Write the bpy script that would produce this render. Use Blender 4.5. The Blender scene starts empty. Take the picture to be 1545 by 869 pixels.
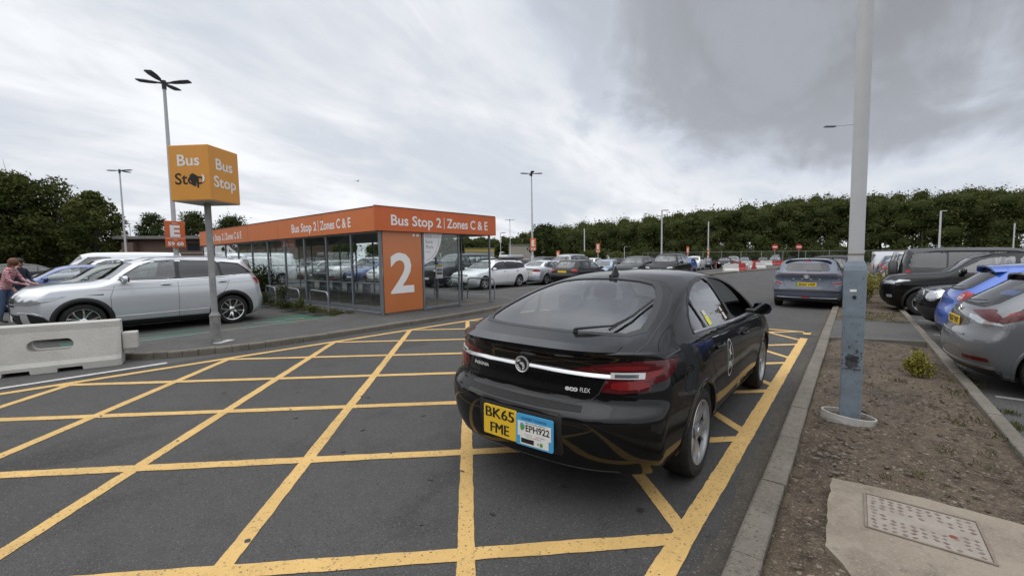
import bpy, bmesh, math, random
import numpy as np
from mathutils import Vector, Matrix
from mathutils.bvhtree import BVHTree
from mathutils.geometry import delaunay_2d_cdt

R = math.radians
SC = bpy.context.scene
COL = SC.collection
random.seed(7)

# ------------------------------------------------------------------ camera
CAM_H = 1.63
YAW, PITCH, ROLL = R(38.36), R(-4.10), R(-0.23)
cam_data = bpy.data.cameras.new('camera')
cam_data.sensor_fit = 'HORIZONTAL'
cam_data.sensor_width = 36.0
cam_data.lens = 650.7 / 1545 * 36.0
cam_data.clip_start = 0.05
cam_data.clip_end = 6000
cam = bpy.data.objects.new('camera', cam_data)
COL.objects.link(cam)
_f = Vector((-math.sin(YAW) * math.cos(PITCH), math.cos(YAW) * math.cos(PITCH), math.sin(PITCH)))
_r = Vector((math.cos(YAW), math.sin(YAW), 0))
_u = _r.cross(_f)
_r2 = _r * math.cos(ROLL) + _u * math.sin(ROLL)
_u2 = _u * math.cos(ROLL) - _r * math.sin(ROLL)
_m = Matrix((( _r2.x, _u2.x, -_f.x, 0), (_r2.y, _u2.y, -_f.y, 0), (_r2.z, _u2.z, -_f.z, CAM_H), (0, 0, 0, 1)))
cam.matrix_world = _m
SC.camera = cam

# ------------------------------------------------------------------ world: overcast sky over a Nishita base
SUN_EL, SUN_ROT = R(48), R(215)
world = bpy.data.worlds.new('World')
SC.world = world
world.use_nodes = True
def build_world():
    nt = world.node_tree; N = nt.nodes; L = nt.links
    N.clear()
    out = N.new('ShaderNodeOutputWorld')
    sky = N.new('ShaderNodeTexSky'); sky.sky_type = 'NISHITA'; sky.sun_disc = False
    sky.sun_elevation = SUN_EL; sky.sun_rotation = SUN_ROT
    bg1 = N.new('ShaderNodeBackground'); bg1.inputs[1].default_value = 0.10
    L.new(sky.outputs[0], bg1.inputs[0])
    tc = N.new('ShaderNodeTexCoord')
    nrm = N.new('ShaderNodeVectorMath'); nrm.operation = 'NORMALIZE'
    L.new(tc.outputs['Generated'], nrm.inputs[0])
    sep = N.new('ShaderNodeSeparateXYZ'); L.new(nrm.outputs[0], sep.inputs[0])
    def math_(op, a, b=None, c=None):
        n = N.new('ShaderNodeMath'); n.operation = op
        for i, v in enumerate((a, b, c)):
            if v is None: continue
            if isinstance(v, (int, float)): n.inputs[i].default_value = v
            else: L.new(v, n.inputs[i])
        return n.outputs[0]
    def mrange(v, a, b, c=0.0, d=1.0, smooth=True):
        n = N.new('ShaderNodeMapRange'); n.interpolation_type = 'SMOOTHSTEP' if smooth else 'LINEAR'
        L.new(v, n.inputs[0])
        for i, q in enumerate((a, b, c, d)): n.inputs[i + 1].default_value = q
        return n.outputs[0]
    z = math_('MAXIMUM', sep.outputs[2], 0.0)
    zz = math_('ADD', z, 0.24)
    cx = math_('DIVIDE', sep.outputs[0], zz); cy = math_('DIVIDE', sep.outputs[1], zz)
    cb = N.new('ShaderNodeCombineXYZ'); L.new(cx, cb.inputs[0]); L.new(cy, cb.inputs[1])
    def noise(scale, detail, rough, dist, rot=0.0, stretch=(1, 1, 1), off=(0, 0, 0)):
        mp = N.new('ShaderNodeMapping'); L.new(cb.outputs[0], mp.inputs[0])
        mp.inputs['Rotation'].default_value = (0, 0, rot); mp.inputs['Scale'].default_value = stretch
        mp.inputs['Location'].default_value = off
        n = N.new('ShaderNodeTexNoise'); n.inputs['Scale'].default_value = scale
        n.inputs['Detail'].default_value = detail; n.inputs['Roughness'].default_value = rough
        n.inputs['Distortion'].default_value = dist
        L.new(mp.outputs[0], n.inputs['Vector']); return n.outputs[0]
    n1 = noise(0.85, 7, 0.50, 0.30, R(20), (1, 0.6, 1), (3.1, 1.2, 0))
    n2 = noise(2.6, 8, 0.60, 0.7, R(35), (1, 0.5, 1), (0.3, 4.2, 0))
    n3 = noise(7.0, 5, 0.5, 0.2, R(30), (1, 0.5, 1))
    m = math_('ADD', math_('MULTIPLY', n1, 0.58), math_('ADD', math_('MULTIPLY', n2, 0.31), math_('MULTIPLY', n3, 0.11)))
    base = mrange(m, 0.38, 0.60)
    # a broad darker cloud bank on one side of the sky
    def lobe(d, lo, hi):
        dn = N.new('ShaderNodeVectorMath'); dn.operation = 'DOT_PRODUCT'
        L.new(nrm.outputs[0], dn.inputs[0]); v = Vector(d).normalized(); dn.inputs[1].default_value = v
        wob = math_('ADD', dn.outputs['Value'], math_('MULTIPLY', math_('SUBTRACT', m, 0.5), 0.62))
        return mrange(wob, lo, hi)
    dark = math_('MAXIMUM', lobe((-0.02, 0.88, 0.52), 0.885, 1.0), lobe((0.30, 0.86, 0.48), 0.89, 1.01))
    dark = math_('MAXIMUM', dark, math_('MULTIPLY', lobe((-0.36, 0.80, 0.62), 0.94, 1.01), 0.6))
    dark = math_('MAXIMUM', dark, math_('MULTIPLY', lobe((0.5, 0.80, 0.25), 0.90, 1.02), 0.30))
    val = math_('SUBTRACT', math_('ADD', math_('MULTIPLY', base, 0.36), 0.66), math_('MULTIPLY', dark, 0.70))
    val = math_('MAXIMUM', val, 0.0)
    ramp = N.new('ShaderNodeValToRGB'); L.new(val, ramp.inputs[0])
    e = ramp.color_ramp.elements
    e[0].position = 0.0; e[0].color = (0.19, 0.195, 0.21, 1)
    e[1].position = 1.0; e[1].color = (0.86, 0.875, 0.90, 1)
    for p, c in ((0.22, (0.29, 0.30, 0.325, 1)), (0.45, (0.42, 0.445, 0.495, 1)), (0.62, (0.545, 0.585, 0.655, 1)), (0.82, (0.71, 0.735, 0.775, 1))):
        q = e.new(p); q.color = c
    up = mrange(sep.outputs[2], 0.45, 0.95, 1.0, 2.5)
    bg2 = N.new('ShaderNodeBackground')
    L.new(ramp.outputs[0], bg2.inputs[0]); L.new(up, bg2.inputs[1])
    mix = N.new('ShaderNodeMixShader')
    L.new(mrange(m, 0.60, 0.75, 0.97, 0.80), mix.inputs[0])
    L.new(bg1.outputs[0], mix.inputs[1]); L.new(bg2.outputs[0], mix.inputs[2])
    L.new(mix.outputs[0], out.inputs[0])
build_world()

sun_data = bpy.data.lights.new('sun', 'SUN')
sun_data.energy = 0.9; sun_data.angle = R(80); sun_data.color = (1.0, 0.97, 0.92)
sun = bpy.data.objects.new('sun', sun_data); COL.objects.link(sun)
sun.rotation_euler = (R(90) - SUN_EL, 0, math.pi - SUN_ROT)

SC.view_settings.view_transform = 'Standard'
SC.view_settings.look = 'None'
SC.view_settings.gamma = 1.0
SC.view_settings.exposure = 0.2
SC.view_settings.use_curve_mapping = False
SC.render.engine = 'CYCLES'
SC.cycles.max_bounces = 8
SC.cycles.transparent_max_bounces = 24
SC.cycles.caustics_reflective = False
SC.cycles.caustics_refractive = False

# ------------------------------------------------------------------ materials
MATS = {}
def mat(name, col, rough=0.6, metal=0.0, coat=0.0, spec=0.5, var=None, bump=None, alpha=None):
    """var=(scale, amount, second colour), bump=(scale, strength)"""
    if name in MATS: return MATS[name]
    m = bpy.data.materials.new(name); m.use_nodes = True
    nt = m.node_tree; N = nt.nodes; L = nt.links
    b = N['Principled BSDF']
    b.inputs['Base Color'].default_value = (*col, 1)
    b.inputs['Roughness'].default_value = rough
    b.inputs['Metallic'].default_value = metal
    b.inputs['Specular IOR Level'].default_value = spec
    b.inputs['Coat Weight'].default_value = coat
    b.inputs['Coat Roughness'].default_value = 0.04
    if var or bump:
        tc = N.new('ShaderNodeTexCoord')
    if var:
        n = N.new('ShaderNodeTexNoise'); n.inputs['Scale'].default_value = var[0]
        n.inputs['Detail'].default_value = 6; n.inputs['Roughness'].default_value = 0.6
        L.new(tc.outputs['Object'], n.inputs['Vector'])
        mr = N.new('ShaderNodeMapRange'); mr.inputs[1].default_value = 0.5 - var[1]; mr.inputs[2].default_value = 0.5 + var[1]
        L.new(n.outputs[0], mr.inputs[0])
        mx = N.new('ShaderNodeMix'); mx.data_type = 'RGBA'
        mx.inputs[6].default_value = (*col, 1); mx.inputs[7].default_value = (*var[2], 1)
        L.new(mr.outputs[0], mx.inputs[0]); L.new(mx.outputs[2], b.inputs['Base Color'])
    if bump:
        n = N.new('ShaderNodeTexNoise'); n.inputs['Scale'].default_value = bump[0]; n.inputs['Detail'].default_value = 4
        L.new(tc.outputs['Object'], n.inputs['Vector'])
        bp = N.new('ShaderNodeBump'); bp.inputs['Strength'].default_value = bump[1]; bp.inputs['Distance'].default_value = 0.02
        L.new(n.outputs[0], bp.inputs['Height']); L.new(bp.outputs[0], b.inputs['Normal'])
    MATS[name] = m
    return m

def glass_mat(name, tint, refl=0.08, rough=0.0):
    """thin pane: transparent tint + fresnel reflection"""
    if name in MATS: return MATS[name]
    m = bpy.data.materials.new(name); m.use_nodes = True
    nt = m.node_tree; N = nt.nodes; L = nt.links; N.clear()
    out = N.new('ShaderNodeOutputMaterial')
    tr = N.new('ShaderNodeBsdfTransparent'); tr.inputs[0].default_value = (*tint, 1)
    gl = N.new('ShaderNodeBsdfGlossy'); gl.inputs['Roughness'].default_value = rough
    gl.inputs[0].default_value = (1, 1, 1, 1)
    lw = N.new('ShaderNodeLayerWeight'); lw.inputs[0].default_value = 0.5
    pw = N.new('ShaderNodeMath'); pw.operation = 'POWER'; pw.inputs[1].default_value = 4.2
    L.new(lw.outputs['Facing'], pw.inputs[0])
    mu = N.new('ShaderNodeMath'); mu.operation = 'MULTIPLY_ADD'; mu.inputs[1].default_value = 1 - refl; mu.inputs[2].default_value = refl; mu.use_clamp = True
    L.new(pw.outputs[0], mu.inputs[0])
    mx = N.new('ShaderNodeMixShader')
    L.new(mu.outputs[0], mx.inputs[0]); L.new(tr.outputs[0], mx.inputs[1]); L.new(gl.outputs[0], mx.inputs[2])
    L.new(mx.outputs[0], out.inputs[0])
    MATS[name] = m
    return m

def ground_mat(name, layers, rough=0.9, bump=(60, 0.3), speck=None, spec=0.3):
    """layers: base colour then (scale, lo, hi, colour, amount, stretch) patches in world position; speck=(scale, threshold, colour)"""
    m = bpy.data.materials.new(name); m.use_nodes = True
    nt = m.node_tree; N = nt.nodes; L = nt.links
    b = N['Principled BSDF']; b.inputs['Roughness'].default_value = rough
    b.inputs['Specular IOR Level'].default_value = spec
    geo = N.new('ShaderNodeNewGeometry')
    cur = None
    def mixin(fac_socket, colour):
        nonlocal cur
        mx = N.new('ShaderNodeMix'); mx.data_type = 'RGBA'
        L.new(fac_socket, mx.inputs[0])
        if cur is None: mx.inputs[6].default_value = (*layers[0], 1)
        else: L.new(cur, mx.inputs[6])
        mx.inputs[7].default_value = (*colour, 1)
        cur = mx.outputs[2]
    for k, (sc, lo, hi, colr, amt, st) in enumerate(layers[1:]):
        mp = N.new('ShaderNodeMapping'); mp.inputs['Scale'].default_value = st; mp.inputs['Location'].default_value = (k * 7.3, k * 3.1, 0)
        L.new(geo.outputs['Position'], mp.inputs[0])
        n = N.new('ShaderNodeTexNoise'); n.inputs['Scale'].default_value = sc; n.inputs['Detail'].default_value = 7
        n.inputs['Roughness'].default_value = 0.65
        L.new(mp.outputs[0], n.inputs['Vector'])
        mr = N.new('ShaderNodeMapRange'); mr.inputs[1].default_value = lo; mr.inputs[2].default_value = hi
        mr.inputs[4].default_value = amt
        L.new(n.outputs[0], mr.inputs[0]); mixin(mr.outputs[0], colr)
    if speck:
        for (sc, th, colr) in speck:
            v = N.new('ShaderNodeTexVoronoi'); v.inputs['Scale'].default_value = sc
            L.new(geo.outputs['Position'], v.inputs['Vector'])
            sp = N.new('ShaderNodeSeparateColor'); L.new(v.outputs['Color'], sp.inputs[0])
            mr = N.new('ShaderNodeMapRange'); mr.inputs[1].default_value = th; mr.inputs[2].default_value = min(1.0, th + 0.25)
            L.new(sp.outputs[0], mr.inputs[0]); mixin(mr.outputs[0], colr)
    L.new(cur, b.inputs['Base Color'])
    if bump:
        n = N.new('ShaderNodeTexNoise'); n.inputs['Scale'].default_value = bump[0]; n.inputs['Detail'].default_value = 5
        L.new(geo.outputs['Position'], n.inputs['Vector'])
        bp = N.new('ShaderNodeBump'); bp.inputs['Strength'].default_value = bump[1]; bp.inputs['Distance'].default_value = 0.02
        L.new(n.outputs[0], bp.inputs['Height']); L.new(bp.outputs[0], b.inputs['Normal'])
    MATS[name] = m
    return m

BLACK = mat('black_plastic', (0.012, 0.012, 0.013), 0.5)
DARKRUB = mat('tyre_rubber', (0.014, 0.014, 0.015), 0.85, spec=0.25, var=(14, 0.2, (0.03, 0.029, 0.027)))
STEEL = mat('galvanised_steel', (0.26, 0.28, 0.30), 0.45, 0.6, var=(9, 0.25, (0.19, 0.205, 0.22)))
POSTGREY = mat('grey_paint_post', (0.16, 0.18, 0.20), 0.5, 0.1, var=(6, 0.3, (0.12, 0.135, 0.15)))
LAMPGREY = mat('pale_grey_pole', (0.48, 0.49, 0.50), 0.5, 0.0, var=(3, 0.3, (0.40, 0.405, 0.41)))
WHITE = mat('white_vinyl', (0.74, 0.74, 0.73), 0.5)
CHROME = mat('chrome', (0.72, 0.72, 0.72), 0.12, 1.0)
ALLOY = mat('silver_alloy', (0.44, 0.45, 0.46), 0.32, 0.75)
DARKALLOY = mat('black_alloy', (0.02, 0.02, 0.022), 0.35, 0.3)
PLATEY = mat('yellow_plate', (0.72, 0.47, 0.03), 0.4)
PLATEW = mat('white_plate', (0.72, 0.72, 0.70), 0.4)
INTERIOR = mat('dark_upholstery', (0.016, 0.016, 0.018), 0.8)
RED_LENS = mat('red_lens', (0.30, 0.010, 0.012), 0.2, 0.0, coat=.35, spec=.3)
DRED_LENS = mat('dark_red_lens', (0.070, 0.004, 0.006), 0.15, 0.0, coat=.6, spec=.2)
CLEAR_LENS = mat('clear_lens', (0.42, 0.44, 0.46), 0.12, 0.5, coat=1.0)
GREY_LENS = mat('smoked_lens', (0.14, 0.15, 0.16), 0.12, 0.3, coat=1.0)
CARGLASS = glass_mat('car_glass', (0.60, 0.64, 0.64), .10)
PRIVACY = glass_mat('privacy_glass', (0.07, 0.075, 0.08), .07)
SCREEN = glass_mat('windscreen_glass', (0.58, 0.62, 0.62), .09)
PANE = glass_mat('shelter_glass', (0.93, 0.955, 0.95), .05)
ORANGE = mat('orange_panel', (0.60, 0.170, 0.048), 0.42, var=(1.5, 0.3, (0.55, 0.150, 0.042)))
SIGNORANGE = mat('orange_sign', (0.52, 0.11, 0.025), 0.5)
AMBER = mat('amber_sign', (0.66, 0.30, 0.050), 0.45, var=(2.0, 0.3, (0.60, 0.265, 0.045)))

def paint(name, col, metal=0.0, rough=0.35):
    return mat('paint_' + name, col, rough, metal, coat=1.0, var=(2.5, 0.35, tuple(c * 0.93 for c in col)))

# ------------------------------------------------------------------ mesh building
class MB:
    def __init__(s): s.v = []; s.f = []; s.mi = []
    def add(s, vs, fs, mi=0):
        o = len(s.v); s.v.extend([tuple(v) for v in vs]); s.f.extend([tuple(i + o for i in f) for f in fs]); s.mi.extend([mi] * len(fs)); return s
    def box(s, c, d, rot=None, mi=0):
        """c centre, d full sizes"""
        pts = [Vector((x * d[0] / 2, y * d[1] / 2, z * d[2] / 2)) for z in (-1, 1) for y in (-1, 1) for x in (-1, 1)]
        if rot is not None: pts = [rot @ p for p in pts]
        pts = [p + Vector(c) for p in pts]
        return s.add(pts, [(0, 2, 3, 1), (4, 5, 7, 6), (0, 1, 5, 4), (2, 6, 7, 3), (0, 4, 6, 2), (1, 3, 7, 5)], mi)
    def bbox(s, c, d, b=0.01, rot=None, mi=0):
        """bevelled box"""
        bm = bmesh.new(); bmesh.ops.create_cube(bm, size=1)
        for v in bm.verts: v.co = Vector((v.co.x * d[0], v.co.y * d[1], v.co.z * d[2]))
        bmesh.ops.bevel(bm, geom=list(bm.edges), offset=min(b, min(d) * 0.49), segments=2, profile=0.5, affect='EDGES')
        pts = [v.co.copy() for v in bm.verts]
        if rot is not None: pts = [rot @ p for p in pts]
        pts = [p + Vector(c) for p in pts]
        bm.verts.index_update(); fs = [[v.index for v in f.verts] for f in bm.faces]; bm.free()
        return s.add(pts, fs, mi)
    def tube(s, path, r, n=12, mi=0, caps=True, r2=None):
        path = [Vector(p) for p in path]; rings = []
        m = len(path)
        for i, p in enumerate(path):
            a = path[max(i - 1, 0)]; b = path[min(i + 1, m - 1)]
            t = (b - a).normalized()
            ref = Vector((0, 0, 1)) if abs(t.z) < 0.9 else Vector((1, 0, 0))
            x = t.cross(ref).normalized(); y = t.cross(x).normalized()
            rr = r if r2 is None else r + (r2 - r) * i / (m - 1)
            rings.append([p + (x * math.cos(k * 2 * math.pi / n) + y * math.sin(k * 2 * math.pi / n)) * rr for k in range(n)])
        vs = [q for g in rings for q in g]; fs = []
        for i in range(m - 1):
            for k in range(n):
                fs.append((i * n + k, (i + 1) * n + k, (i + 1) * n + (k + 1) % n, i * n + (k + 1) % n))
        if caps: fs.append(tuple(range(n))); fs.append(tuple(reversed(range((m - 1) * n, m * n))))
        return s.add(vs, fs, mi)
    def lathe(s, prof, n=32, axis='z', c=(0, 0, 0), mi=0, closed=False):
        vs = []; fs = []; m = len(prof)
        for (r, h) in prof:
            for k in range(n):
                a = 2 * math.pi * k / n
                p = (r * math.cos(a), r * math.sin(a), h) if axis == 'z' else (r * math.cos(a), h, r * math.sin(a))
                vs.append((p[0] + c[0], p[1] + c[1], p[2] + c[2]))
        rng = range(m) if closed else range(m - 1)
        for i in rng:
            j = (i + 1) % m
            for k in range(n):
                q = (i * n + k, i * n + (k + 1) % n, j * n + (k + 1) % n, j * n + k)
                fs.append(q if axis == 'z' else tuple(reversed(q)))
        return s.add(vs, fs, mi)
    def prism(s, poly, z0, z1, mi=0, plane='xy'):
        """poly: 2D list extruded between z0 and z1 along the third axis"""
        n = len(poly)
        def P(a, b, h): return (a, b, h) if plane == 'xy' else ((a, h, b) if plane == 'xz' else (h, a, b))
        vs = [P(a, b, z0) for a, b in poly] + [P(a, b, z1) for a, b in poly]
        fs = [tuple(reversed(range(n))), tuple(range(n, 2 * n))] + [(i, (i + 1) % n, n + (i + 1) % n, n + i) for i in range(n)]
        return s.add(vs, fs, mi)
    def sphere(s, c, r, seg=16, ring=10, mi=0):
        r = (r, r, r) if isinstance(r, (int, float)) else r
        vs = []; fs = []
        for i in range(ring + 1):
            t = math.pi * i / ring
            for k in range(seg):
                a = 2 * math.pi * k / seg
                vs.append((c[0] + r[0] * math.sin(t) * math.cos(a), c[1] + r[1] * math.sin(t) * math.sin(a), c[2] + r[2] * math.cos(t)))
        for i in range(ring):
            for k in range(seg):
                fs.append((i * seg + k, (i + 1) * seg + k, (i + 1) * seg + (k + 1) % seg, i * seg + (k + 1) % seg))
        return s.add(vs, fs, mi)
    def build(s, name, mats, parent=None, smooth=None, fix=False):
        me = bpy.data.meshes.new(name); me.from_pydata(s.v, [], s.f)
        for m in (mats if isinstance(mats, (list, tuple)) else [mats]): me.materials.append(m)
        if any(s.mi): me.polygons.foreach_set('material_index', s.mi)
        me.update()
        if fix:
            bm = bmesh.new(); bm.from_mesh(me); bmesh.ops.remove_doubles(bm, verts=bm.verts, dist=1e-5)
            bmesh.ops.recalc_face_normals(bm, faces=bm.faces); bm.to_mesh(me); bm.free()
        if smooth is not None:
            me.polygons.foreach_set('use_smooth', [True] * len(me.polygons))
            if smooth < 180: me.set_sharp_from_angle(angle=R(smooth))
        o = bpy.data.objects.new(name, me); COL.objects.link(o)
        if parent: o.parent = parent
        return o

def empty(name, loc=(0, 0, 0), rz=0.0):
    o = bpy.data.objects.new(name, None); o.empty_display_size = 0.2
    COL.objects.link(o); o.location = loc; o.rotation_euler = (0, 0, rz); return o
def tag(o, label=None, cat=None, group=None, kind=None):
    if label: o['label'] = label
    if cat: o['category'] = cat
    if group: o['group'] = group
    if kind: o['kind'] = kind
    return o
def dup(o, parent=None):
    c = o.copy(); COL.objects.link(c); c.parent = parent
    for ch in list(o.children): dup(ch, c)
    return c

# the paving falls a little across the site, true verticals lean against it
TILT = Matrix.Rotation(R(-0.75), 3, Vector((-math.sin(YAW), math.cos(YAW), 0)))
def tilt(o, rz=None):
    z = o.rotation_euler.z if rz is None else rz
    o.rotation_euler = (TILT @ Matrix.Rotation(z, 3, 'Z')).to_euler(); return o

_TXT = {}
def text_mesh(s, bold=0.0, shear=0.0, space=1.0):
    """unit text: cap height 1, left at 0; returns verts(2D), faces, width"""
    key = (s, bold, shear, space)
    if key in _TXT: return _TXT[key]
    def conv(t):
        cu = bpy.data.curves.new('t', 'FONT'); cu.body = t; cu.size = 1.0; cu.offset = bold; cu.shear = shear; cu.space_character = space
        cu.resolution_u = 3; cu.fill_mode = 'FRONT'
        ob = bpy.data.objects.new('t', cu); COL.objects.link(ob)
        dg = bpy.context.evaluated_depsgraph_get()
        me = bpy.data.meshes.new_from_object(ob.evaluated_get(dg))
        vs = [(v.co.x, v.co.y) for v in me.vertices]; fs = [tuple(p.vertices) for p in me.polygons]
        bpy.data.objects.remove(ob); bpy.data.curves.remove(cu); bpy.data.meshes.remove(me)
        return vs, fs
    h = max(v[1] for v in conv('H')[0])
    vs, fs = conv(s)
    x0 = min(v[0] for v in vs); x1 = max(v[0] for v in vs)
    vs = [((x - x0) / h, y / h) for x, y in vs]
    _TXT[key] = (vs, fs, (x1 - x0) / h)
    return _TXT[key]
def add_text(mb, s, org, ux, uy, h, w=None, align='c', bold=0.02, mi=0, depth=0.0, shear=0.0, space=1.0):
    """text with cap height h, fitted to width w if given; org = baseline point"""
    vs, fs, tw = text_mesh(s, bold, shear, space)
    k = (w / tw) if w else h
    W = tw * k; off = -W / 2 if align == 'c' else (0 if align == 'l' else -W)
    ux = Vector(ux).normalized(); uy = Vector(uy).normalized(); o = Vector(org)
    n = ux.cross(uy)
    top = [o + ux * (off + x * k) + uy * (y * h) + n * depth for x, y in vs]
    ff = []
    for f in fs:
        a, b, c = (vs[f[0]], vs[f[1]], vs[f[2]])
        cr = (b[0] - a[0]) * (c[1] - a[1]) - (b[1] - a[1]) * (c[0] - a[0])
        ff.append(f if cr > 0 else tuple(reversed(f)))
    mb.add(top, ff, mi)
    if depth > 0:
        ed = {}
        for f in ff:
            for i in range(len(f)):
                a, b = f[i], f[(i + 1) % len(f)]
                if (b, a) in ed: ed.pop((b, a))
                else: ed[(a, b)] = 1
        base = [p - n * depth for p in top]
        mb.add(top + base, [(b, a, a + len(top), b + len(top)) for a, b in ed], mi)
    return mb
def rounded(x0, x1, y0, y1, r, n=4):
    out = []
    for cx, cy, a0 in ((x1 - r, y1 - r, 0), (x0 + r, y1 - r, 90), (x0 + r, y0 + r, 180), (x1 - r, y0 + r, 270)):
        for k in range(n + 1):
            a = R(a0 + 90 * k / n); out.append((cx + r * math.cos(a), cy + r * math.sin(a)))
    return out
def chaikin(poly, it=2, closed=True):
    for _ in range(it):
        q = []; n = len(poly)
        for i in range(n if closed else n - 1):
            a, b = poly[i], poly[(i + 1) % n]
            q.append((a[0] * .75 + b[0] * .25, a[1] * .75 + b[1] * .25)); q.append((a[0] * .25 + b[0] * .75, a[1] * .25 + b[1] * .75))
        if not closed: q = [poly[0]] + q + [poly[-1]]
        poly = q
    return poly
def inpoly(p, poly):
    x, y = p; c = False; n = len(poly); j = n - 1
    for i in range(n):
        xi, yi = poly[i]; xj, yj = poly[j]
        if (yi > y) != (yj > y) and x < (xj - xi) * (y - yi) / (yj - yi) + xi: c = not c
        j = i
    return c
def clip(poly, a, b):
    """keep the part of poly left of the line a->b"""
    out = []; n = len(poly)
    side = lambda p: (b[0] - a[0]) * (p[1] - a[1]) - (b[1] - a[1]) * (p[0] - a[0])
    for i in range(n):
        p, q = poly[i], poly[(i + 1) % n]; sp, sq = side(p), side(q)
        if sp >= 0: out.append(p)
        if (sp >= 0) != (sq >= 0):
            t = sp / (sp - sq); out.append((p[0] + (q[0] - p[0]) * t, p[1] + (q[1] - p[1]) * t))
    return out
def resample(poly, s, closed=True):
    out = []; n = len(poly)
    for i in range(n if closed else n - 1):
        a, b = poly[i], poly[(i + 1) % n]; d = math.hypot(b[0] - a[0], b[1] - a[1]); k = max(1, int(math.ceil(d / s)))
        for j in range(k): out.append((a[0] + (b[0] - a[0]) * j / k, a[1] + (b[1] - a[1]) * j / k))
    if not closed: out.append(poly[-1])
    return out
def tri_fill(outer, holes=(), s=0.05):
    """dense triangulation of a polygon with holes"""
    loops = [resample(outer, s)] + [resample(h, s) for h in holes]
    pts = []; edges = []
    for lp in loops:
        o = len(pts); pts += lp; edges += [(o + i, o + (i + 1) % len(lp)) for i in range(len(lp))]
    xs = [p[0] for p in outer]; ys = [p[1] for p in outer]
    nx = int((max(xs) - min(xs)) / s); ny = int((max(ys) - min(ys)) / s)
    bd = np.array(pts)
    for i in range(1, nx + 1):
        for j in range(1, ny + 1):
            q = (min(xs) + i * s + (s * .25 if j % 2 else -s * .25), min(ys) + j * s)
            if inpoly(q, outer) and not any(inpoly(q, h) for h in holes) and ((bd - q) ** 2).sum(1).min() > (s * .45) ** 2: pts.append(q)
    r = delaunay_2d_cdt([Vector(p) for p in pts], edges, [], 0, 1e-6)
    V = [(v.x, v.y) for v in r[0]]; F = []
    for f in r[2]:
        c = (sum(V[i][0] for i in f) / len(f), sum(V[i][1] for i in f) / len(f))
        if inpoly(c, outer) and not any(inpoly(c, h) for h in holes): F.append(tuple(f))
    return V, F

SILVERLET = mat('silver_lettering', (.62, .63, .64), .35, .2)

DEEP_RED = mat('deep_red_lens', (.17, .007, .009), .15, 0, coat=.6, spec=.2)
SILVERBAR = mat('brushed_chrome', (.50, .51, .52), .18, 1.0)
# ------------------------------------------------------------------ cars
def pchip(pts):
    x = np.array([p[0] for p in pts], float); y = np.array([p[1] for p in pts], float)
    h = np.diff(x); d = np.diff(y) / h; m = np.zeros_like(x)
    for i in range(1, len(x) - 1):
        if d[i - 1] * d[i] > 0:
            w1 = 2 * h[i] + h[i - 1]; w2 = h[i] + 2 * h[i - 1]
            m[i] = (w1 + w2) / (w1 / d[i - 1] + w2 / d[i])
    m[0] = d[0]; m[-1] = d[-1]
    def f(q):
        q = np.clip(np.asarray(q, float), x[0], x[-1]); i = np.clip(np.searchsorted(x, q) - 1, 0, len(x) - 2)
        t = (q - x[i]) / h[i]
        return ((1 + 2 * t) * (1 - t) ** 2) * y[i] + t * (1 - t) ** 2 * h[i] * m[i] + t * t * (3 - 2 * t) * y[i + 1] + t * t * (t - 1) * h[i] * m[i + 1]
    return f

SEC = [(0, .84), (.08, .91), (.22, .965), (.42, .99), (.62, 1.0), (.74, .995), (.86, .975), (1, .945)]
class Shape:
    def __init__(s, c, inset=0.0):
        s.c = c; s.i = inset
        s.top = pchip(c['top']); s.rear = pchip(c['rear']); s.front = pchip(c['front']); s.belt = pchip(c['belt']); s.sec = pchip(c.get('sec', SEC))
    def hw(s, x, z):
        c = s.c; b = s.belt(x); zb = c['zb']
        t = np.clip((z - zb) / (b - zb), 0, 1); W = c['W']
        lo = s.sec(t) * W; dz = np.maximum(z - b, 0)
        up = s.sec(1.0) * W - c['shoulder'] * (1 - np.exp(-dz / .02)) - c['tum'] * dz - c['curve'] * dz ** 2
        h = np.where(z <= b, lo, up)
        for ax in c['axles']:
            h = h + c.get('flare', .012) * np.exp(-((x - ax) / .42) ** 2) * np.clip(1 - np.abs(z - .45) / .45, 0, 1)
        xr, xf = c['rear'][0][1], c['front'][0][1]
        tr = np.clip((c['axles'][0] + .3 - x) / 1.4, 0, 1.2); tf = np.clip((x - c['axles'][1] + .3) / 1.4, 0, 1.2)
        return h * (1 - c['kr'] * tr ** 2 - c['kf'] * tf ** 2) - s.i
    def zt(s, x, v):
        c = s.c; return s.top(x) - c['crown'] * v ** 2 - c['edge'] * np.abs(v) ** 8 - s.i
    def pos(s, sx, v, w):
        c = s.c; br = c['br'][0] * v ** 2 + c['br'][1] * np.abs(v) ** 5; bf = c['bf'][0] * v ** 2 + c['bf'][1] * np.abs(v) ** 5
        x0, x1 = c['x0'], c['x1']; x = x0 + (x1 - x0) * sx; z = np.full_like(x, .5)
        for _ in range(14):
            zb = (c['zb'] + .10 * np.clip((c['axles'][0] - .35 - x) / .6, 0, 1) + .05 * np.clip((x - c['axles'][1] - .35) / .5, 0, 1)) + s.i * (1 if not s.i else 6)
            z = zb + w * (s.zt(x, v) - zb)
            xr = s.rear(z) + br + s.i * 1.5; xf = s.front(z) - bf - s.i * 1.5
            x = .5 * x + .5 * (xr + (xf - xr) * sx)
        return x, v * s.hw(x, z), z

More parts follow.
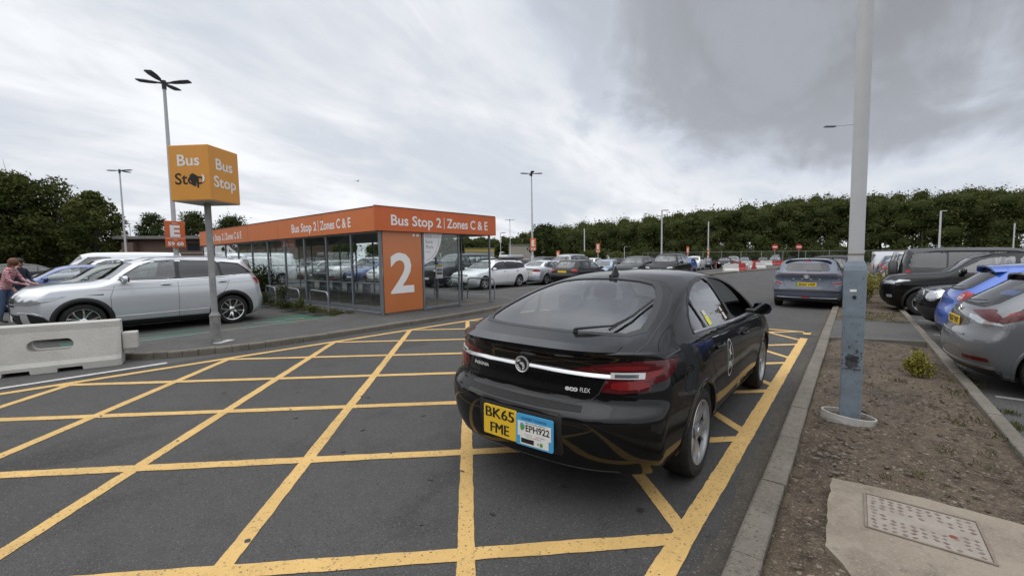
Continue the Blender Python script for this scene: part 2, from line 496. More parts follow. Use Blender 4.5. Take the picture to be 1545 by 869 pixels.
def body_mesh(c, nx, nv, nw, inset=0.0, smooth=4):
    S = Shape(c, inset)
    sl = np.linspace(0, 1, nx + 1); sl = sl - .035 * np.sin(4 * np.pi * sl) / 2
    t = np.linspace(-1, 1, nv + 1); vl = .6 * t + .4 * np.sin(t * np.pi / 2); wl = np.linspace(0, 1, nw + 1)
    idx = {}; par = []; keys = []
    def vid(i, j, k):
        key = (i, j, k)
        if key not in idx: idx[key] = len(par); par.append((sl[i], vl[j], wl[k])); keys.append(key)
        return idx[key]
    F = []
    for i in range(nx):
        for j in range(nv):
            F.append((vid(i, j, nw), vid(i + 1, j, nw), vid(i + 1, j + 1, nw), vid(i, j + 1, nw)))
            F.append((vid(i, j, 0), vid(i, j + 1, 0), vid(i + 1, j + 1, 0), vid(i + 1, j, 0)))
        for k in range(nw):
            F.append((vid(i, 0, k), vid(i + 1, 0, k), vid(i + 1, 0, k + 1), vid(i, 0, k + 1)))
            F.append((vid(i, nv, k), vid(i, nv, k + 1), vid(i + 1, nv, k + 1), vid(i + 1, nv, k)))
    for j in range(nv):
        for k in range(nw):
            F.append((vid(0, j, k), vid(0, j, k + 1), vid(0, j + 1, k + 1), vid(0, j + 1, k))[::-1])
            F.append((vid(nx, j, k), vid(nx, j + 1, k), vid(nx, j + 1, k + 1), vid(nx, j, k + 1)))
    P = np.array(par); x, y, z = S.pos(P[:, 0], P[:, 1], P[:, 2])
    V = np.stack([x, y, z], 1)
    E = np.array(list({tuple(sorted((f[a], f[(a + 1) % 4]))) for f in F for a in range(4)}))
    deg = np.bincount(E.ravel(), minlength=len(V))[:, None]
    for _ in range(smooth):
        acc = np.zeros_like(V); np.add.at(acc, E[:, 0], V[E[:, 1]]); np.add.at(acc, E[:, 1], V[E[:, 0]])
        V = V + .5 * (acc / deg - V)
    G = []
    for f in F:                              # wind every quad outwards, by the side of the box it came from
        ks = [keys[q] for q in f]
        for d, n in ((0, nx), (1, nv), (2, nw)):
            if all(k[d] == 0 for k in ks): want = (d, -1); break
            if all(k[d] == n for k in ks): want = (d, 1); break
        nn = np.cross(V[f[1]] - V[f[0]], V[f[2]] - V[f[0]]) + np.cross(V[f[2]] - V[f[0]], V[f[3]] - V[f[0]])
        G.append(f if nn[want[0]] * want[1] > 0 else f[::-1])
    F = G
    return V, F

def boolean(o, cut):
    md = o.modifiers.new('b', 'BOOLEAN'); md.operation = 'DIFFERENCE'; md.solver = 'EXACT'; md.object = cut
    dg = bpy.context.evaluated_depsgraph_get(); dg.update()
    me = bpy.data.meshes.new_from_object(o.evaluated_get(dg)); o.modifiers.clear()
    old = o.data; o.data = me; bpy.data.meshes.remove(old)
    cm = cut.data; bpy.data.objects.remove(cut); bpy.data.meshes.remove(cm)

class Skin:
    """lays panels, strips and lettering onto a car body by casting rays at it"""
    AX = {'side': lambda a, b, s: (Vector((a, 3 * s, b)), Vector((0, -s, 0))),
          'rear': lambda a, b, s: (Vector((-6, a, b)), Vector((1, 0, 0))),
          'front': lambda a, b, s: (Vector((6, a, b)), Vector((-1, 0, 0))),
          'top': lambda a, b, s: (Vector((a, b, 5)), Vector((0, 0, -1))),
          'tail': lambda a, b, s: (Vector((a, b, 0)) + Vector((-4, 0, 4)) - Vector((0, 0, 0)), Vector((1, 0, -1)).normalized())}
    def __init__(s, V, F): s.t = BVHTree.FromPolygons([tuple(v) for v in V], F)
    def hit(s, ax, a, b, sg=1, thr=.22):
        """lands a ray on the body; a ray that misses or only grazes the surface creeps inwards until it lands squarely"""
        for k in range(90):
            o, d = s.AX[ax](a, b, sg); h = s.t.ray_cast(o, d)
            if h[0] is not None and (h[1].dot(d) < -thr or k == 89): break
            if ax == 'side': a *= .99; b += (.75 - b) * .002
            elif ax == 'top': a *= .99; b *= .99
            else: a *= .99; b += (.6 - b) * .002
        if h[0] is None:
            q = s.t.find_nearest(o + d * 3); return q[0], q[1], d
        return h[0], h[1], d
    def panel(s, mb, poly, ax, sg=1, off=.003, sp=.05, holes=(), skirt=.01, mi=0, bulge=0.0, thr=.22):
        V, F = tri_fill(poly, holes, sp)
        P = []; Nn = []
        for a, b in V:
            p, n, d = s.hit(ax, a, b, sg, thr); P.append(p); Nn.append(n)
        d0 = s.AX[ax](0, 0, sg)[1]
        # smooth the normals over neighbours so that the offset does not ripple
        acc = [Vector(n) for n in Nn]
        for _ in range(2):
            new = [Vector(n) for n in acc]
            for f in F:
                for i in range(len(f)): new[f[i]] += acc[f[(i + 1) % len(f)]] + acc[f[i - 1]]
            acc = [n.normalized() for n in new]
        ed = {}
        for f in F:
            for i in range(len(f)):
                a, b = f[i], f[(i + 1) % len(f)]
                if (b, a) in ed: ed.pop((b, a))
                else: ed[(a, b)] = 1
        bd = {a for e in ed for a in e}
        out = [P[i] + acc[i] * (off + (bulge if i not in bd else 0)) for i in range(len(P))]
        if F:
            f = F[0]; nn = (out[f[1]] - out[f[0]]).cross(out[f[2]] - out[f[0]])
            tot = 0.0
            for f in F: tot += (out[f[1]] - out[f[0]]).cross(out[f[2]] - out[f[0]]).dot(d0)
            if tot > 0: F = [tuple(reversed(f)) for f in F]; ed = {(b, a): 1 for a, b in ed}
        mb.add(out, F, mi)
        if skirt:
            ks = sorted(bd); mp = {k: i for i, k in enumerate(ks)}
            vs = [out[k] for k in ks] + [out[k] - acc[k] * skirt for k in ks]; n = len(ks)
            mb.add(vs, [(mp[b], mp[a], mp[a] + n, mp[b] + n) for a, b in ed], mi)
        return mb
    def strip(s, mb, path, ax, sg=1, w=.006, off=.0012, sp=.04, h=0.0, mi=0, lean=1.0):
        path = resample(path, sp, closed=False); n = len(path); rows = []
        for i, p in enumerate(path):
            a = path[max(0, i - 1)]; b = path[min(n - 1, i + 1)]
            d = Vector((b[0] - a[0], b[1] - a[1])).normalized(); q = (-d.y * w / 2, d.x * w / 2)
            row = []
            ks = (-1, 1) if h == 0 else (-1, -.6, .6, 1)
            for k in ks:
                pt, nn, dd = s.hit(ax, p[0] + q[0] * k, p[1] + q[1] * k, sg)
                row.append(pt + nn * (off if abs(k) == 1 else off + (h if k < 0 else h * lean)))
            rows.append(row)
        m = len(rows[0]); fs = []
        for i in range(n - 1):
            for k in range(m - 1):
                fs.append((i * m + k, (i + 1) * m + k, (i + 1) * m + k + 1, i * m + k + 1))
        vs = [q for r_ in rows for q in r_]
        if fs:
            d0 = s.AX[ax](0, 0, sg)[1]; f = fs[0]
            if (vs[f[1]] - vs[f[0]]).cross(vs[f[2]] - vs[f[0]]).dot(d0) > 0: fs = [tuple(reversed(f)) for f in fs]
        return mb.add(vs, fs, mi)
    def text(s, mb, txt, ax, org, h, w=None, sg=1, off=.004, bold=.02, mi=0, flip=False, shear=0.0, align='c'):
        t = MB(); add_text(t, txt, (0, 0, 0), (1, 0, 0), (0, 1, 0), h, w, align, bold, shear=shear)
        vs = []
        for x, y, z in t.v:
            p, n, d = s.hit(ax, org[0] + (-x if flip else x), org[1] + y, sg); vs.append(p + n * off)
        fs = [tuple(reversed(f)) for f in t.f] if flip else t.f
        if fs:
            d0 = s.AX[ax](0, 0, sg)[1]
            tot = sum((vs[f[1]] - vs[f[0]]).cross(vs[f[2]] - vs[f[0]]).dot(d0) for f in fs)
            if tot > 0: fs = [tuple(reversed(f)) for f in fs]
        return mb.add(vs, fs, mi)

_WH = {}
def wheel(parent, loc, rad, width, side, style='five', rim_r=None, rim_mat=None, seg=40, spin=0.0):
    """wheel (inner barrel) > tyre, rim;  side +1 left, -1 right"""
    rim_r = rim_r or rad * .68
    rm = rim_mat or ALLOY
    key = (round(rad, 3), round(width, 3), style, round(rim_r, 3), rm.name, seg)
    if key not in _WH:
        w2 = width / 2
        t = MB().lathe([(rim_r * .97, -w2 * .9), (rim_r + .012, -w2), (rad - .05, -w2 * 1.02), (rad - .018, -w2 * .95), (rad - .002, -w2 * .75), (rad, 0), (rad - .002, w2 * .75), (rad - .018, w2 * .95), (rad - .05, w2 * 1.02), (rim_r + .012, w2), (rim_r * .97, w2 * .9)], seg, 'y')
        for q in (-.45, 0.0, .45):
            t.lathe([(rad + .0015, w2 * (q - .05)), (rad - .01, w2 * (q - .05)), (rad - .01, w2 * (q + .05)), (rad + .0015, w2 * (q + .05))], seg, 'y')
        b = MB().lathe([(.02, -w2 * .5), (rim_r * .98, -w2 * .5), (rim_r * .98, w2 * .9), (rim_r * .93, w2 * .9), (rim_r * .93, w2 * .12), (.02, w2 * .12)], seg, 'y')
        b.lathe([(rim_r * .30, w2 * .2), (rim_r * .66, w2 * .2), (rim_r * .66, w2 * .3), (rim_r * .30, w2 * .3)], 28, 'y')
        r_ = MB()
        yo = w2 * .86
        r_.lathe([(rim_r * 1.0, yo + .004), (rim_r * .985, yo + .014), (rim_r * .93, yo + .008), (rim_r * .915, yo - .03)], seg, 'y')
        def spoke(a, w0, w1, twist=0.0, mi=0, y0=None, dy=0.0):
            n = 5; vs = []
            for i in range(n):
                f = i / (n - 1); rr = rim_r * (.14 + .80 * f); ww = w0 + (w1 - w0) * f; aa = a + twist * f * f
                yy = yo - .012 - .022 * (1 - f) + .02 * math.sin(f * 3.1) * .6 + dy
                ca, sa = math.cos(aa), math.sin(aa)
                for (o_, yy2) in ((-ww / 2, yy - .035), (-ww * .42, yy), (ww * .42, yy), (ww / 2, yy - .035)):
                    vs.append((rr * ca - o_ * sa, yy2, rr * sa + o_ * ca))
            fs = []
            for i in range(n - 1):
                for k in range(3): fs.append((i * 4 + k, i * 4 + k + 1, (i + 1) * 4 + k + 1, (i + 1) * 4 + k))
            r_.add(vs, fs, mi)
        if style == 'five':
            for k in range(5): spoke(2 * math.pi * k / 5, .105, .075)
        elif style == 'hero':      # five broad split spokes
            for k in range(5):
                a = 2 * math.pi * k / 5
                spoke(a - .13, .062, .05, -.10); spoke(a + .13, .062, .05, .10)
        elif style == 'twotone':   # black wheel with bright machined twin spokes
            for k in range(5):
                a = 2 * math.pi * k / 5
                spoke(a + .10, .035, .105, .16, 1, dy=-.006); spoke(a - .13, .04, .034, -.12, 0); spoke(a + .17, .032, .026, .22, 0)
        elif style == 'ten':
            for k in range(10): spoke(2 * math.pi * k / 10, .05, .036)
        elif style == 'multi':
            for k in range(7):
                a = 2 * math.pi * k / 7; spoke(a - .08, .035, .03, -.05); spoke(a + .08, .035, .03, .05)
        r_.lathe([(.001, yo + .002), (.028, yo + .002), (.032, yo - .004), (.06, yo - .012), (rim_r * .2, yo - .04)], 20, 'y')
        mk = lambda mb_, nm, ms: (lambda o: (o.data, bpy.data.objects.remove(o))[0])(mb_.build(nm, ms, smooth=35))
        _WH[key] = (mk(b, 'wheel', BLACK), mk(t, 'tyre', DARKRUB), mk(r_, 'rim', [rm, DARKALLOY]))
    meshes = _WH[key]
    o = bpy.data.objects.new('wheel', meshes[0]); COL.objects.link(o); o.parent = parent; o.location = loc
    o.rotation_euler = (0, spin, 0 if side > 0 else math.pi)
    for nm, me in (('tyre', meshes[1]), ('rim', meshes[2])):
        q = bpy.data.objects.new(nm, me); COL.objects.link(q); q.parent = o
    return o

def plate(parent, txt, pos, ax, w=.52, h=.111, col=None, tiltz=0.0, lines=None, bold=.03, green=False):
    """number plate > lettering;  ax 'rear' or 'front'"""
    sg = -1 if ax == 'rear' else 1
    rot = Matrix.Rotation(tiltz, 3, 'Y')
    m = MB()
    poly = rounded(-w / 2, w / 2, -h / 2, h / 2, .012, 3)
    m.prism(poly, -.004, .004, plane='yz')
    o = m.build('number_plate', col or (PLATEY if ax == 'rear' else PLATEW), parent, fix=True)
    o.location = pos; o.rotation_euler = (0, tiltz, 0)
    t = MB(); ux = (0, sg, 0)
    if lines:
        for i, ln in [(i_, l_) for i_, l_ in enumerate(lines)]:
          for jx in (-.0028, 0, .0028):
            add_text(t, ln, (sg * (.006 + jx * .05), jx, h * (.10 if i == 0 else -.40)), ux, (0, 0, 1), h * .33, w * (.86 if i == 0 else .56), bold=bold)
    elif txt: add_text(t, txt, (sg * .006, (-.02 * sg) * -1 if green else 0, -h * .33), ux, (0, 0, 1), h * .66, w * (.80 if green else .9), bold=bold)
    if t.v: t.build('lettering', BLACK, o)
    if green:
        g = MB().box((sg * .0055, -sg * w * .46, 0), (.002, w * .07, h * .98)); g.build('green_flash', mat('green_flash', (.02, .3, .06)), o)
    return o

def mirror(parent, sk, pm, x, z, sg, size=(.13, .22, .15)):
    p, n, d = sk.hit('side', x, z, sg)
    bm = bmesh.new(); bmesh.ops.create_cube(bm, size=1)
    bmesh.ops.subdivide_edges(bm, edges=list(bm.edges), cuts=4, use_grid_fill=True)
    for v in bm.verts:
        q = v.co * 2; l = q.length; q2 = q.normalized() * (1 + .35 * (l - 1))
        fx = q2.x; tap = 1 - .22 * max(0, q2.y * sg)
        v.co = Vector((size[0] / 2 * (fx if fx > 0 else fx * .45), q2.y * size[1] / 2, q2.z * size[2] / 2 * tap))
    vs = [v.co + Vector((p.x, p.y + sg * (.05 + size[1] / 2), p.z + .03)) for v in bm.verts]
    bm.verts.index_update(); fs = [[v.index for v in f.verts] for f in bm.faces]; bm.free()
    m = MB().add(vs, fs)
    o = m.build('wing_mirror', pm, parent, smooth=60)
    st = MB().bbox((p.x + .01, p.y + sg * .035, p.z - .005), (.07, .12, .04), .012); st.build('mirror_arm', BLACK, o)
    g = MB(); cx, cy, cz = p.x - size[0] * .26, p.y + sg * (.05 + size[1] / 2), p.z + .03
    poly = [(cy + a * size[1] * .9, cz + b * size[2] * .85) for a, b in rounded(-.5, .5, -.5, .5, .28, 4)]
    g.prism(poly, cx - .004, cx + .004, plane='yz'); g.build('mirror_glass', mat('mirror_glass', (.22, .235, .25), .03, 1.0), o, fix=True)
    return o

def handle(parent, sk, pm, x, z, sg, L=.2):
    m = MB(); pts = []
    for k in range(7):
        f = k / 6; p, n, d = sk.hit('side', x - L / 2 + L * f, z, sg)
        pts.append(p + n * (.008 + .028 * math.sin(math.pi * f) ** .5))
    m.tube(pts, .012, 8)
    q = MB(); sk.panel(q, [(x + a, z + b) for a, b in rounded(-L * .36, L * .36, -.026, .022, .02, 3)], 'side', sg, .001, .05, skirt=0)
    o = m.build('door_handle', pm, parent, smooth=60); q.build('handle_recess', BLACK, o); return o

def bar_clips(poly, cuts):
    """split a glazing outline into panes; cuts = [((x,z),(x,z),gap)] running bottom to top, listed rear to front"""
    panes = []; rest = poly
    for a, b, g in cuts:
        a1, b1 = (a[0] - g / 2, a[1]), (b[0] - g / 2, b[1]); a2, b2 = (a[0] + g / 2, a[1]), (b[0] + g / 2, b[1])
        panes.append(clip(rest, a1, b1)); rest = clip(rest, b2, a2)
    panes.append(rest)
    return [p for p in panes if len(p) > 2]

def make_car(c, name, pm, detail=1, txt=None, interior=True):
    """builds one car at the origin, nose to +x; returns its Empty"""
    root = empty(name)
    nx, nv, nw = {2: (150, 44, 40), 1: (92, 28, 26), 0: (60, 20, 18)}[detail]
    V, F = body_mesh(c, nx, nv, nw, smooth=c.get('smooth', {2: 4, 1: 3, 0: 2}[detail]))
    sk = Skin(V, F); sp = {2: .035, 1: .05, 0: .08}[detail]
    b = MB(); b.add([tuple(v) for v in V], F)
    body = b.build('body', [pm, BLACK], root)
    def poly_cut(polys_side, extra):
        m = MB()
        for P_ in polys_side:
            for sg in (1, -1):
                q = P_ if sg > 0 else P_
                m.prism(P_, sg * 1.3, sg * .30, mi=1, plane='xz')
        for P_, plane, a0, a1 in extra: m.prism(P_, a0, a1, mi=1, plane=plane)
        o = m.build('cut', [pm, BLACK], fix=True); return o
    # wheel wells
    m = MB(); seg = 48 if detail == 2 else 28
    for ax in c['axles']:
        for sg in (1, -1):
            pr = [(.001, .42), (c['ra'], .42), (c['ra'], 1.3), (.001, 1.3)]
            mm = MB().lathe([(r_, sg * h) for r_, h in pr], seg, 'y', (ax, 0, c['rw'])); m.add(mm.v, mm.f, 1)
    boolean(body, m.build('cut', [pm, BLACK], fix=True))
    panes = bar_clips(c['glass'], c['pillars'])
    if detail >= 1: panes = [chaikin(resample(p, .25), 1) if c.get('roundglass', True) else p for p in panes]
    hollow = interior and detail >= 1
    if hollow:
        Vi, Fi = body_mesh(dict(c, x0=c['x0'] + .05, x1=c['cab_x'], front=[(z, c['cab_x']) for z, _ in c['front']], bf=(.05, .05), zb=.30, rear=[(z, x + .12) for z, x in c['rear']]), 30, 12, 12, inset=.022, smooth=1)
        cb = MB(); cb.add([tuple(v) for v in Vi], Fi, 1)
        boolean(body, cb.build('cut', [pm, BLACK], fix=True))
        ex = []
        ex.append(([(a, bb) for a, bb in c['screen']], 'xy', c['cab_floor'], 3.0))
        if c['rearglass_ax'] == 'top': ex.append((c['rearglass'], 'xy', c.get('rg_floor', .95), 3.0))
        else: ex.append((c['rearglass'], 'yz', -4, c['rg_depth']))
        boolean(body, poly_cut(panes, []))
        boolean(body, poly_cut([], ex))
    me = body.data; me.polygons.foreach_set('use_smooth', [True] * len(me.polygons)); me.set_sharp_from_angle(angle=R(32))
    if interior and detail >= 1:
        it = MB()
        for sy in (-.37, .37):
            it.bbox((.02, sy, .55), (.5, .5, .16), .05)
            it.bbox((-.28, sy, .86), (.14, .48, .62), .05, Matrix.Rotation(R(-14), 3, 'Y'))
            it.bbox((-.38, sy, c['H'] * .84), (.09, .26, .17), .04)
            it.bbox((-1.12, sy, c['H'] * .80), (.08, .24, .15), .035)
        it.bbox((-1.0, 0, .82), (.14, 1.25, .5), .05, Matrix.Rotation(R(-14), 3, 'Y'))
        it.bbox((1.0, 0, .82), (.4, 1.3, .18), .05)
        it.build('seats', INTERIOR, root, smooth=40)
        stw = MB(); ring = [(.62 + .09 * math.cos(a) * .5, -.37 + .18 * math.sin(a), .93 + .17 * math.cos(a)) for a in np.linspace(0, 2 * math.pi, 20)]
        stw.tube(ring, .014, 6, caps=False).build('steering_wheel', BLACK, root, smooth=60)
    gm = c.get('gmat', (CARGLASS, SCREEN, PRIVACY))
    dk = None if hollow else mat('opaque_car_glass', (.018, .021, .023), .03, 0, spec=1.0)
    go = -.006 if hollow else .002
    # glazing
    for i, p in enumerate(panes):
        for sg in (1, -1):
            g = MB(); sk.panel(g, p, 'side', sg, go, sp * 1.6, skirt=0)
            g.build('side_window', dk or (gm[2] if i < c.get('privacy', 0) else gm[0]), root, smooth=60)
    for sg in (1, -1):
        fr = MB(); out = c['glass_frame'] if 'glass_frame' in c else grow(c['glass'], .022)
        sk.panel(fr, out, 'side', sg, .0018, sp, holes=panes, skirt=0)
        fr.build('window_frame', BLACK, root, smooth=60)
    g = MB(); sk.panel(g, c['screen'], 'top', 1, go, sp * 1.6, skirt=0); g.build('windscreen', dk or gm[1], root, smooth=60)
    g = MB(); sk.panel(g, c['rearglass'], c['rearglass_ax'], 1, go, sp * 1.6, skirt=0); g.build('rear_window', dk or (gm[2] if c.get('privacy', 0) else gm[0]), root, smooth=60)
    if 'rear_frame' in c:
        g = MB(); sk.panel(g, c['rear_frame'], c['rearglass_ax'], 1, .0015, sp, holes=[c['rearglass']], skirt=0); g.build('rear_window_frame', c.get('rear_frame_mat', BLACK), root, smooth=60)
    # seams
    sm = MB()
    for path in c['seams']:
        for sg in (1, -1): sk.strip(sm, path, 'side', sg, .007, .0014)
    for ax, path in c.get('seams2', []): sk.strip(sm, path, ax, 1, .007, .0014)
    if sm.v: sm.build('panel_seam', BLACK, root)
    # arches, sills and bumpers in bare plastic
    for sg in (1, -1):
        if c.get('clad'):
            for ax in c['axles']:
                arc = [(ax + (c['ra'] + c['clad'] / 2) * math.cos(t), c['rw'] + (c['ra'] + c['clad'] / 2) * math.sin(t)) for t in np.linspace(R(-38), R(218), 34)]
                sk.strip(MB(), arc, 'side', sg, c['clad'], .002, h=.012).build('arch_trim', BLACK, root, smooth=40)
            sk.strip(MB(), [(c['axles'][0] + c['ra'], c['zb'] + .07), (c['axles'][1] - c['ra'], c['zb'] + .07)], 'side', sg, .13, .002, h=.01).build('sill_trim', BLACK, root, smooth=40)
        elif detail >= 1:
            for ax in c['axles']:
                arc = [(ax + (c['ra'] + .014) * math.cos(t), c['rw'] + (c['ra'] + .014) * math.sin(t)) for t in np.linspace(R(-30), R(210), 40)]
                sk.strip(MB(), arc, 'side', sg, .034, .0, h=.008).build('arch_trim', pm, root, smooth=50)
    for (nm, ax, poly, mt, off, both) in c['panels']:
        for sg in ((1, -1) if both else (1,)):
            g = MB()
            pp = poly if (ax == 'side' or sg > 0) else [((a, -bb) if ax == 'top' else (-a, bb)) for a, bb in poly]
            sk.panel(g, pp, ax, sg if ax == 'side' else 1, off, sp, bulge=.004 if 'light' in nm else 0, thr=.62 if nm in ('headlight', 'taillight', 'lamp_cluster', 'bumper_intake', 'reversing_light') else .22)
            g.build(nm, pm if mt is None else mt, root, smooth=45)
    for (nm, ax, path, w, h, mt, both) in c.get('strips', []):
        for sg in ((1, -1) if both else (1,)):
            g = MB(); pp = path if (ax == 'side' or sg > 0) else [((a, -bb) if ax == 'top' else (-a, bb)) for a, bb in path]
            sk.strip(g, pp, ax, sg if ax == 'side' else 1, w, .001, h=h, lean=.62 if nm == 'chrome_bar' else 1.0); g.build(nm, pm if mt is None else mt, root, smooth=50)
    for sg in (1, -1):
        mx = c['mirror']; mirror(root, sk, c.get('mirror_mat', pm), mx[0], mx[1], sg, c.get('mirror_size', (.14, .22, .15)))
        for hx, hz in c.get('handles', []): handle(root, sk, pm, hx, hz, sg)
        if c.get('rails'):
            x0, x1, yy = c['rails']; pts = []
            for k in range(9):
                xx = x0 + (x1 - x0) * k / 8; p, n, d = sk.hit('top', xx, sg * yy)
                pts.append(p + Vector((0, 0, .045 if 0 < k < 8 else .0)))
            MB().tube(pts, .014, 8).build('roof_rail', c.get('rail_mat', BLACK), root, smooth=60)
        for i, ax in enumerate(c['axles']):
            wheel(root, (ax, sg * (c['wy'] - c['tw'] / 2), c['rw']), c['rw'], c['tw'], sg, c.get('wstyle', 'five'), c.get('rim'), c.get('rim_mat'), 48 if detail == 2 else 32, c.get('spin', .3) + .5 * i)
    # wiper and aerial
    if c.get('wiper'):
        ax, a, bb = c['wiper']; w = MB(); pts = []
        for k in range(5):
            f = k / 4; p, n, d = sk.hit(ax, a[0] + (bb[0] - a[0]) * f, a[1] + (bb[1] - a[1]) * f); pts.append(p + n * (.03 - .012 * f))
        w.tube(pts, .009, 6, r2=.005)
        w.build('rear_wiper', BLACK, root, smooth=60)
    if c.get('fin'):
        p, n, d = sk.hit('top', c['fin'], 0)
        f = MB(); prof = [(-.09, 0), (-.075, .03), (-.03, .075), (-.005, .088), (.02, .06), (.07, .015), (.10, 0)]
        vs = []; fs = []
        for x, h in prof: vs += [(p.x + x, -.022 * (1 - h / .1) - .003, p.z - .004), (p.x + x, -.003, p.z + h), (p.x + x, .003, p.z + h), (p.x + x, .022 * (1 - h / .1) + .003, p.z - .004)]
        for i in range(len(prof) - 1):
            for k in range(3): fs.append((i * 4 + k, i * 4 + k + 1, i * 4 + k + 5, i * 4 + k + 4))
        fs += [(0, 1, 2, 3), tuple(range(len(vs) - 1, len(vs) - 5, -1))]
        f.add(vs, fs).build('roof_aerial', BLACK, root, fix=True)
    root['_x'] = 0
    del root['_x']
    return root, sk

def grow(poly, d):
    """offset a polygon outwards"""
    n = len(poly); A = sum(poly[i][0] * poly[(i + 1) % n][1] - poly[(i + 1) % n][0] * poly[i][1] for i in range(n))
    sg = 1 if A > 0 else -1; out = []
    for i in range(n):
        a, b, c_ = poly[i - 1], poly[i], poly[(i + 1) % n]
        e1 = Vector((b[0] - a[0], b[1] - a[1])).normalized(); e2 = Vector((c_[0] - b[0], c_[1] - b[1])).normalized()
        nn = Vector((e1.y + e2.y, -e1.x - e2.x)); l = nn.length
        nn = nn / l if l > 1e-6 else Vector((e1.y, -e1.x))
        k = min(1.6, 1 / max(.4, nn.dot(Vector((e1.y, -e1.x)))))
        out.append((b[0] + nn.x * d * sg * k, b[1] + nn.y * d * sg * k))
    return out

def recolour(root, pm, swap=None):
    """give a copied car its own paint without touching the shared meshes"""
    st = [root]
    while st:
        o = st.pop(); st += list(o.children)
        if o.type != 'MESH': continue
        for sl in o.material_slots:
            if sl.material and sl.material.name.startswith('paint_'):
                sl.link = 'OBJECT'; sl.material = pm
def place(root, x, y, heading, z=0.0):
    root.location = (x, y, z); root.rotation_euler = (0, 0, R(heading)); return root
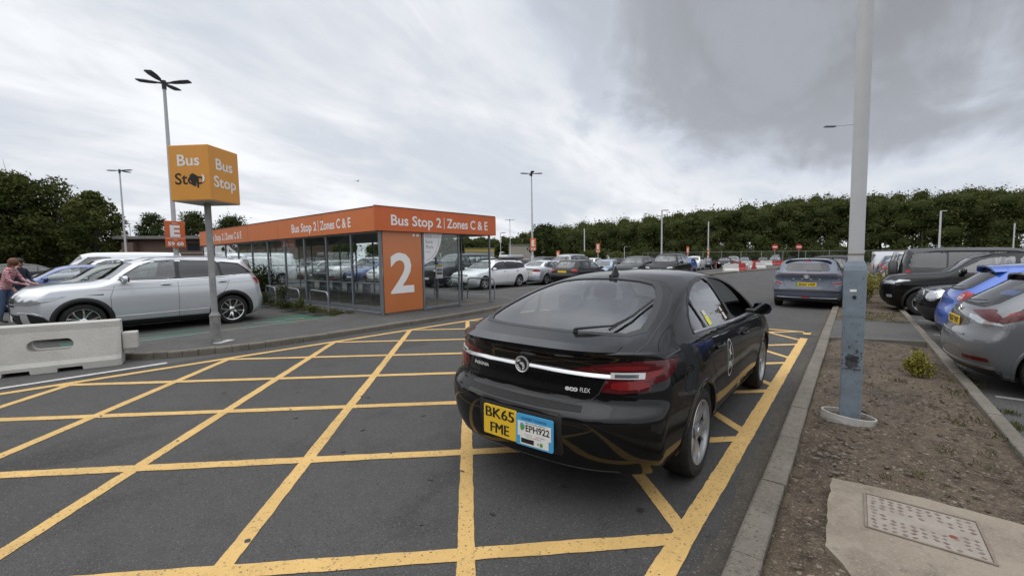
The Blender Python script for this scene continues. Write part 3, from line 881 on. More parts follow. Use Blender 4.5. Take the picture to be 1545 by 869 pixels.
# ------------------------------------------------------------------ car shapes
def shape_base(kind, L, W, H, wb, rw, fo=None):
    """side profile, glazing and panels of a body style, scaled to length, width, height and wheelbase"""
    fo = fo if fo is not None else (L - wb) * .47
    xf = wb / 2 + fo; xr = xf - L; cx = (xf + xr) / 2
    X = lambda f: cx + f * L
    Z = lambda f: f * H
    c = dict(x0=xr, x1=xf, W=W / 2, H=H, axles=(-wb / 2, wb / 2), rw=rw, ra=rw + .045, zb=.17, shoulder=.022, tum=.34, curve=.22,
             crown=.035, edge=.06, br=(.09, .17), bf=(.12, .22), kr=.05, kf=.06, wy=W / 2 - .015, tw=.215)
    if kind == 'hatch':
        top = [(-.365, .94), (-.335, .965), (-.22, .992), (-.05, 1.0), (.06, .985), (.13, .945), (.275, .70), (.31, .67), (.40, .615), (.47, .53), (.5, .46)]
        rear = [(.13, -.47), (.2, -.49), (.34, -.50), (.44, -.497), (.5, -.482), (.60, -.478), (.67, -.460), (.80, -.405), (.95, -.335)]
        front = [(.13, .455), (.22, .485), (.34, .5), (.46, .492), (.6, .44)]
        belt = [(-.5, .695), (-.2, .665), (.25, .625), (.5, .56)]
        gl = [(-.365, .745), (-.305, .86), (-.21, .912), (-.05, .925), (.06, .91), (.12, .865), (.235, .675), (.225, .655), (0, .672), (-.22, .69)]
        pil = [((-.285, .6), (-.27, 1), .03), ((-.045, .6), (-.06, 1), .08)]
        rg = [(-.62, .70), (.62, .70), (.56, .915), (-.56, .915)]
    elif kind == 'suv':
        top = [(-.445, .945), (-.40, .972), (-.22, .997), (-.05, 1.0), (.03, .985), (.088, .945), (.208, .715), (.24, .692), (.35, .672), (.45, .63), (.485, .59), (.5, .53)]
        rear = [(.14, -.47), (.22, -.495), (.34, -.50), (.46, -.49), (.6, -.482), (.66, -.472), (.95, -.415)]
        front = [(.14, .465), (.22, .49), (.34, .5), (.46, .5), (.56, .487), (.61, .46)]
        belt = [(-.5, .71), (-.2, .695), (.25, .665), (.5, .59)]
        gl = [(-.415, .755), (-.35, .895), (-.22, .938), (-.05, .948), (.025, .935), (.075, .89), (.168, .722), (.155, .698), (0, .70), (-.24, .71)]
        pil = [((-.265, .6), (-.25, 1), .05), ((-.06, .6), (-.07, 1), .08)]
        rg = [(-.64, .68), (.64, .68), (.57, .90), (-.57, .90)]
    elif kind == 'estate':
        top = [(-.465, .94), (-.42, .965), (-.25, .993), (-.06, 1.0), (.03, .985), (.095, .945), (.235, .70), (.27, .675), (.38, .62), (.46, .54), (.5, .46)]
        rear = [(.13, -.475), (.22, -.495), (.34, -.50), (.46, -.492), (.6, -.485), (.68, -.473), (.95, -.43)]
        front = [(.13, .46), (.22, .487), (.34, .5), (.46, .493), (.6, .44)]
        belt = [(-.5, .675), (-.2, .66), (.25, .63), (.5, .56)]
        gl = [(-.435, .735), (-.375, .87), (-.24, .92), (-.06, .93), (.03, .915), (.085, .87), (.195, .68), (.18, .66), (0, .672), (-.24, .685)]
        pil = [((-.275, .6), (-.26, 1), .05), ((-.065, .6), (-.075, 1), .08)]
        rg = [(-.62, .70), (.62, .70), (.56, .91), (-.56, .91)]
    elif kind == 'saloon':
        top = [(-.5, .715), (-.46, .74), (-.38, .76), (-.345, .775), (-.26, .90), (-.19, .965), (-.06, 1.0), (.03, .985), (.09, .945), (.225, .71), (.26, .685), (.38, .63), (.46, .55), (.5, .46)]
        rear = [(.13, -.475), (.22, -.495), (.36, -.50), (.46, -.495), (.6, -.485), (.7, -.49), (.76, -.47)]
        front = [(.13, .46), (.22, .487), (.34, .5), (.46, .493), (.6, .44)]
        belt = [(-.5, .70), (-.2, .68), (.25, .64), (.5, .56)]
        gl = [(-.315, .76), (-.25, .86), (-.18, .915), (-.06, .93), (.03, .915), (.08, .87), (.19, .69), (.17, .67), (0, .685), (-.2, .70)]
        pil = [((-.205, .6), (-.225, 1), .03), ((-.055, .6), (-.065, 1), .08)]
        rg = None
    elif kind == 'boxy':
        top = [(-.475, .955), (-.44, .985), (-.25, 1.0), (-.02, .997), (.06, .985), (.125, .935), (.20, .73), (.235, .665), (.36, .635), (.455, .585), (.5, .52)]
        rear = [(.16, -.49), (.26, -.5), (.42, -.5), (.55, -.495), (.7, -.49), (.95, -.465)]
        front = [(.16, .47), (.24, .492), (.36, .5), (.48, .498), (.58, .475)]
        belt = [(-.5, .635), (-.2, .63), (.25, .61), (.5, .56)]
        gl = [(-.455, .66), (-.435, .90), (-.25, .925), (-.02, .925), (.06, .905), (.105, .87), (.18, .66), (.165, .635), (0, .64), (-.24, .645)]
        pil = [((-.26, .6), (-.255, 1), .05), ((-.045, .6), (-.05, 1), .07)]
        rg = [(-.66, .67), (.66, .67), (.6, .90), (-.6, .90)]
    elif kind == 'van':
        top = [(-.485, .965), (-.45, .99), (-.2, 1.0), (.15, .985), (.24, .94), (.35, .66), (.385, .60), (.45, .545), (.5, .46)]
        rear = [(.13, -.49), (.26, -.5), (.5, -.498), (.95, -.48)]
        front = [(.13, .465), (.22, .49), (.34, .5), (.44, .495), (.52, .475)]
        belt = [(-.5, .56), (.1, .545), (.5, .49)]
        gl = [(.06, .585), (.065, .86), (.14, .87), (.21, .86), (.325, .60), (.315, .555), (.2, .56)]
        pil = []
        rg = [(-.66, .58), (.66, .58), (.62, .88), (-.62, .88)]
    sx = lambda pts: [(X(a), Z(b)) for a, b in pts]
    c['top'] = sx(top); c['rear'] = [(Z(z), X(x)) for z, x in rear]; c['front'] = [(Z(z), X(x)) for z, x in front]
    c['belt'] = sx(belt); c['glass'] = sx(gl); c['pillars'] = [((X(a[0]), Z(a[1])), (X(b[0]), Z(b[1])), g) for a, b, g in pil]
    w = W / 2
    tp = {'hatch': (.148, .262), 'suv': (.10, .195), 'estate': (.11, .222), 'saloon': (.107, .213), 'boxy': (.135, .192), 'van': (.25, .335)}[kind]
    k1 = .50 if kind in ('boxy', 'van') else .58
    c['screen'] = [(X(tp[0]), -w * (.64 if kind in ('boxy', 'van') else .58)), (X(tp[1]), -w * .74), (X(tp[1]) + .07, -w * .4), (X(tp[1]) + .085, 0), (X(tp[1]) + .07, w * .4), (X(tp[1]), w * .74), (X(tp[0]), w * (.64 if kind in ('boxy', 'van') else .58)), (X(tp[0]) + .03, 0)]
    if rg: c['rearglass'] = rounded_quad([(a * w, Z(b)) for a, b in rg]); c['rearglass_ax'] = 'rear'; c['rg_depth'] = X(-.30 if kind == 'hatch' else -.40)
    else:
        c['rearglass'] = [(X(-.335), -w * .60), (X(-.345), 0), (X(-.335), w * .60), (X(-.225), w * .54), (X(-.215), 0), (X(-.225), -w * .54)]; c['rearglass_ax'] = 'top'; c['rg_floor'] = Z(.70)
    c['cab_x'] = X(tp[1]) + .05; c['cab_floor'] = Z(.60)
    dz0 = .30
    xb = c['pillars'][-1][0][0] if c['pillars'] else X(.06)
    xa = X(tp[1]) - .03; xr_ = c['axles'][0]
    c['seams'] = [] if kind == 'van' else [[(xb, dz0), (xb, Z(.66))], [(xa + .04, dz0), (xa + .05, Z(.5)), (xa - .02, Z(.63))], [(xr_ + c['ra'] + .06, dz0), (xr_ + c['ra'] + .04, rw + .2), (xr_ + .16, Z(.5)), (xr_ + .02, Z(.66))], [(xr_ + c['ra'] + .06, dz0), (xa + .04, dz0)]]
    if kind == 'van': c['seams'] = [[(X(.05), dz0), (X(.05), Z(.85))], [(X(.30), dz0), (X(.31), Z(.5))], [(X(-.2), dz0), (X(-.2), Z(.88))]]
    c['mirror'] = (X(tp[1]) - .22 * (L / 4.4), Z(.59 if kind == 'van' else (.70 if kind == 'suv' else .665))); c['handles'] = [(xb + .22, Z(.63 if kind == 'suv' else .60)), (xr_ + .18, Z(.64 if kind == 'suv' else .61))] if kind != 'van' else [(X(.1), Z(.5))]
    # lamps, grille, plates
    hz = Z(.50)
    hl = [(w * .58, hz - .055), (w * .985, hz - .01), (w * .985, hz + .085), (w * .55, hz + .03)]
    c['panels'] = [('headlight', 'front', chaikin(hl, 1), CLEAR_LENS, .004, True),
                   ('grille', 'front', chaikin([(-w * .52, hz - .07), (w * .52, hz - .07), (w * .55, hz + .035), (-w * .55, hz + .035)], 1), BLACK, .003, False),
                   ('lower_grille', 'front', chaikin([(-w * .6, .26), (w * .6, .26), (w * .5, .40), (-w * .5, .40)], 1), BLACK, .003, False)]
    if kind in ('hatch', 'suv', 'estate', 'boxy'):
        tz = Z(.60)
        tl = [(w * .56, tz - .05), (w * .99, tz - .07), (w * .99, tz + .07), (w * .60, tz + .08)] if kind != 'boxy' else [(w * .78, Z(.44)), (w * .96, Z(.44)), (w * .93, Z(.62)), (w * .77, Z(.62))]
        c['panels'].append(('taillight', 'rear', chaikin(tl, 1), RED_LENS, .004, True))
        c['strips'] = []
    elif kind == 'saloon':
        tz = Z(.58); c['panels'].append(('taillight', 'rear', chaikin([(w * .50, tz - .045), (w * .99, tz - .06), (w * .99, tz + .07), (w * .52, tz + .06)], 1), RED_LENS, .004, True))
    else:
        c['panels'].append(('taillight', 'rear', chaikin([(w * .86, Z(.35)), (w * .98, Z(.35)), (w * .97, Z(.55)), (w * .86, Z(.55))], 1), RED_LENS, .004, True))
    c['fplate'] = (xf + .005, 0, Z(.27)); c['rplate'] = (xr - .002, 0, Z(.56 if kind in ('hatch', 'suv', 'estate') else .5))
    return c
def rounded_quad(q): return chaikin(resample(q, .3), 1)

def plates(root, c, sk, rear=None, front=None, green=False, rz=None):
    if front is not None:
        p, n, d = sk.hit('front', 0, rz or c['fplate'][2]); plate(root, front, p + Vector((.012, 0, 0)), 'front')
    if rear is not None:
        z = rz or c['rplate'][2]; p, n, d = sk.hit('rear', 0, z); plate(root, rear, p + Vector((-.014, 0, 0)), 'rear', green=green, tiltz=math.atan2(-n.z, -n.x) * -1 * 0)
# ------------------------------------------------------------------ the setting
ASPHALT = ground_mat('asphalt', [(.058, .056, .054), (.35, .40, .62, (.075, .072, .069), .8, (1, 1, 1)), (2.2, .52, .72, (.040, .039, .038), .7, (1, 1, 1)), (.5, .50, .64, (.066, .063, .060), .8, (1.6, .12, 1)), (.7, .56, .66, (.034, .033, .032), .7, (1, .5, 1)), (9, .6, .72, (.075, .072, .068), .5, (1, 1, 1))], .88, (170, .55), speck=[(190, .86, (.14, .135, .13)), (120, .93, (.028, .028, .028))])
LOT = ground_mat('lot_asphalt', [(.068, .066, .064), (.25, .42, .62, (.088, .085, .080), .8, (1, 1, 1)), (1.3, .5, .7, (.055, .053, .052), .7, (1, 1, 1))], .9, (120, .5), speck=[(90, .88, (.13, .125, .12))])
PAVE = ground_mat('pavement_asphalt', [(.075, .072, .070), (.8, .42, .62, (.098, .094, .088), .8, (1, 1, 1)), (3.0, .5, .7, (.055, .053, .052), .6, (1, 1, 1))], .9, (150, .6), speck=[(110, .84, (.16, .155, .145))])
KERB = ground_mat('kerb_concrete', [(.170, .150, .122), (1.6, .40, .62, (.128, .112, .092), .85, (1, 1, 1)), (7, .5, .7, (.215, .195, .165), .6, (1, 1, 1)), (.7, .5, .66, (.095, .085, .070), .7, (1, 1, 1)), (16, .58, .7, (.07, .064, .054), .6, (1, 1, 1))], .92, (90, .7), speck=[(150, .84, (.215, .195, .165)), (80, .9, (.08, .072, .060))])
SLABM = ground_mat('slab_concrete', [(.245, .205, .16), (1.3, .42, .60, (.175, .143, .11), .9, (1, 1, 1)), (5, .5, .72, (.30, .26, .21), .6, (1, 1, 1)), (11, .56, .68, (.13, .108, .085), .7, (1, 1, 1)), (2.2, .54, .64, (.155, .125, .095), .8, (1, 1, 1))], .92, (60, .5), speck=[(170, .88, (.29, .255, .21))])
SOIL = ground_mat('bare_soil', [(.080, .058, .039), (1.1, .40, .62, (.112, .084, .058), .8, (1, 1, 1)), (1.5, .53, .66, (.036, .027, .021), .9, (1, .6, 1)), (6, .46, .62, (.052, .038, .028), .8, (1, 1, 1)), (26, .54, .72, (.15, .122, .095), .5, (1, 1, 1))], .97, (42, 1.0), speck=[(140, .86, (.19, .158, .125)), (90, .90, (.045, .036, .029)), (55, .95, (.22, .19, .15))])
GRASS = ground_mat('rough_grass', [(.055, .065, .025), (.3, .4, .6, (.085, .085, .035), .8, (1, 1, 1)), (3, .45, .65, (.04, .05, .018), .7, (1, 1, 1))], .95, (20, .8))

def sheet(name, poly, z, m, thick=None):
    mb = MB()
    if thick: mb.prism(poly, z - thick, z)
    else: mb.add([(x, y, z) for x, y in poly], [tuple(range(len(poly)))])
    o = mb.build(name, m, fix=True); tag(o, kind='structure'); return o
sheet('ground', [(2500 * math.cos(a), 2500 * math.sin(a)) for a in np.linspace(0, 2 * math.pi, 40, endpoint=False)], -.03, GRASS)
sheet('car_park', [(-95, -40), (60, -40), (60, 92), (-10, 92), (-95, 70)], -.005, LOT)
sheet('road', [(-8.3, -25), (-8.30, 12), (-9.9, 27.5), (-10.3, 38), (-9.2, 52), (-7.6, 66), (-5, 92), (1.0, 92), (-.45, 40), (-.45, -25)], 0.0, ASPHALT)

# kerb along the right: outer edge x=-0.45
def kerb(name, path, w, h, m=KERB, base=-.02, unit=.915, left=True):
    """kerbstones of one run with fine joints; path along the road face, stones lie to the left (or right) of it"""
    pts = []
    P_ = [Vector((a, b)) for a, b in path]; acc = 0
    mb = MB()
    for a, b in zip(P_[:-1], P_[1:]):
        L_ = (b - a).length; d = (b - a) / L_; n = Vector((-d.y, d.x)) * (1 if left else -1); k = max(1, round(L_ / unit)); s = L_ / k
        for i in range(k):
            p = a + d * (i * s + .004); q = a + d * ((i + 1) * s - .004); dz = random.uniform(-.004, .004); dn = n * random.uniform(-.004, .004)
            c1, c2 = p + dn, q + dn; b_ = .022
            prof = [(0, base), (0, h - b_), (b_ * .35, h - b_ * .35), (b_, h), (w - .008, h), (w, h - .008), (w, base)]
            vs = [(c.x + n.x * o, c.y + n.y * o, z + dz * (z > 0)) for c in (c1, c2) for o, z in prof]; m_ = len(prof)
            mb.add(vs, [tuple(range(m_)), tuple(range(2 * m_ - 1, m_ - 1, -1))] + [(j, (j + 1) % m_, m_ + (j + 1) % m_, m_ + j) for j in range(m_)])
    o = mb.build(name, m, fix=True); tag(o, kind='structure'); return o
kerb('kerb', [(-.45, -4), (-.45, 62)], .15, .095, left=False)
kerb('kerb', [(1.20, -4), (1.20, 62)], .12, .10, left=True)

# verge between them, a gently uneven strip of bare soil crossed by a paved path
def verge(y0, y1, name='verge'):
    nx, ny = 26, int((y1 - y0) / .06) if y1 < 12 else int((y1 - y0) / .3); rng = np.random.RandomState(3)
    mb = MB(); h = rng.rand(ny + 1, nx + 1); 
    for _ in range(2): h = (h + np.roll(h, 1, 0) + np.roll(h, 1, 1) + np.roll(h, -1, 0) + np.roll(h, -1, 1)) / 5
    big = rng.rand(ny // 8 + 3, nx // 8 + 3)
    vs = []
    for j in range(ny + 1):
        for i in range(nx + 1):
            x = -.30 + 1.38 * i / nx; y = y0 + (y1 - y0) * j / ny
            u, v = j / 8, i / 8; a, b = int(u), int(v); fu, fv = u - a, v - b
            bb = big[a, b] * (1 - fu) * (1 - fv) + big[a + 1, b] * fu * (1 - fv) + big[a, b + 1] * (1 - fu) * fv + big[a + 1, b + 1] * fu * fv
            edge = min(i, nx - i) / nx
            vs.append((x, y, .050 + .03 * min(1, edge * 5) + (h[j, i] - .5) * .035 + (bb - .5) * .035))
    mb.add(vs, [(j * (nx + 1) + i, j * (nx + 1) + i + 1, (j + 1) * (nx + 1) + i + 1, (j + 1) * (nx + 1) + i) for j in range(ny) for i in range(nx)])
    o = mb.build(name, SOIL, smooth=180); tag(o, kind='structure')
verge(-3, 10.05); verge(12.95, 62)
sheet('path', [(-.30, 10.05), (1.08, 10.55), (1.08, 13.4), (-.30, 12.95)], .088, PAVE)
mb = MB()
for a, b in (((-.30, 10.0), (1.08, 10.5)), ((-.30, 12.97), (1.08, 13.42))):
    d = Vector((b[0] - a[0], b[1] - a[1])).normalized(); n = (-d.y * .05, d.x * .05)
    mb.prism([a, b, (b[0] + n[0], b[1] + n[1]), (a[0] + n[0], a[1] + n[1])], 0, .104)
tag(mb.build('path_edging', KERB, fix=True), kind='structure')

# left pavement: raised, dying into the parking bays behind
LK = [(-9.75, 1.30), (-9.15, 1.48), (-8.70, 2.0), (-8.42, 2.9), (-8.30, 4.0), (-8.30, 7.0), (-8.42, 9.3), (-8.75, 11.0), (-9.4, 12.2), (-10.4, 12.9), (-12, 13.2), (-24, 13.4)]
LKs = chaikin(LK, 2, closed=False)
kerb('kerb', LKs, .13, .105, left=True)
mb = MB()
inner = []
for i, (x, y) in enumerate(LKs):
    a = LKs[max(0, i - 1)]; b = LKs[min(len(LKs) - 1, i + 1)]; d = Vector((b[0] - a[0], b[1] - a[1])).normalized(); inner.append((x - d.y * .13, y + d.x * .13))
mb.add([(x, y, .098) for x, y in inner] + [(-24, 6.55, .098), (-11.05, 6.55, .098), (-11.0, 6.0, .085), (-10.55, 5.4, .085), (-10.4, 2.0, .085), (-10.4, 1.25, .06)], [tuple(range(len(inner) + 6))])
o = mb.build('pavement', PAVE, fix=True); tag(o, kind='structure')
GREENP = ground_mat('worn_green_paint', [(.040, .125, .085), (.9, .44, .56, (.080, .078, .074), .95, (1, .5, 1)), (6, .5, .62, (.085, .082, .076), .8, (1, 1, 1)), (1.3, .58, .62, (.13, .075, .055), .7, (1, 1, 1))], .85, (120, .5))
mb = MB(); mb.add([(-10.55, 5.4, .085), (-10.4, 2.0, .085), (-10.4, 1.25, .06), (-11.3, 1.2, .002), (-11.3, 5.75, .002), (-11.0, 6.0, .085)], [tuple(range(6))])
tag(mb.build('pavement_ramp', GREENP, fix=True), kind='structure')
sheet('green_bay', [(-11.36, 1.0), (-11.36, 5.85), (-12.6, 6.0), (-12.0, 4.6), (-11.98, 1.0)], .004, GREENP)
sheet('green_bay', [(-10.5, 13.9), (-8.9, 13.6), (-9.2, 14.7), (-10.8, 15.2)], .004, GREENP)

# markings
def worn(name, col, edge=(.10, .095, .09)):
    m = ground_mat(name, [col, (1.1, .42, .64, tuple(c * .82 for c in col), .8, (1, 1, 1)), (1.3, .52, .66, tuple(c * .66 for c in col), .7, (1.3, .12, 1)), (5, .5, .7, tuple(c * .86 for c in col), .8, (1, 1, 1)), (16, .60, .70, tuple(c * .52 for c in col), .75, (1, 1, 1)), (38, .60, .68, tuple(c * .40 for c in col), .7, (1, 1, 1))], .75, (150, .5), speck=[(95, .93, (.12, .10, .07)), (210, .90, tuple(min(1, c * 1.12) for c in col))])
    return m
YEL = worn('yellow_marking', (.62, .40, .145)); WHT = worn('white_marking', (.50, .49, .47)); WHT2 = worn('faded_white_marking', (.30, .295, .28))
def line(mb, a, b, w, z=.004, jag=.0028):
    a = Vector(a); b = Vector(b); d = (b - a); L_ = d.length; d /= L_; n = Vector((-d.y, d.x)); k = max(2, int(L_ / .05)); vs = []
    j1 = j2 = 0
    for i in range(k + 1):
        p = a + d * L_ * i / k; j1 = .6 * j1 + random.uniform(-jag, jag); j2 = .6 * j2 + random.uniform(-jag, jag)
        q1 = p + n * (w / 2 + j1); q2 = p - n * (w / 2 + j2); vs += [(q1.x, q1.y, z), (q2.x, q2.y, z)]
    mb.add(vs, [(2 * i, 2 * i + 1, 2 * i + 3, 2 * i + 2) for i in range(k)])
th = .770831; o0 = Vector((-1.6066, 1.6125)); dA = Vector((-math.sin(th), math.cos(th))); dB = Vector((-math.cos(th), -math.sin(th))); sA, sB = 1.28226, 1.25299
BX = [(-.71, -4), (-.71, 11.05), (-7.57, 11.0), (-7.70, 8.0), (-7.86, 4.0), (-8.03, .16), (-8.2, -4)]
def clipped(p, d):
    ts = []
    for i in range(len(BX)):
        a = Vector(BX[i]); b = Vector(BX[(i + 1) % len(BX)]); e = b - a; den = d.x * e.y - d.y * e.x
        if abs(den) < 1e-9: continue
        t = ((a.x - p.x) * e.y - (a.y - p.y) * e.x) / den; u = ((a.x - p.x) * d.y - (a.y - p.y) * d.x) / den
        if 0 <= u <= 1: ts.append(t)
    return (min(ts), max(ts)) if len(ts) >= 2 else None
mb = MB()
for fam, (d, stp, ostep, w, rng_, z) in {'a': (dA, sA, dB, .098, range(-9, 8), .004), 'b': (dB, sB, dA, .105, range(-3, 15), .0048)}.items():
    for i in rng_:
        p = o0 + ostep * stp * i; r_ = clipped(p, d)
        if r_ and r_[1] - r_[0] > .15: line(mb, p + d * r_[0], p + d * r_[1], w, z)
line(mb, (-.71, -4), (-.71, 10.2), .125, .0056); line(mb, (-.71, 10.75), (-.71, 11.1), .125, .0056)
line(mb, (-.66, 11.05), (-7.6, 11.0), .12, .0056)
for a, b in zip(BX[2:-1], BX[3:]): line(mb, a, b, .125, .0056)
tag(mb.build('yellow_box_marking', YEL), kind='structure')
mb = MB(); line(mb, (-8.36, 1.86), (-8.47, -6), .11)
for a, b in (((-10.75, 33.2), (-10.35, 35.6)), ((-9.15, 53.0), (-8.55, 57.0)), ((-10.9, 29.3), (-10.95, 31.0))): line(mb, a, b, .22)
tag(mb.build('white_marking', WHT), kind='structure')
mb = MB(); line(mb, (-10.42, 1.25), (-10.58, 5.45), .05, .091); line(mb, (-11.33, 1.25), (-11.33, 5.8), .07, .0056)
for (x, y, l) in ((-11.75, 4.4, .5), (-11.6, 4.9, .35), (-11.85, 5.2, .4)): line(mb, (x, y), (x + .25, y + l), .06, .0056); 
for k in range(24):      # parking bays of the rows beyond the shelter
    x = -13.6 - 2.42 * k
    line(mb, (x, 15.3), (x, 24.9), .09, .001)
for k in range(14): line(mb, (-12.0 - 2.42 * k, 30.5), (-12.0 - 2.42 * k, 35), .09, .001)
for k in range(18): line(mb, (1.35, 7.3 + 2.5 * k - 2.5), (5.8, 7.4 + 2.5 * k - 2.5), .09, .001)
tag(mb.build('bay_marking', WHT2), kind='structure')
mb = MB(); mb.add([(-.86, 10.42, .0032), (-.52, 10.45, .0032), (-.52, 10.62, .0032), (-.86, 10.60, .0032)], [(0, 1, 2, 3)])
tag(mb.build('road_patch', mat('dark_patch', (.03, .029, .028), .9)), kind='structure')
# far island beyond the lane
isl = chaikin([(-10.0, 27.0), (-9.4, 27.6), (-9.8, 38), (-8.7, 52), (-7.2, 66), (-7.9, 66.5), (-9.6, 52), (-10.6, 38), (-10.5, 28)], 1)
sheet('traffic_island', isl, .11, ground_mat('island_soil', [(.10, .085, .065), (.6, .4, .6, (.15, .135, .11), .8, (1, 1, 1))], .95, (20, .6)), .14)

DIRT = ground_mat('kerbside_dirt', [(.062, .056, .050), (2.5, .42, .6, (.088, .074, .058), .9, (1, .3, 1)), (9, .5, .66, (.05, .046, .042), .8, (1, 1, 1))], .95, (120, .7), speck=[(120, .88, (.18, .155, .125))])
mb = MB(); rd = random.Random(2); yy = np.arange(-4, 40, .12); vs = []
for y in yy: vs += [(-.45, y, .0022), (-.60 + rd.uniform(-.035, .05), y, .0022)]
mb.add(vs, [(2 * i, 2 * i + 2, 2 * i + 3, 2 * i + 1) for i in range(len(yy) - 1)]); tag(mb.build('road_dirt', DIRT, fix=True), kind='structure')

mb = MB(); rd = random.Random(9)
for k in range(46):
    x, y = rd.uniform(-7.5, -.8), rd.uniform(.4, 10.5) if k > 14 else rd.uniform(.8, 4); a_, b_ = rd.uniform(.008, .03), rd.uniform(.008, .03)
    mb.add([(x + a_ * math.cos(t) * rd.uniform(.8, 1.2), y + b_ * math.sin(t) * rd.uniform(.8, 1.2), .0066) for t in np.linspace(0, 2 * math.pi, 12, endpoint=False)], [tuple(range(12))])
tag(mb.build('road_stain', mat('oil_spot', (.026, .025, .025), .6)), kind='structure')
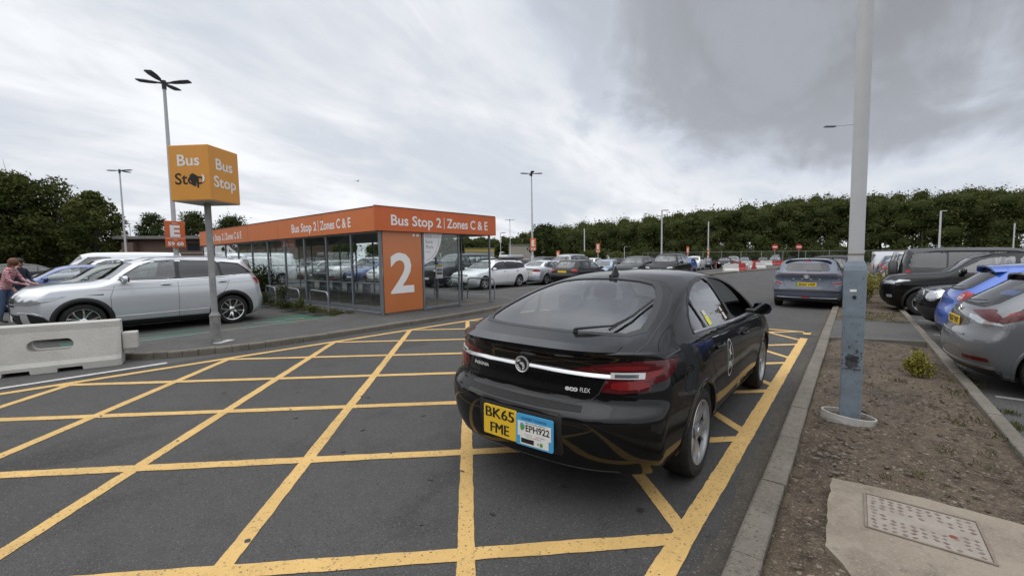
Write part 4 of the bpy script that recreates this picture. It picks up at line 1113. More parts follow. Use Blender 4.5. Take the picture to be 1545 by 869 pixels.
# ------------------------------------------------------------------ the black hatchback in the yellow box
def black_hatchback():
    blk = mat('paint_black', (0.0035, 0.0035, 0.004), .5, 0.0, coat=.72, spec=.05, var=(3, .35, (0.0045, 0.0045, 0.005)))
    c = dict(x0=-2.485, x1=2.355, W=.918, H=1.498, axles=(-1.3685, 1.3685), rw=.332, ra=.372, zb=.19, shoulder=.03, tum=.40, curve=.34,
             crown=.040, edge=.050, br=(.11, .24), bf=(.20, .30), kr=.055, kf=.06, wy=.905, tw=.225, flare=.02, smooth=4,
             top=[(-2.46, 1.040), (-2.38, 1.058), (-2.12, 1.115), (-1.75, 1.245), (-1.4, 1.355), (-1.05, 1.435), (-.6, 1.487), (-.1, 1.500), (.3, 1.482), (.62, 1.425), (1.0, 1.26), (1.42, 1.035), (1.6, .985), (1.95, .91), (2.2, .80), (2.355, .68)],
             rear=[(.18, -2.26), (.28, -2.39), (.42, -2.462), (.58, -2.487), (.675, -2.475), (.715, -2.392), (.80, -2.378), (.93, -2.362), (.99, -2.372), (1.03, -2.432), (1.06, -2.45)],
             front=[(.19, 2.2), (.32, 2.31), (.5, 2.355), (.66, 2.335), (.85, 2.2)],
             belt=[(-2.45, .985), (-1.5, 1.04), (-.6, 1.015), (.3, .985), (1.2, .945), (2.3, .83)],
             glass=[(-1.37, 1.075), (-1.30, 1.175), (-1.16, 1.265), (-.95, 1.338), (-.70, 1.386), (-.35, 1.414), (0, 1.415), (.30, 1.385), (.60, 1.305), (.88, 1.17), (1.06, 1.045), (1.06, 1.0), (.7, 1.0), (.2, 1.012), (-.5, 1.038), (-1.0, 1.062)],
             pillars=[((-.98, 1.0), (-1.20, 1.42), .022), ((-.06, .98), (-.20, 1.45), .085)],
             screen=[(.50, -.52), (.85, -.60), (1.22, -.66), (1.40, -.42), (1.46, 0), (1.40, .42), (1.22, .66), (.85, .60), (.50, .52), (.44, .25), (.42, 0), (.44, -.25)],
             rearglass=chaikin([(-1.98, -.64), (-2.07, -.40), (-2.105, 0), (-2.07, .40), (-1.98, .64), (-1.70, .63), (-1.26, .515), (-1.10, .40), (-1.07, 0), (-1.10, -.40), (-1.26, -.515), (-1.70, -.63)], 1),
             rear_frame=chaikin([(-2.00, -.69), (-2.11, -.40), (-2.14, 0), (-2.11, .40), (-2.00, .69), (-1.66, .675), (-1.22, .555), (-1.05, .43), (-1.02, 0), (-1.05, -.43), (-1.22, -.555), (-1.66, -.675)], 1),
             rearglass_ax='top', rg_floor=.98, cab_x=1.42, cab_floor=.9,
             seams=[[(-.06, .30), (-.06, 1.0)], [(1.02, .30), (1.06, .5), (1.0, .8), (.92, .985)], [(-.86, .30), (-.90, .48), (-1.0, .64), (-1.12, .82), (-1.30, 1.03)], [(-.86, .30), (1.02, .30)],
                    [(-1.70 + .085 * math.cos(t), .80 + .085 * math.sin(t)) for t in np.linspace(0, 2 * math.pi, 20)]],
             seams2=[('top', [(-2.20, .715), (-2.05, .735), (-1.6, .715), (-1.2, .62), (-1.02, .50), (-.955, .25), (-.95, 0), (-.955, -.25), (-1.02, -.50), (-1.2, -.62), (-1.6, -.715), (-2.05, -.735), (-2.20, -.715)]), ('rear', [(.60, .985), (.585, .90), (.545, .79), (.50, .745), (.40, .722), (0, .708), (-.40, .722), (-.50, .745), (-.545, .79), (-.585, .90), (-.60, .985)])],
             mirror=(.80, 1.02), mirror_size=(.13, .185, .145), handles=[(.16, .86), (-.86, .895)],
             wstyle='hero', rim=.240, spin=.35, fin=-.92, fplate=(0, 0, .45), rplate=(0, 0, .5),
             gmat=(CARGLASS, SCREEN, PRIVACY),
             panels=[('headlight', 'front', [(.50, .63), (.85, .66), (.86, .76), (.52, .70)], CLEAR_LENS, .004, True),
                     ('grille', 'front', [(-.42, .52), (.42, .52), (.46, .66), (-.46, .66)], BLACK, .004, False),
                     ('taillight', 'rear', [(.36, .918), (.50, .962), (.64, .985), (.80, .985), (.80, .90), (.80, .812), (.66, .795), (.555, .80), (.585, .895)], DRED_LENS, .005, True),
                     ('taillight', 'side', [(-2.50, .985), (-2.12, .995), (-1.93, .985), (-1.82, .965), (-1.90, .93), (-2.06, .865), (-2.26, .815), (-2.50, .81)], DRED_LENS, .005, True),
                     ('lamp_cluster', 'rear', chaikin([(.61, .815), (.79, .825), (.79, .872), (.60, .866)], 1), DEEP_RED, .0105, True),
                     ('lamp_cluster', 'rear', chaikin([(.52, .938), (.78, .94), (.78, .962), (.60, .962)], 1), DEEP_RED, .0105, True),
                     ('lamp_cluster', 'side', chaikin([(-2.40, .835), (-2.20, .85), (-2.08, .90), (-2.02, .94), (-2.12, .925), (-2.40, .872)], 1), DEEP_RED, .0105, True),
                     ('reversing_light', 'rear', [(.62, .892), (.735, .892), (.735, .912), (.62, .912)], GREY_LENS, .0165, True),
                     ('chrome_bar', 'rear', [(.598, .884), (.765, .884), (.765, .922), (.598, .922)], SILVERLET, .0135, True),
                     ('brake_light', 'rear', rounded(-.27, .27, .975, 1.005, .012), mat('smoked_red', (.02, .004, .004), .15, coat=1.0), .003, False),
                     ('scuff_strip', 'rear', [(-.47, .684), (-.2, .676), (.2, .676), (.47, .684), (.46, .712), (-.46, .712)], mat('textured_plastic', (.014, .014, .014), .7, bump=(90, .5)), .003, False),
                     ('plate_recess', 'rear', rounded(-.37, .30, .385, .665, .03), BLACK, .0015, False),
                     ('diffuser', 'rear', [(-.72, .20), (.72, .20), (.66, .315), (-.66, .315)], BLACK, .004, False)],
             strips=[('chrome_bar', 'rear', [(y, .906 - .012 * (y / .6) ** 2) for y in np.linspace(-.60, .60, 25)], .036, .014, SILVERBAR, False),
                     ('window_strip', 'side', [(-1.38, 1.068), (-1.0, 1.052), (-.5, 1.028), (.2, 1.002), (.7, .99), (1.04, .99)], .022, .006, mat('satin_chrome', (.55, .56, .57), .28, 1.0), True),
                     ('sill_trim', 'side', [(-.9, .245), (.95, .245)], .03, .008, None, True)])
    root, sk = make_car(c, 'parked_car', blk, 2)
    tag(root, 'black liftback with a blue council plate beside its number plate, in the yellow box', 'car')
    # boot spoiler lip
    lip = MB(); rows = []
    for k in range(33):
        y = -.63 + 1.26 * k / 32; f = 1 - (abs(y) / .63) ** 4; v = abs(y) / .80
        p, n, d = sk.hit('top', -2.405 + 0.11 * v ** 2 + .24 * v ** 5, y, thr=.5)
        rows.append([(p.x + .10, y, p.z + .026), (p.x + .02, y, p.z + .008 + .010 * f), (p.x - .05 * f, y, p.z + .010 * f + .002), (p.x - .053 * f, y, p.z - .010), (p.x + .0, y, p.z - .03)])
    lip.add([q for r_ in rows for q in r_], [(i * 5 + k, (i + 1) * 5 + k, (i + 1) * 5 + k + 1, i * 5 + k + 1) for i in range(32) for k in range(4)])
    lip.build('boot_spoiler', blk, root, smooth=60)
    # wiper: bent arm and blade left standing up the glass
    w = MB()
    def on(x, y, h): p, n, d = sk.hit('top', x, y); return p + n * h
    w.lathe([(.001, .030), (.014, .026), (.018, .0)], 14, 'z', on(-2.11, -.26, 0))
    w.tube([on(-2.11, -.26, .026), on(-2.06, -.36, .03), on(-1.99, -.48, .028), on(-1.80, -.545, .02)], .010, 8, r2=.006)
    wb = MB(); wb.tube([on(-2.03, -.475, .018), on(-1.8, -.54, .018), on(-1.50, -.57, .018)], .009, 6)
    a = w.build('rear_wiper', BLACK, root, smooth=50); wb.build('wiper_blade', BLACK, a)
    nz = MB(); p, n, d = sk.hit('top', -1.03, 0); nz.lathe([(.001, .03), (.012, .026), (.014, -.01)], 12, 'z', p); nz.build('washer_nozzle', BLACK, root, smooth=40)
    # badge
    p, n, d = sk.hit('rear', 0, .906)
    bd = MB(); cx = p.x - .016
    bd.lathe([(.044, 0), (.053, -.006), (.057, -.002), (.056, .01), (.001, .01)], 40, 'z')
    def turn(m): m.v = [(cx + z, y_, .906 + x_) for x_, y_, z in m.v]
    turn(bd); b_ = bd.build('badge', SILVERLET, root, smooth=50)
    dk = MB().lathe([(.001, -.003), (.044, -.003), (.044, .004)], 32, 'z'); turn(dk); dk.build('badge_disc', BLACK, b_, smooth=40)
    gr = MB()
    def leaf(pts, d=-.008):
        gr.add([(d, y_, z_) for y_, z_ in pts] + [(0.0, y_, z_) for y_, z_ in pts], [tuple(range(len(pts)))] + [(i, (i + 1) % len(pts), len(pts) + (i + 1) % len(pts), len(pts) + i) for i in range(len(pts))])
    leaf([(.030, .012), (.034, .024), (.018, .034), (.004, .030), (.010, .020), (.018, .016)])
    leaf([(.012, .012), (-.004, .018), (-.022, .010), (-.030, -.012), (-.020, -.034), (-.010, -.036), (-.016, -.014), (-.006, .000), (.006, .002)])
    leaf([(.036, -.004), (.026, -.006), (.016, -.022), (.002, -.034), (.018, -.034), (.032, -.020)])
    gr.v = [(cx + a_[0] - .002, a_[1], a_[2] + .906) for a_ in gr.v]; gr.build('badge_emblem', SILVERLET, b_, fix=True)
    # lettering on the tailgate
    t = MB(); sk.text(t, 'INSIGNIA', 'rear', (.395, .838), .021, .165, off=.006, bold=.03, flip=True); t.build('model_lettering', SILVERLET, root)
    t = MB(); sk.text(t, 'eco', 'rear', (-.375, .790), .032, .085, off=.006, bold=.05, flip=True); sk.text(t, 'FLEX', 'rear', (-.462, .790), .026, .062, off=.006, bold=.01, flip=True); t.build('model_lettering', SILVERLET, root)
    # the two plates
    p, n, d = sk.hit('rear', .09, .53)
    px = p.x - .016
    pl = plate(root, None, (px, .095, .52), 'rear', .285, .205, lines=('BK65', 'FME'), bold=0.0)
    cp = MB().prism(rounded(-.14, .14, -.108, .098, .012, 3), -.004, .004, plane='yz').build('council_plate', mat('licence_blue', (.06, .34, .62), .4), root, fix=True)
    cp.location = (px + .004, -.187, .520); cp.rotation_euler = (0, 0, R(3)); cp['label'] = 'blue and white council licence plate'
    wp = MB().prism([(.125, .052), (-.125, .052), (-.125, -.04), (-.108, -.04), (-.108, -.098), (.105, -.098), (.105, -.045), (.125, -.045)][::-1], -.006, -.0045, plane='yz').build('licence_panel', PLATEW, cp, fix=True)
    def lt(txt, y, z, h, w_, m, b=.02, al='c'):
        q = MB(); add_text(q, txt, (-.0068, y, z), (0, -1, 0), (0, 0, 1), h, w_, al, b); q.build('lettering', m, cp)
    lt('DORSET COUNCIL', 0, .066, .015, .19, mat('dark_blue_ink', (.02, .10, .25), .6))
    lt('EPH922', -.026, -.008, .042, .178, BLACK, .02)
    lt('PRIVATE HIRE VEHICLE', -.01, .0415, .0075, .15, BLACK, .01)
    lt('Licensed until', .045, -.033, .006, .06, BLACK, .0); lt('LICENCE EXPIRES', -.045, -.033, .006, .07, BLACK, .0)
    lt('BLACK VAUXHALL INSIGNIA'.replace('VAUXHALL ', ''), 0, -.047, .006, .11, BLACK, .0); lt('4', -.03, -.082, .016, None, BLACK)
    q = MB(); q.add([(-.0068, y_, z_) for y_, z_ in [(.098, -.058), (.0, -.058), (.0, -.088), (.098, -.088)]], [(0, 1, 2, 3)]); q.build('black_band', BLACK, cp)
    q = MB(); q.add([(-.007, .096 + .026 * math.cos(t) * (1 if math.cos(t) < 0 else .35) , .018 + .026 * math.sin(t)) for t in np.linspace(0, 2 * math.pi, 18, endpoint=False)], [tuple(range(18))]); q.build('crest', mat('crest_green', (.10, .32, .06), .5), cp)
    q = MB(); q.add([(-.0074, y_, z_) for y_, z_ in [(.104, .040), (.088, .044), (.074, .034), (.072, .018), (.088, .026)]], [(0, 1, 2, 3, 4)]); q.build('crest', mat('licence_blue', (0, 0, 0)), cp)
    q = MB(); q.add([(-.0074, -.055 + .012 * math.cos(t), -.075 + .014 * math.sin(t)) for t in np.linspace(0, 2 * math.pi, 14, endpoint=False)], [tuple(range(14))]); q.build('crest', MATS['crest_green'], cp)
    # firm's roundel on the rear door, window stickers (driver's side faces the verge)
    dc = MB(); ov = [(-.52 + .105 * math.cos(t), .735 + .165 * math.sin(t)) for t in np.linspace(0, 2 * math.pi, 40, endpoint=False)]
    ov2 = [(-.52 + .095 * math.cos(t), .735 + .153 * math.sin(t)) for t in np.linspace(0, 2 * math.pi, 40, endpoint=False)]
    sk.panel(dc, ov, 'side', -1, .0022, .03, holes=[ov2], skirt=0)
    sk.text(dc, 'PN', 'side', (-.52, .645), .065, .125, sg=-1, off=.0022, bold=.03)
    bird = [(-.575, .835), (-.535, .80), (-.51, .845), (-.49, .85), (-.505, .79), (-.465, .755), (-.515, .765), (-.565, .725), (-.545, .775)]
    sk.panel(dc, bird, 'side', -1, .0022, .03, skirt=0)
    dc.build('door_sticker', mat('pale_vinyl', (.5, .5, .5), .5), root)
    for nm, x0, x1, z0, z1, m in (('window_sticker', -.90, -.80, 1.065, 1.135, mat('yellow_sticker', (.62, .60, .06), .5)), ('window_sticker', -.915, -.83, 1.14, 1.18, mat('cream_sticker', (.6, .52, .42), .6)),
                                  ('window_sticker', -.315, -.245, 1.05, 1.11, mat('pink_sticker', (.62, .5, .52), .6)), ('window_sticker', -.335, -.275, 1.12, 1.16, MATS['pink_sticker'])):
        g = MB(); sk.panel(g, [(x0 + .0, z0), (x1, z0), (x1 - .02, z1), (x0 - .02, z1)], 'side', -1, -.002, .05, skirt=0); g.build(nm, m, root)
    # the driver's window is wound down
    for o in list(root.children):
        if o.name.startswith('side_window'):
            ys = [v.co.y for v in o.data.vertices]; xs = [v.co.x for v in o.data.vertices]
            if ys[0] < 0 and max(xs) > .8: bpy.data.objects.remove(o)
    place(root, -1.74, 4.68, 90)
    return root
black_hatchback()

SILVER = paint('silver', (.58, .60, .63), .40, .30)
WHITEP = paint('white', (.70, .71, .72), 0, .35)
BLACKP = mat('paint_gloss_black', (.0045, .0045, .005), .5, 0, coat=.62, spec=.05, var=(2.5, .35, (.004, .004, .0045)))
GREYP = paint('mid_grey', (.10, .105, .112), .1, .35)
DGREY = mat('paint_dark_grey', (.018, .019, .021), .4, .3, coat=.65, spec=.2, var=(2.5, .35, (.016, .017, .019)))
LGREY = paint('light_grey', (.30, .31, .32), .5, .35)
BLUEGREY = paint('slate_blue', (.072, .088, .125), .35, .35)
BLUE = paint('bright_blue', (.012, .085, .42), .25, .32)
NAVY = paint('navy', (.012, .022, .065), .3, .35)
PBLUE = paint('pale_blue', (.22, .29, .37), .5, .35)
DRED = paint('dark_red', (.09, .012, .014), .2, .35)
MIDBLUE = paint('mid_blue', (.03, .07, .25), .3, .35)
GREEN = paint('dark_green', (.02, .045, .03), .3, .35)

def silver_suv():
    c = shape_base('suv', 4.51, 1.84, 1.66, 2.68, .352, .93)
    c.update(clad=.085, privacy=2, rails=(-1.55, .30, .52), rail_mat=mat('satin_rail', (.35, .36, .37), .3, .9), wstyle='twotone', rim=.265, rim_mat=CHROME, spin=.2, ra=.405)
    c['strips'] = [('window_strip', 'side', [(-1.86, 1.235), (-1.0, 1.175), (0, 1.145), (.66, 1.145)], .018, .005, CHROME, True),
                   ('sill_trim', 'side', [(-.9, .43), (.92, .40)], .018, .006, CHROME, True),
                   ('body_crease', 'side', [(-2.0, 1.06), (-1.0, 1.02), (0, 1.00), (1.1, .985)], .016, .006, None, True),
                   ('grille_slat', 'front', [(-.5, .80), (.5, .80)], .022, .008, CHROME, False), ('grille_slat', 'front', [(-.5, .74), (.5, .74)], .022, .008, CHROME, False)]
    w = .92
    c['panels'] = [('headlight', 'front', [(.42, .73), (.80, .73), (.86, .77), (.87, .86), (.70, .855), (.42, .84)], CLEAR_LENS, .004, True),
                   ('headlight', 'side', [(2.3, .73), (2.0, .745), (1.78, .80), (1.55, .885), (1.75, .88), (2.0, .865), (2.3, .85)], CLEAR_LENS, .004, True),
                   ('grille', 'front', [(-.42, .69), (.42, .69), (.42, .86), (-.42, .86)], BLACK, .003, False),
                   ('bumper_intake', 'front', [(-.55, .28), (.55, .28), (.6, .55), (-.6, .55)], BLACK, .003, False),
                   ('bumper_intake', 'side', [(2.3, .36), (2.02, .34), (1.78, .36), (1.90, .50), (2.05, .56), (2.3, .57)], BLACK, .004, True),
                   ('taillight', 'rear', [(.50, .99), (.90, .97), (.90, 1.12), (.50, 1.12)], RED_LENS, .004, True),
                   ('taillight', 'side', [(-2.4, .95), (-2.02, .97), (-1.84, 1.11), (-1.90, 1.14), (-2.4, 1.13)], RED_LENS, .004, True)]
    c['strips'] += [('bumper_blade', 'side', [(2.2, .585), (2.02, .575), (1.90, .52), (1.80, .40)], .02, .008, CHROME, True)]
    root, sk = make_car(c, 'parked_car', SILVER, 2)
    plates(root, c, sk, front='', rear='KX19 OPL')
    for sg in (1, -1):
        g = MB(); sk.panel(g, [(1.02, .875), (1.30, .885), (1.02, .90)], 'side', sg, .004, .05); g.build('fender_badge', BLACK, root)
    tag(root, 'silver family 4x4 with roof rails parked behind the concrete barrier and the bus stop pole', 'car')
    place(root, -13.12, 2.76, -90)
silver_suv()

def slate_suv():
    c = shape_base('suv', 4.355, 1.825, 1.575, 2.66, .335, .86)
    c.update(clad=.05, privacy=2, rails=(-1.5, .3, .56), rail_mat=BLACK, fin=-1.30, wstyle='multi', mirror_size=(.13, .22, .14))
    xr = c['x0']; w = .91
    c['rear'] = [(.2, xr + .12), (.30, xr + .03), (.42, xr), (.56, xr + .01), (.66, xr + .05), (.95, xr + .10), (1.06, xr + .06), (1.12, xr + .10), (1.48, xr + .38)]
    c['rearglass'] = rounded_quad([(-.60, 1.15), (.60, 1.15), (.50, 1.40), (-.50, 1.40)]); c['rg_depth'] = xr + .55
    c['panels'] = [('taillight', 'rear', [(.64, .80), (.78, .84), (.89, .87), (.89, .76), (.80, .72), (.74, .66), (.68, .74)], GREY_LENS, .004, True),
                   ('lamp_cluster', 'rear', [(.66, .79), (.84, .83), (.84, .775), (.68, .755)], RED_LENS, .009, True),
                   ('light_bar', 'rear', [(-.76, 1.055), (.76, 1.055), (.74, 1.085), (-.74, 1.085)], DRED_LENS, .004, False),
                   ('bumper_trim', 'rear', [(-.86, .50), (.86, .50), (.84, .565), (.45, .595), (-.45, .595), (-.84, .565)], BLACK, .004, False),
                   ('diffuser', 'rear', [(-.85, .22), (.85, .22), (.80, .33), (-.80, .33)], BLACK, .004, False),
                   ('reflector', 'rear', rounded(-.10, .10, .355, .395, .012), RED_LENS, .006, False),
                   ('brake_light', 'rear', rounded(-.10, .10, 1.445, 1.468, .008), RED_LENS, .006, False),
                   ('headlight', 'front', [(.5, .62), (.86, .62), (.86, .72), (.5, .70)], CLEAR_LENS, .004, True)]
    c['strips'] = [('bumper_blade', 'rear', [(-.78, .34), (.78, .34)], .025, .01, mat('satin_rail', (0, 0, 0)), False)]
    c['seams2'] = [('rear', [(.66, 1.1), (.62, .86), (.56, .66), (.50, .62), (-.50, .62), (-.56, .66), (-.62, .86), (-.66, 1.1)]), ('rear', [(-.60, .83), (.60, .83)])]
    c['wiper'] = ('rear', (.02, 1.165), (-.38, 1.175)); c['crown'] = .03
    root, sk = make_car(c, 'parked_car', BLUEGREY, 1)
    sp = MB(); rows = []
    for k in range(21):
        y = -.60 + 1.2 * k / 20; p, n, d = sk.hit('top', c['x0'] + .50, y); q = 1 - (abs(y) / .60) ** 4
        rows.append([(p.x + .12, y, p.z + .006), (p.x - .10 - .05 * q, y, p.z - .012), (p.x - .10 - .05 * q, y, p.z - .035), (p.x + .02, y, p.z - .075)])
    sp.add([q for r_ in rows for q in r_], [(i * 4 + k, (i + 1) * 4 + k, (i + 1) * 4 + k + 1, i * 4 + k + 1) for i in range(20) for k in range(3)])
    sp.build('roof_spoiler', BLUEGREY, root, smooth=60)
    plates(root, c, sk, rear='EN24 VWP', green=True, rz=.755)
    for i, ch in enumerate('KONA'):
        t = MB(); sk.text(t, ch, 'rear', (.33 - i * .22, .90), .032, .045, off=.006, bold=.03, flip=True); t.build('model_lettering', SILVERLET, root)
    p, n, d = sk.hit('rear', 0, .99)
    bd = MB(); bd.tube([(p.x - .01, .075 * math.cos(a), .985 + .042 * math.sin(a)) for a in np.linspace(0, 2 * math.pi, 28)], .007, 8, caps=False)
    bd.tube([(p.x - .01, .035, .958), (p.x - .012, .03, .985), (p.x - .01, .026, 1.012)], .007, 6); bd.tube([(p.x - .01, -.026, .958), (p.x - .012, -.03, .985), (p.x - .01, -.035, 1.012)], .007, 6); bd.tube([(p.x - .01, .03, .98), (p.x - .01, -.03, .99)], .006, 6)
    bd.build('badge', CHROME, root, smooth=60)
    tag(root, 'slate blue electric 4x4 seen from behind in the lane ahead of the black car', 'car')
    place(root, -1.12, 18.1, 90)
slate_suv()

def grey_hatch():
    c = shape_base('hatch', 4.33, 1.76, 1.475, 2.60, .318, .93)
    xr = c['x0']
    c['panels'] = [('headlight', 'front', [(.5, .6), (.86, .6), (.86, .7), (.5, .68)], CLEAR_LENS, .004, True),
                   ('taillight', 'rear', [(.36, .955), (.55, .98), (.86, 1.02), (.86, .86), (.72, .855), (.55, .915)], DRED_LENS, .005, True),
                   ('taillight', 'side', [(xr - .1, 1.02), (xr + .45, 1.045), (xr + .70, 1.00), (xr + .52, .93), (xr + .30, .84), (xr - .1, .83)], DRED_LENS, .005, True),
                   ('lamp_cluster', 'side', [(xr - .1, .965), (xr + .42, .985), (xr + .44, .955), (xr - .1, .925)], RED_LENS, .009, True),
                   ('reversing_light', 'rear', [(.40, .915), (.55, .905), (.72, .85), (.84, .85), (.84, .82), (.62, .82), (.42, .875)], CLEAR_LENS, .006, True),
                   ('bumper_blade', 'rear', [(-.82, .30), (.82, .30), (.80, .335), (-.80, .335)], mat('satin_rail', (0, 0, 0)), .006, False),
                   ('reflector', 'rear', rounded(.52, .80, .385, .43, .015), DRED_LENS, .005, True),
                   ('diffuser', 'rear', [(-.82, .2), (.82, .2), (.82, .295), (-.82, .295)], BLACK, .004, False)]
    c['strips'] = [('body_crease', 'rear', [(-.5, .66), (.5, .66)], .02, .008, None, False)]
    c['rear_frame'] = grow(c['rearglass'], .03)
    c['wiper'] = ('rear', (0, 1.035), (-.36, 1.07)); c['fin'] = xr + 1.25
    root, sk = make_car(c, 'parked_car', GREYP, 1)
    sp = MB(); rows = []
    for k in range(21):
        y = -.56 + 1.12 * k / 20; p, n, d = sk.hit('top', xr + .76, y); q = 1 - (abs(y) / .56) ** 4
        rows.append([(p.x + .12, y, p.z + .006), (p.x - .10 - .05 * q, y, p.z - .02), (p.x - .10 - .05 * q, y, p.z - .04), (p.x + .02, y, p.z - .05)])
    sp.add([q for r_ in rows for q in r_], [(i * 4 + k, (i + 1) * 4 + k, (i + 1) * 4 + k + 1, i * 4 + k + 1) for i in range(20) for k in range(3)])
    sp.build('roof_spoiler', GREYP, root, smooth=60)
    plates(root, c, sk, rear='YK67 YNT', rz=.80)
    p, n, d = sk.hit('rear', 0, .945); bd = MB(); bd.tube([(p.x - .012, .062 * math.cos(a), .945 + .042 * math.sin(a)) for a in np.linspace(0, 2 * math.pi, 24)], .008, 8, caps=False)
    bd.tube([(p.x - .012, .03 * math.cos(a), .955 + .022 * math.sin(a)) for a in np.linspace(0, 2 * math.pi, 20)], .006, 6, caps=False); bd.build('badge', CHROME, root, smooth=60)
    tag(root, 'mid grey hatchback with dark red wraparound tail lights backed up to the verge', 'car')
    place(root, 3.10, 8.20, 3)
grey_hatch()

def blue_hatch():
    c = shape_base('hatch', 4.05, 1.75, 1.51, 2.52, .31, .84)
    xr = c['x0']
    c['panels'] = [('headlight', 'front', [(.5, .6), (.86, .6), (.86, .7), (.5, .68)], CLEAR_LENS, .004, True),
                   ('taillight', 'rear', chaikin([(.52, .86), (.86, .84), (.86, 1.04), (.58, 1.05)], 1), RED_LENS, .006, True),
                   ('taillight', 'side', chaikin([(xr - .1, .85), (xr + .28, .90), (xr + .48, 1.03), (xr + .40, 1.06), (xr - .1, 1.05)], 1), RED_LENS, .006, True),
                   ('lamp_cluster', 'rear', chaikin([(.55, .88), (.66, .87), (.66, .97), (.58, .97)], 1), CLEAR_LENS, .010, True),
                   ('diffuser', 'rear', [(-.82, .18), (.82, .18), (.78, .40), (-.78, .40)], BLACK, .005, False)]
    c['rear_frame'] = grow(c['rearglass'], .03); c['wiper'] = ('rear', (0, 1.06), (-.34, 1.09)); c['fin'] = xr + 1.2
    root, sk = make_car(c, 'parked_car', BLUE, 1)
    sp = MB(); rows = []
    for k in range(21):
        y = -.56 + 1.12 * k / 20; p, n, d = sk.hit('top', xr + .72, y); q = 1 - (abs(y) / .56) ** 4
        rows.append([(p.x + .14, y, p.z + .008), (p.x - .14 - .05 * q, y, p.z - .01), (p.x - .14 - .05 * q, y, p.z - .035), (p.x + .02, y, p.z - .05)])
    sp.add([q for r_ in rows for q in r_], [(i * 4 + k, (i + 1) * 4 + k, (i + 1) * 4 + k + 1, i * 4 + k + 1) for i in range(20) for k in range(3)])
    sp.build('roof_spoiler', BLUE, root, smooth=60)
    ex = MB(); ex.lathe([(.035, -.06), (.042, -.06), (.042, .1), (.035, .1)], 16, 'y', closed=True); ex.v = [(xr + .06 + y_, -.45 + x_, .27 + z_) for x_, y_, z_ in ex.v]; ex.build('exhaust_tip', CHROME, root, smooth=40)
    tag(root, 'bright blue hatchback with big red tail lights backed up beside the grey hatchback', 'car')
    place(root, 3.18, 11.05, 2)
blue_hatch()

def small_black():
    c = shape_base('boxy', 4.30, 1.82, 1.56, 2.67, .335, .80)
    c['top'] = [(x, z) for x, z in c['top']]; c.update(clad=.06, shoulder=.03)
    hl = [(.70 + .115 * math.cos(t), .80 + .125 * math.sin(t)) for t in np.linspace(0, 2 * math.pi, 24, endpoint=False)]
    hl2 = [(.70 + .14 * math.cos(t), .80 + .15 * math.sin(t)) for t in np.linspace(0, 2 * math.pi, 24, endpoint=False)]
    gp = chaikin([(-.40, .60), (.40, .60), (.46, .74), (.34, .84), (-.34, .84), (-.46, .74)], 1)
    c['panels'] = [('headlight', 'front', hl, CLEAR_LENS, .008, True), ('headlight_ring', 'front', hl2, CHROME, .005, True),
                   ('grille', 'front', gp, BLACK, .004, False), ('grille_surround', 'front', grow(gp, .03), CHROME, .003, False),
                   ('bumper_trim', 'front', [(-.88, .25), (.88, .25), (.88, .52), (-.88, .52)], BLACK, .004, False),
                   ('taillight', 'rear', [(.70, .72), (.88, .72), (.88, .95), (.70, .95)], RED_LENS, .004, True)]
    c['strips'] = [('grille_slat', 'front', [(-.42, z), (.42, z)], .022, .008, CHROME, False) for z in (.65, .71, .77)]
    root, sk = make_car(c, 'parked_car', BLACKP, 1)
    tag(root, 'small black car with round chrome ringed headlights and a slatted grille facing the verge', 'car')
    place(root, 3.30, 13.45, 180)
small_black()

def black_suv():
    c = shape_base('suv', 4.52, 1.84, 1.69, 2.69, .345, .89)
    c.update(clad=.06, rails=(-1.5, .3, .56), rail_mat=BLACK, wstyle='five', rim=.235)
    c['panels'] = [('headlight', 'front', [(.50, .83), (.84, .84), (.87, .89), (.86, .955), (.52, .90)], CLEAR_LENS, .005, True),
                   ('headlight', 'side', [(2.4, .84), (2.0, .86), (1.62, .945), (1.66, .965), (2.0, .965), (2.4, .945)], CLEAR_LENS, .005, True),
                   ('grille', 'front', [(-.48, .76), (.48, .76), (.5, .88), (-.5, .88)], BLACK, .004, False),
                   ('lower_grille', 'front', [(-.5, .30), (.5, .30), (.56, .62), (-.56, .62)], BLACK, .004, False),
                   ('fog_light', 'front', rounded(.66, .80, .46, .54, .02), CLEAR_LENS, .006, True),
                   ('taillight', 'rear', [(.5, .98), (.9, .98), (.9, 1.1), (.5, 1.1)], RED_LENS, .004, True)]
    c['strips'] = []
    root, sk = make_car(c, 'parked_car', BLACKP, 1)
    tag(root, 'glossy black 4x4 nosed up to the verge with bright slanted headlights', 'car')
    place(root, 2.87, 16.9, 180)
black_suv()

def spare_wheel_4x4():
    c = shape_base('boxy', 4.75, 1.90, 1.88, 2.78, .38, .85)
    c.update(clad=.08, rails=(-1.9, .4, .62), rail_mat=BLACK, privacy=2)
    root, sk = make_car(c, 'parked_car', DGREY, 1)
    s = MB(); s.lathe([(.001, -.24), (.30, -.24), (.355, -.21), (.37, -.12), (.37, -.04), (.33, 0), (.001, 0)], 40, 'z')
    s.v = [(c['x0'] + z, y_ + .05, 1.07 + x_) for x_, y_, z in s.v]; s.build('spare_wheel_cover', mat('soft_black_cover', (.016, .016, .017), .6), root, smooth=40, fix=True)
    tag(root, 'long dark 4x4 with a spare wheel on its tailgate, parked beyond the glossy black one', 'car')
    place(root, 3.72, 20.3, 0)
spare_wheel_4x4()

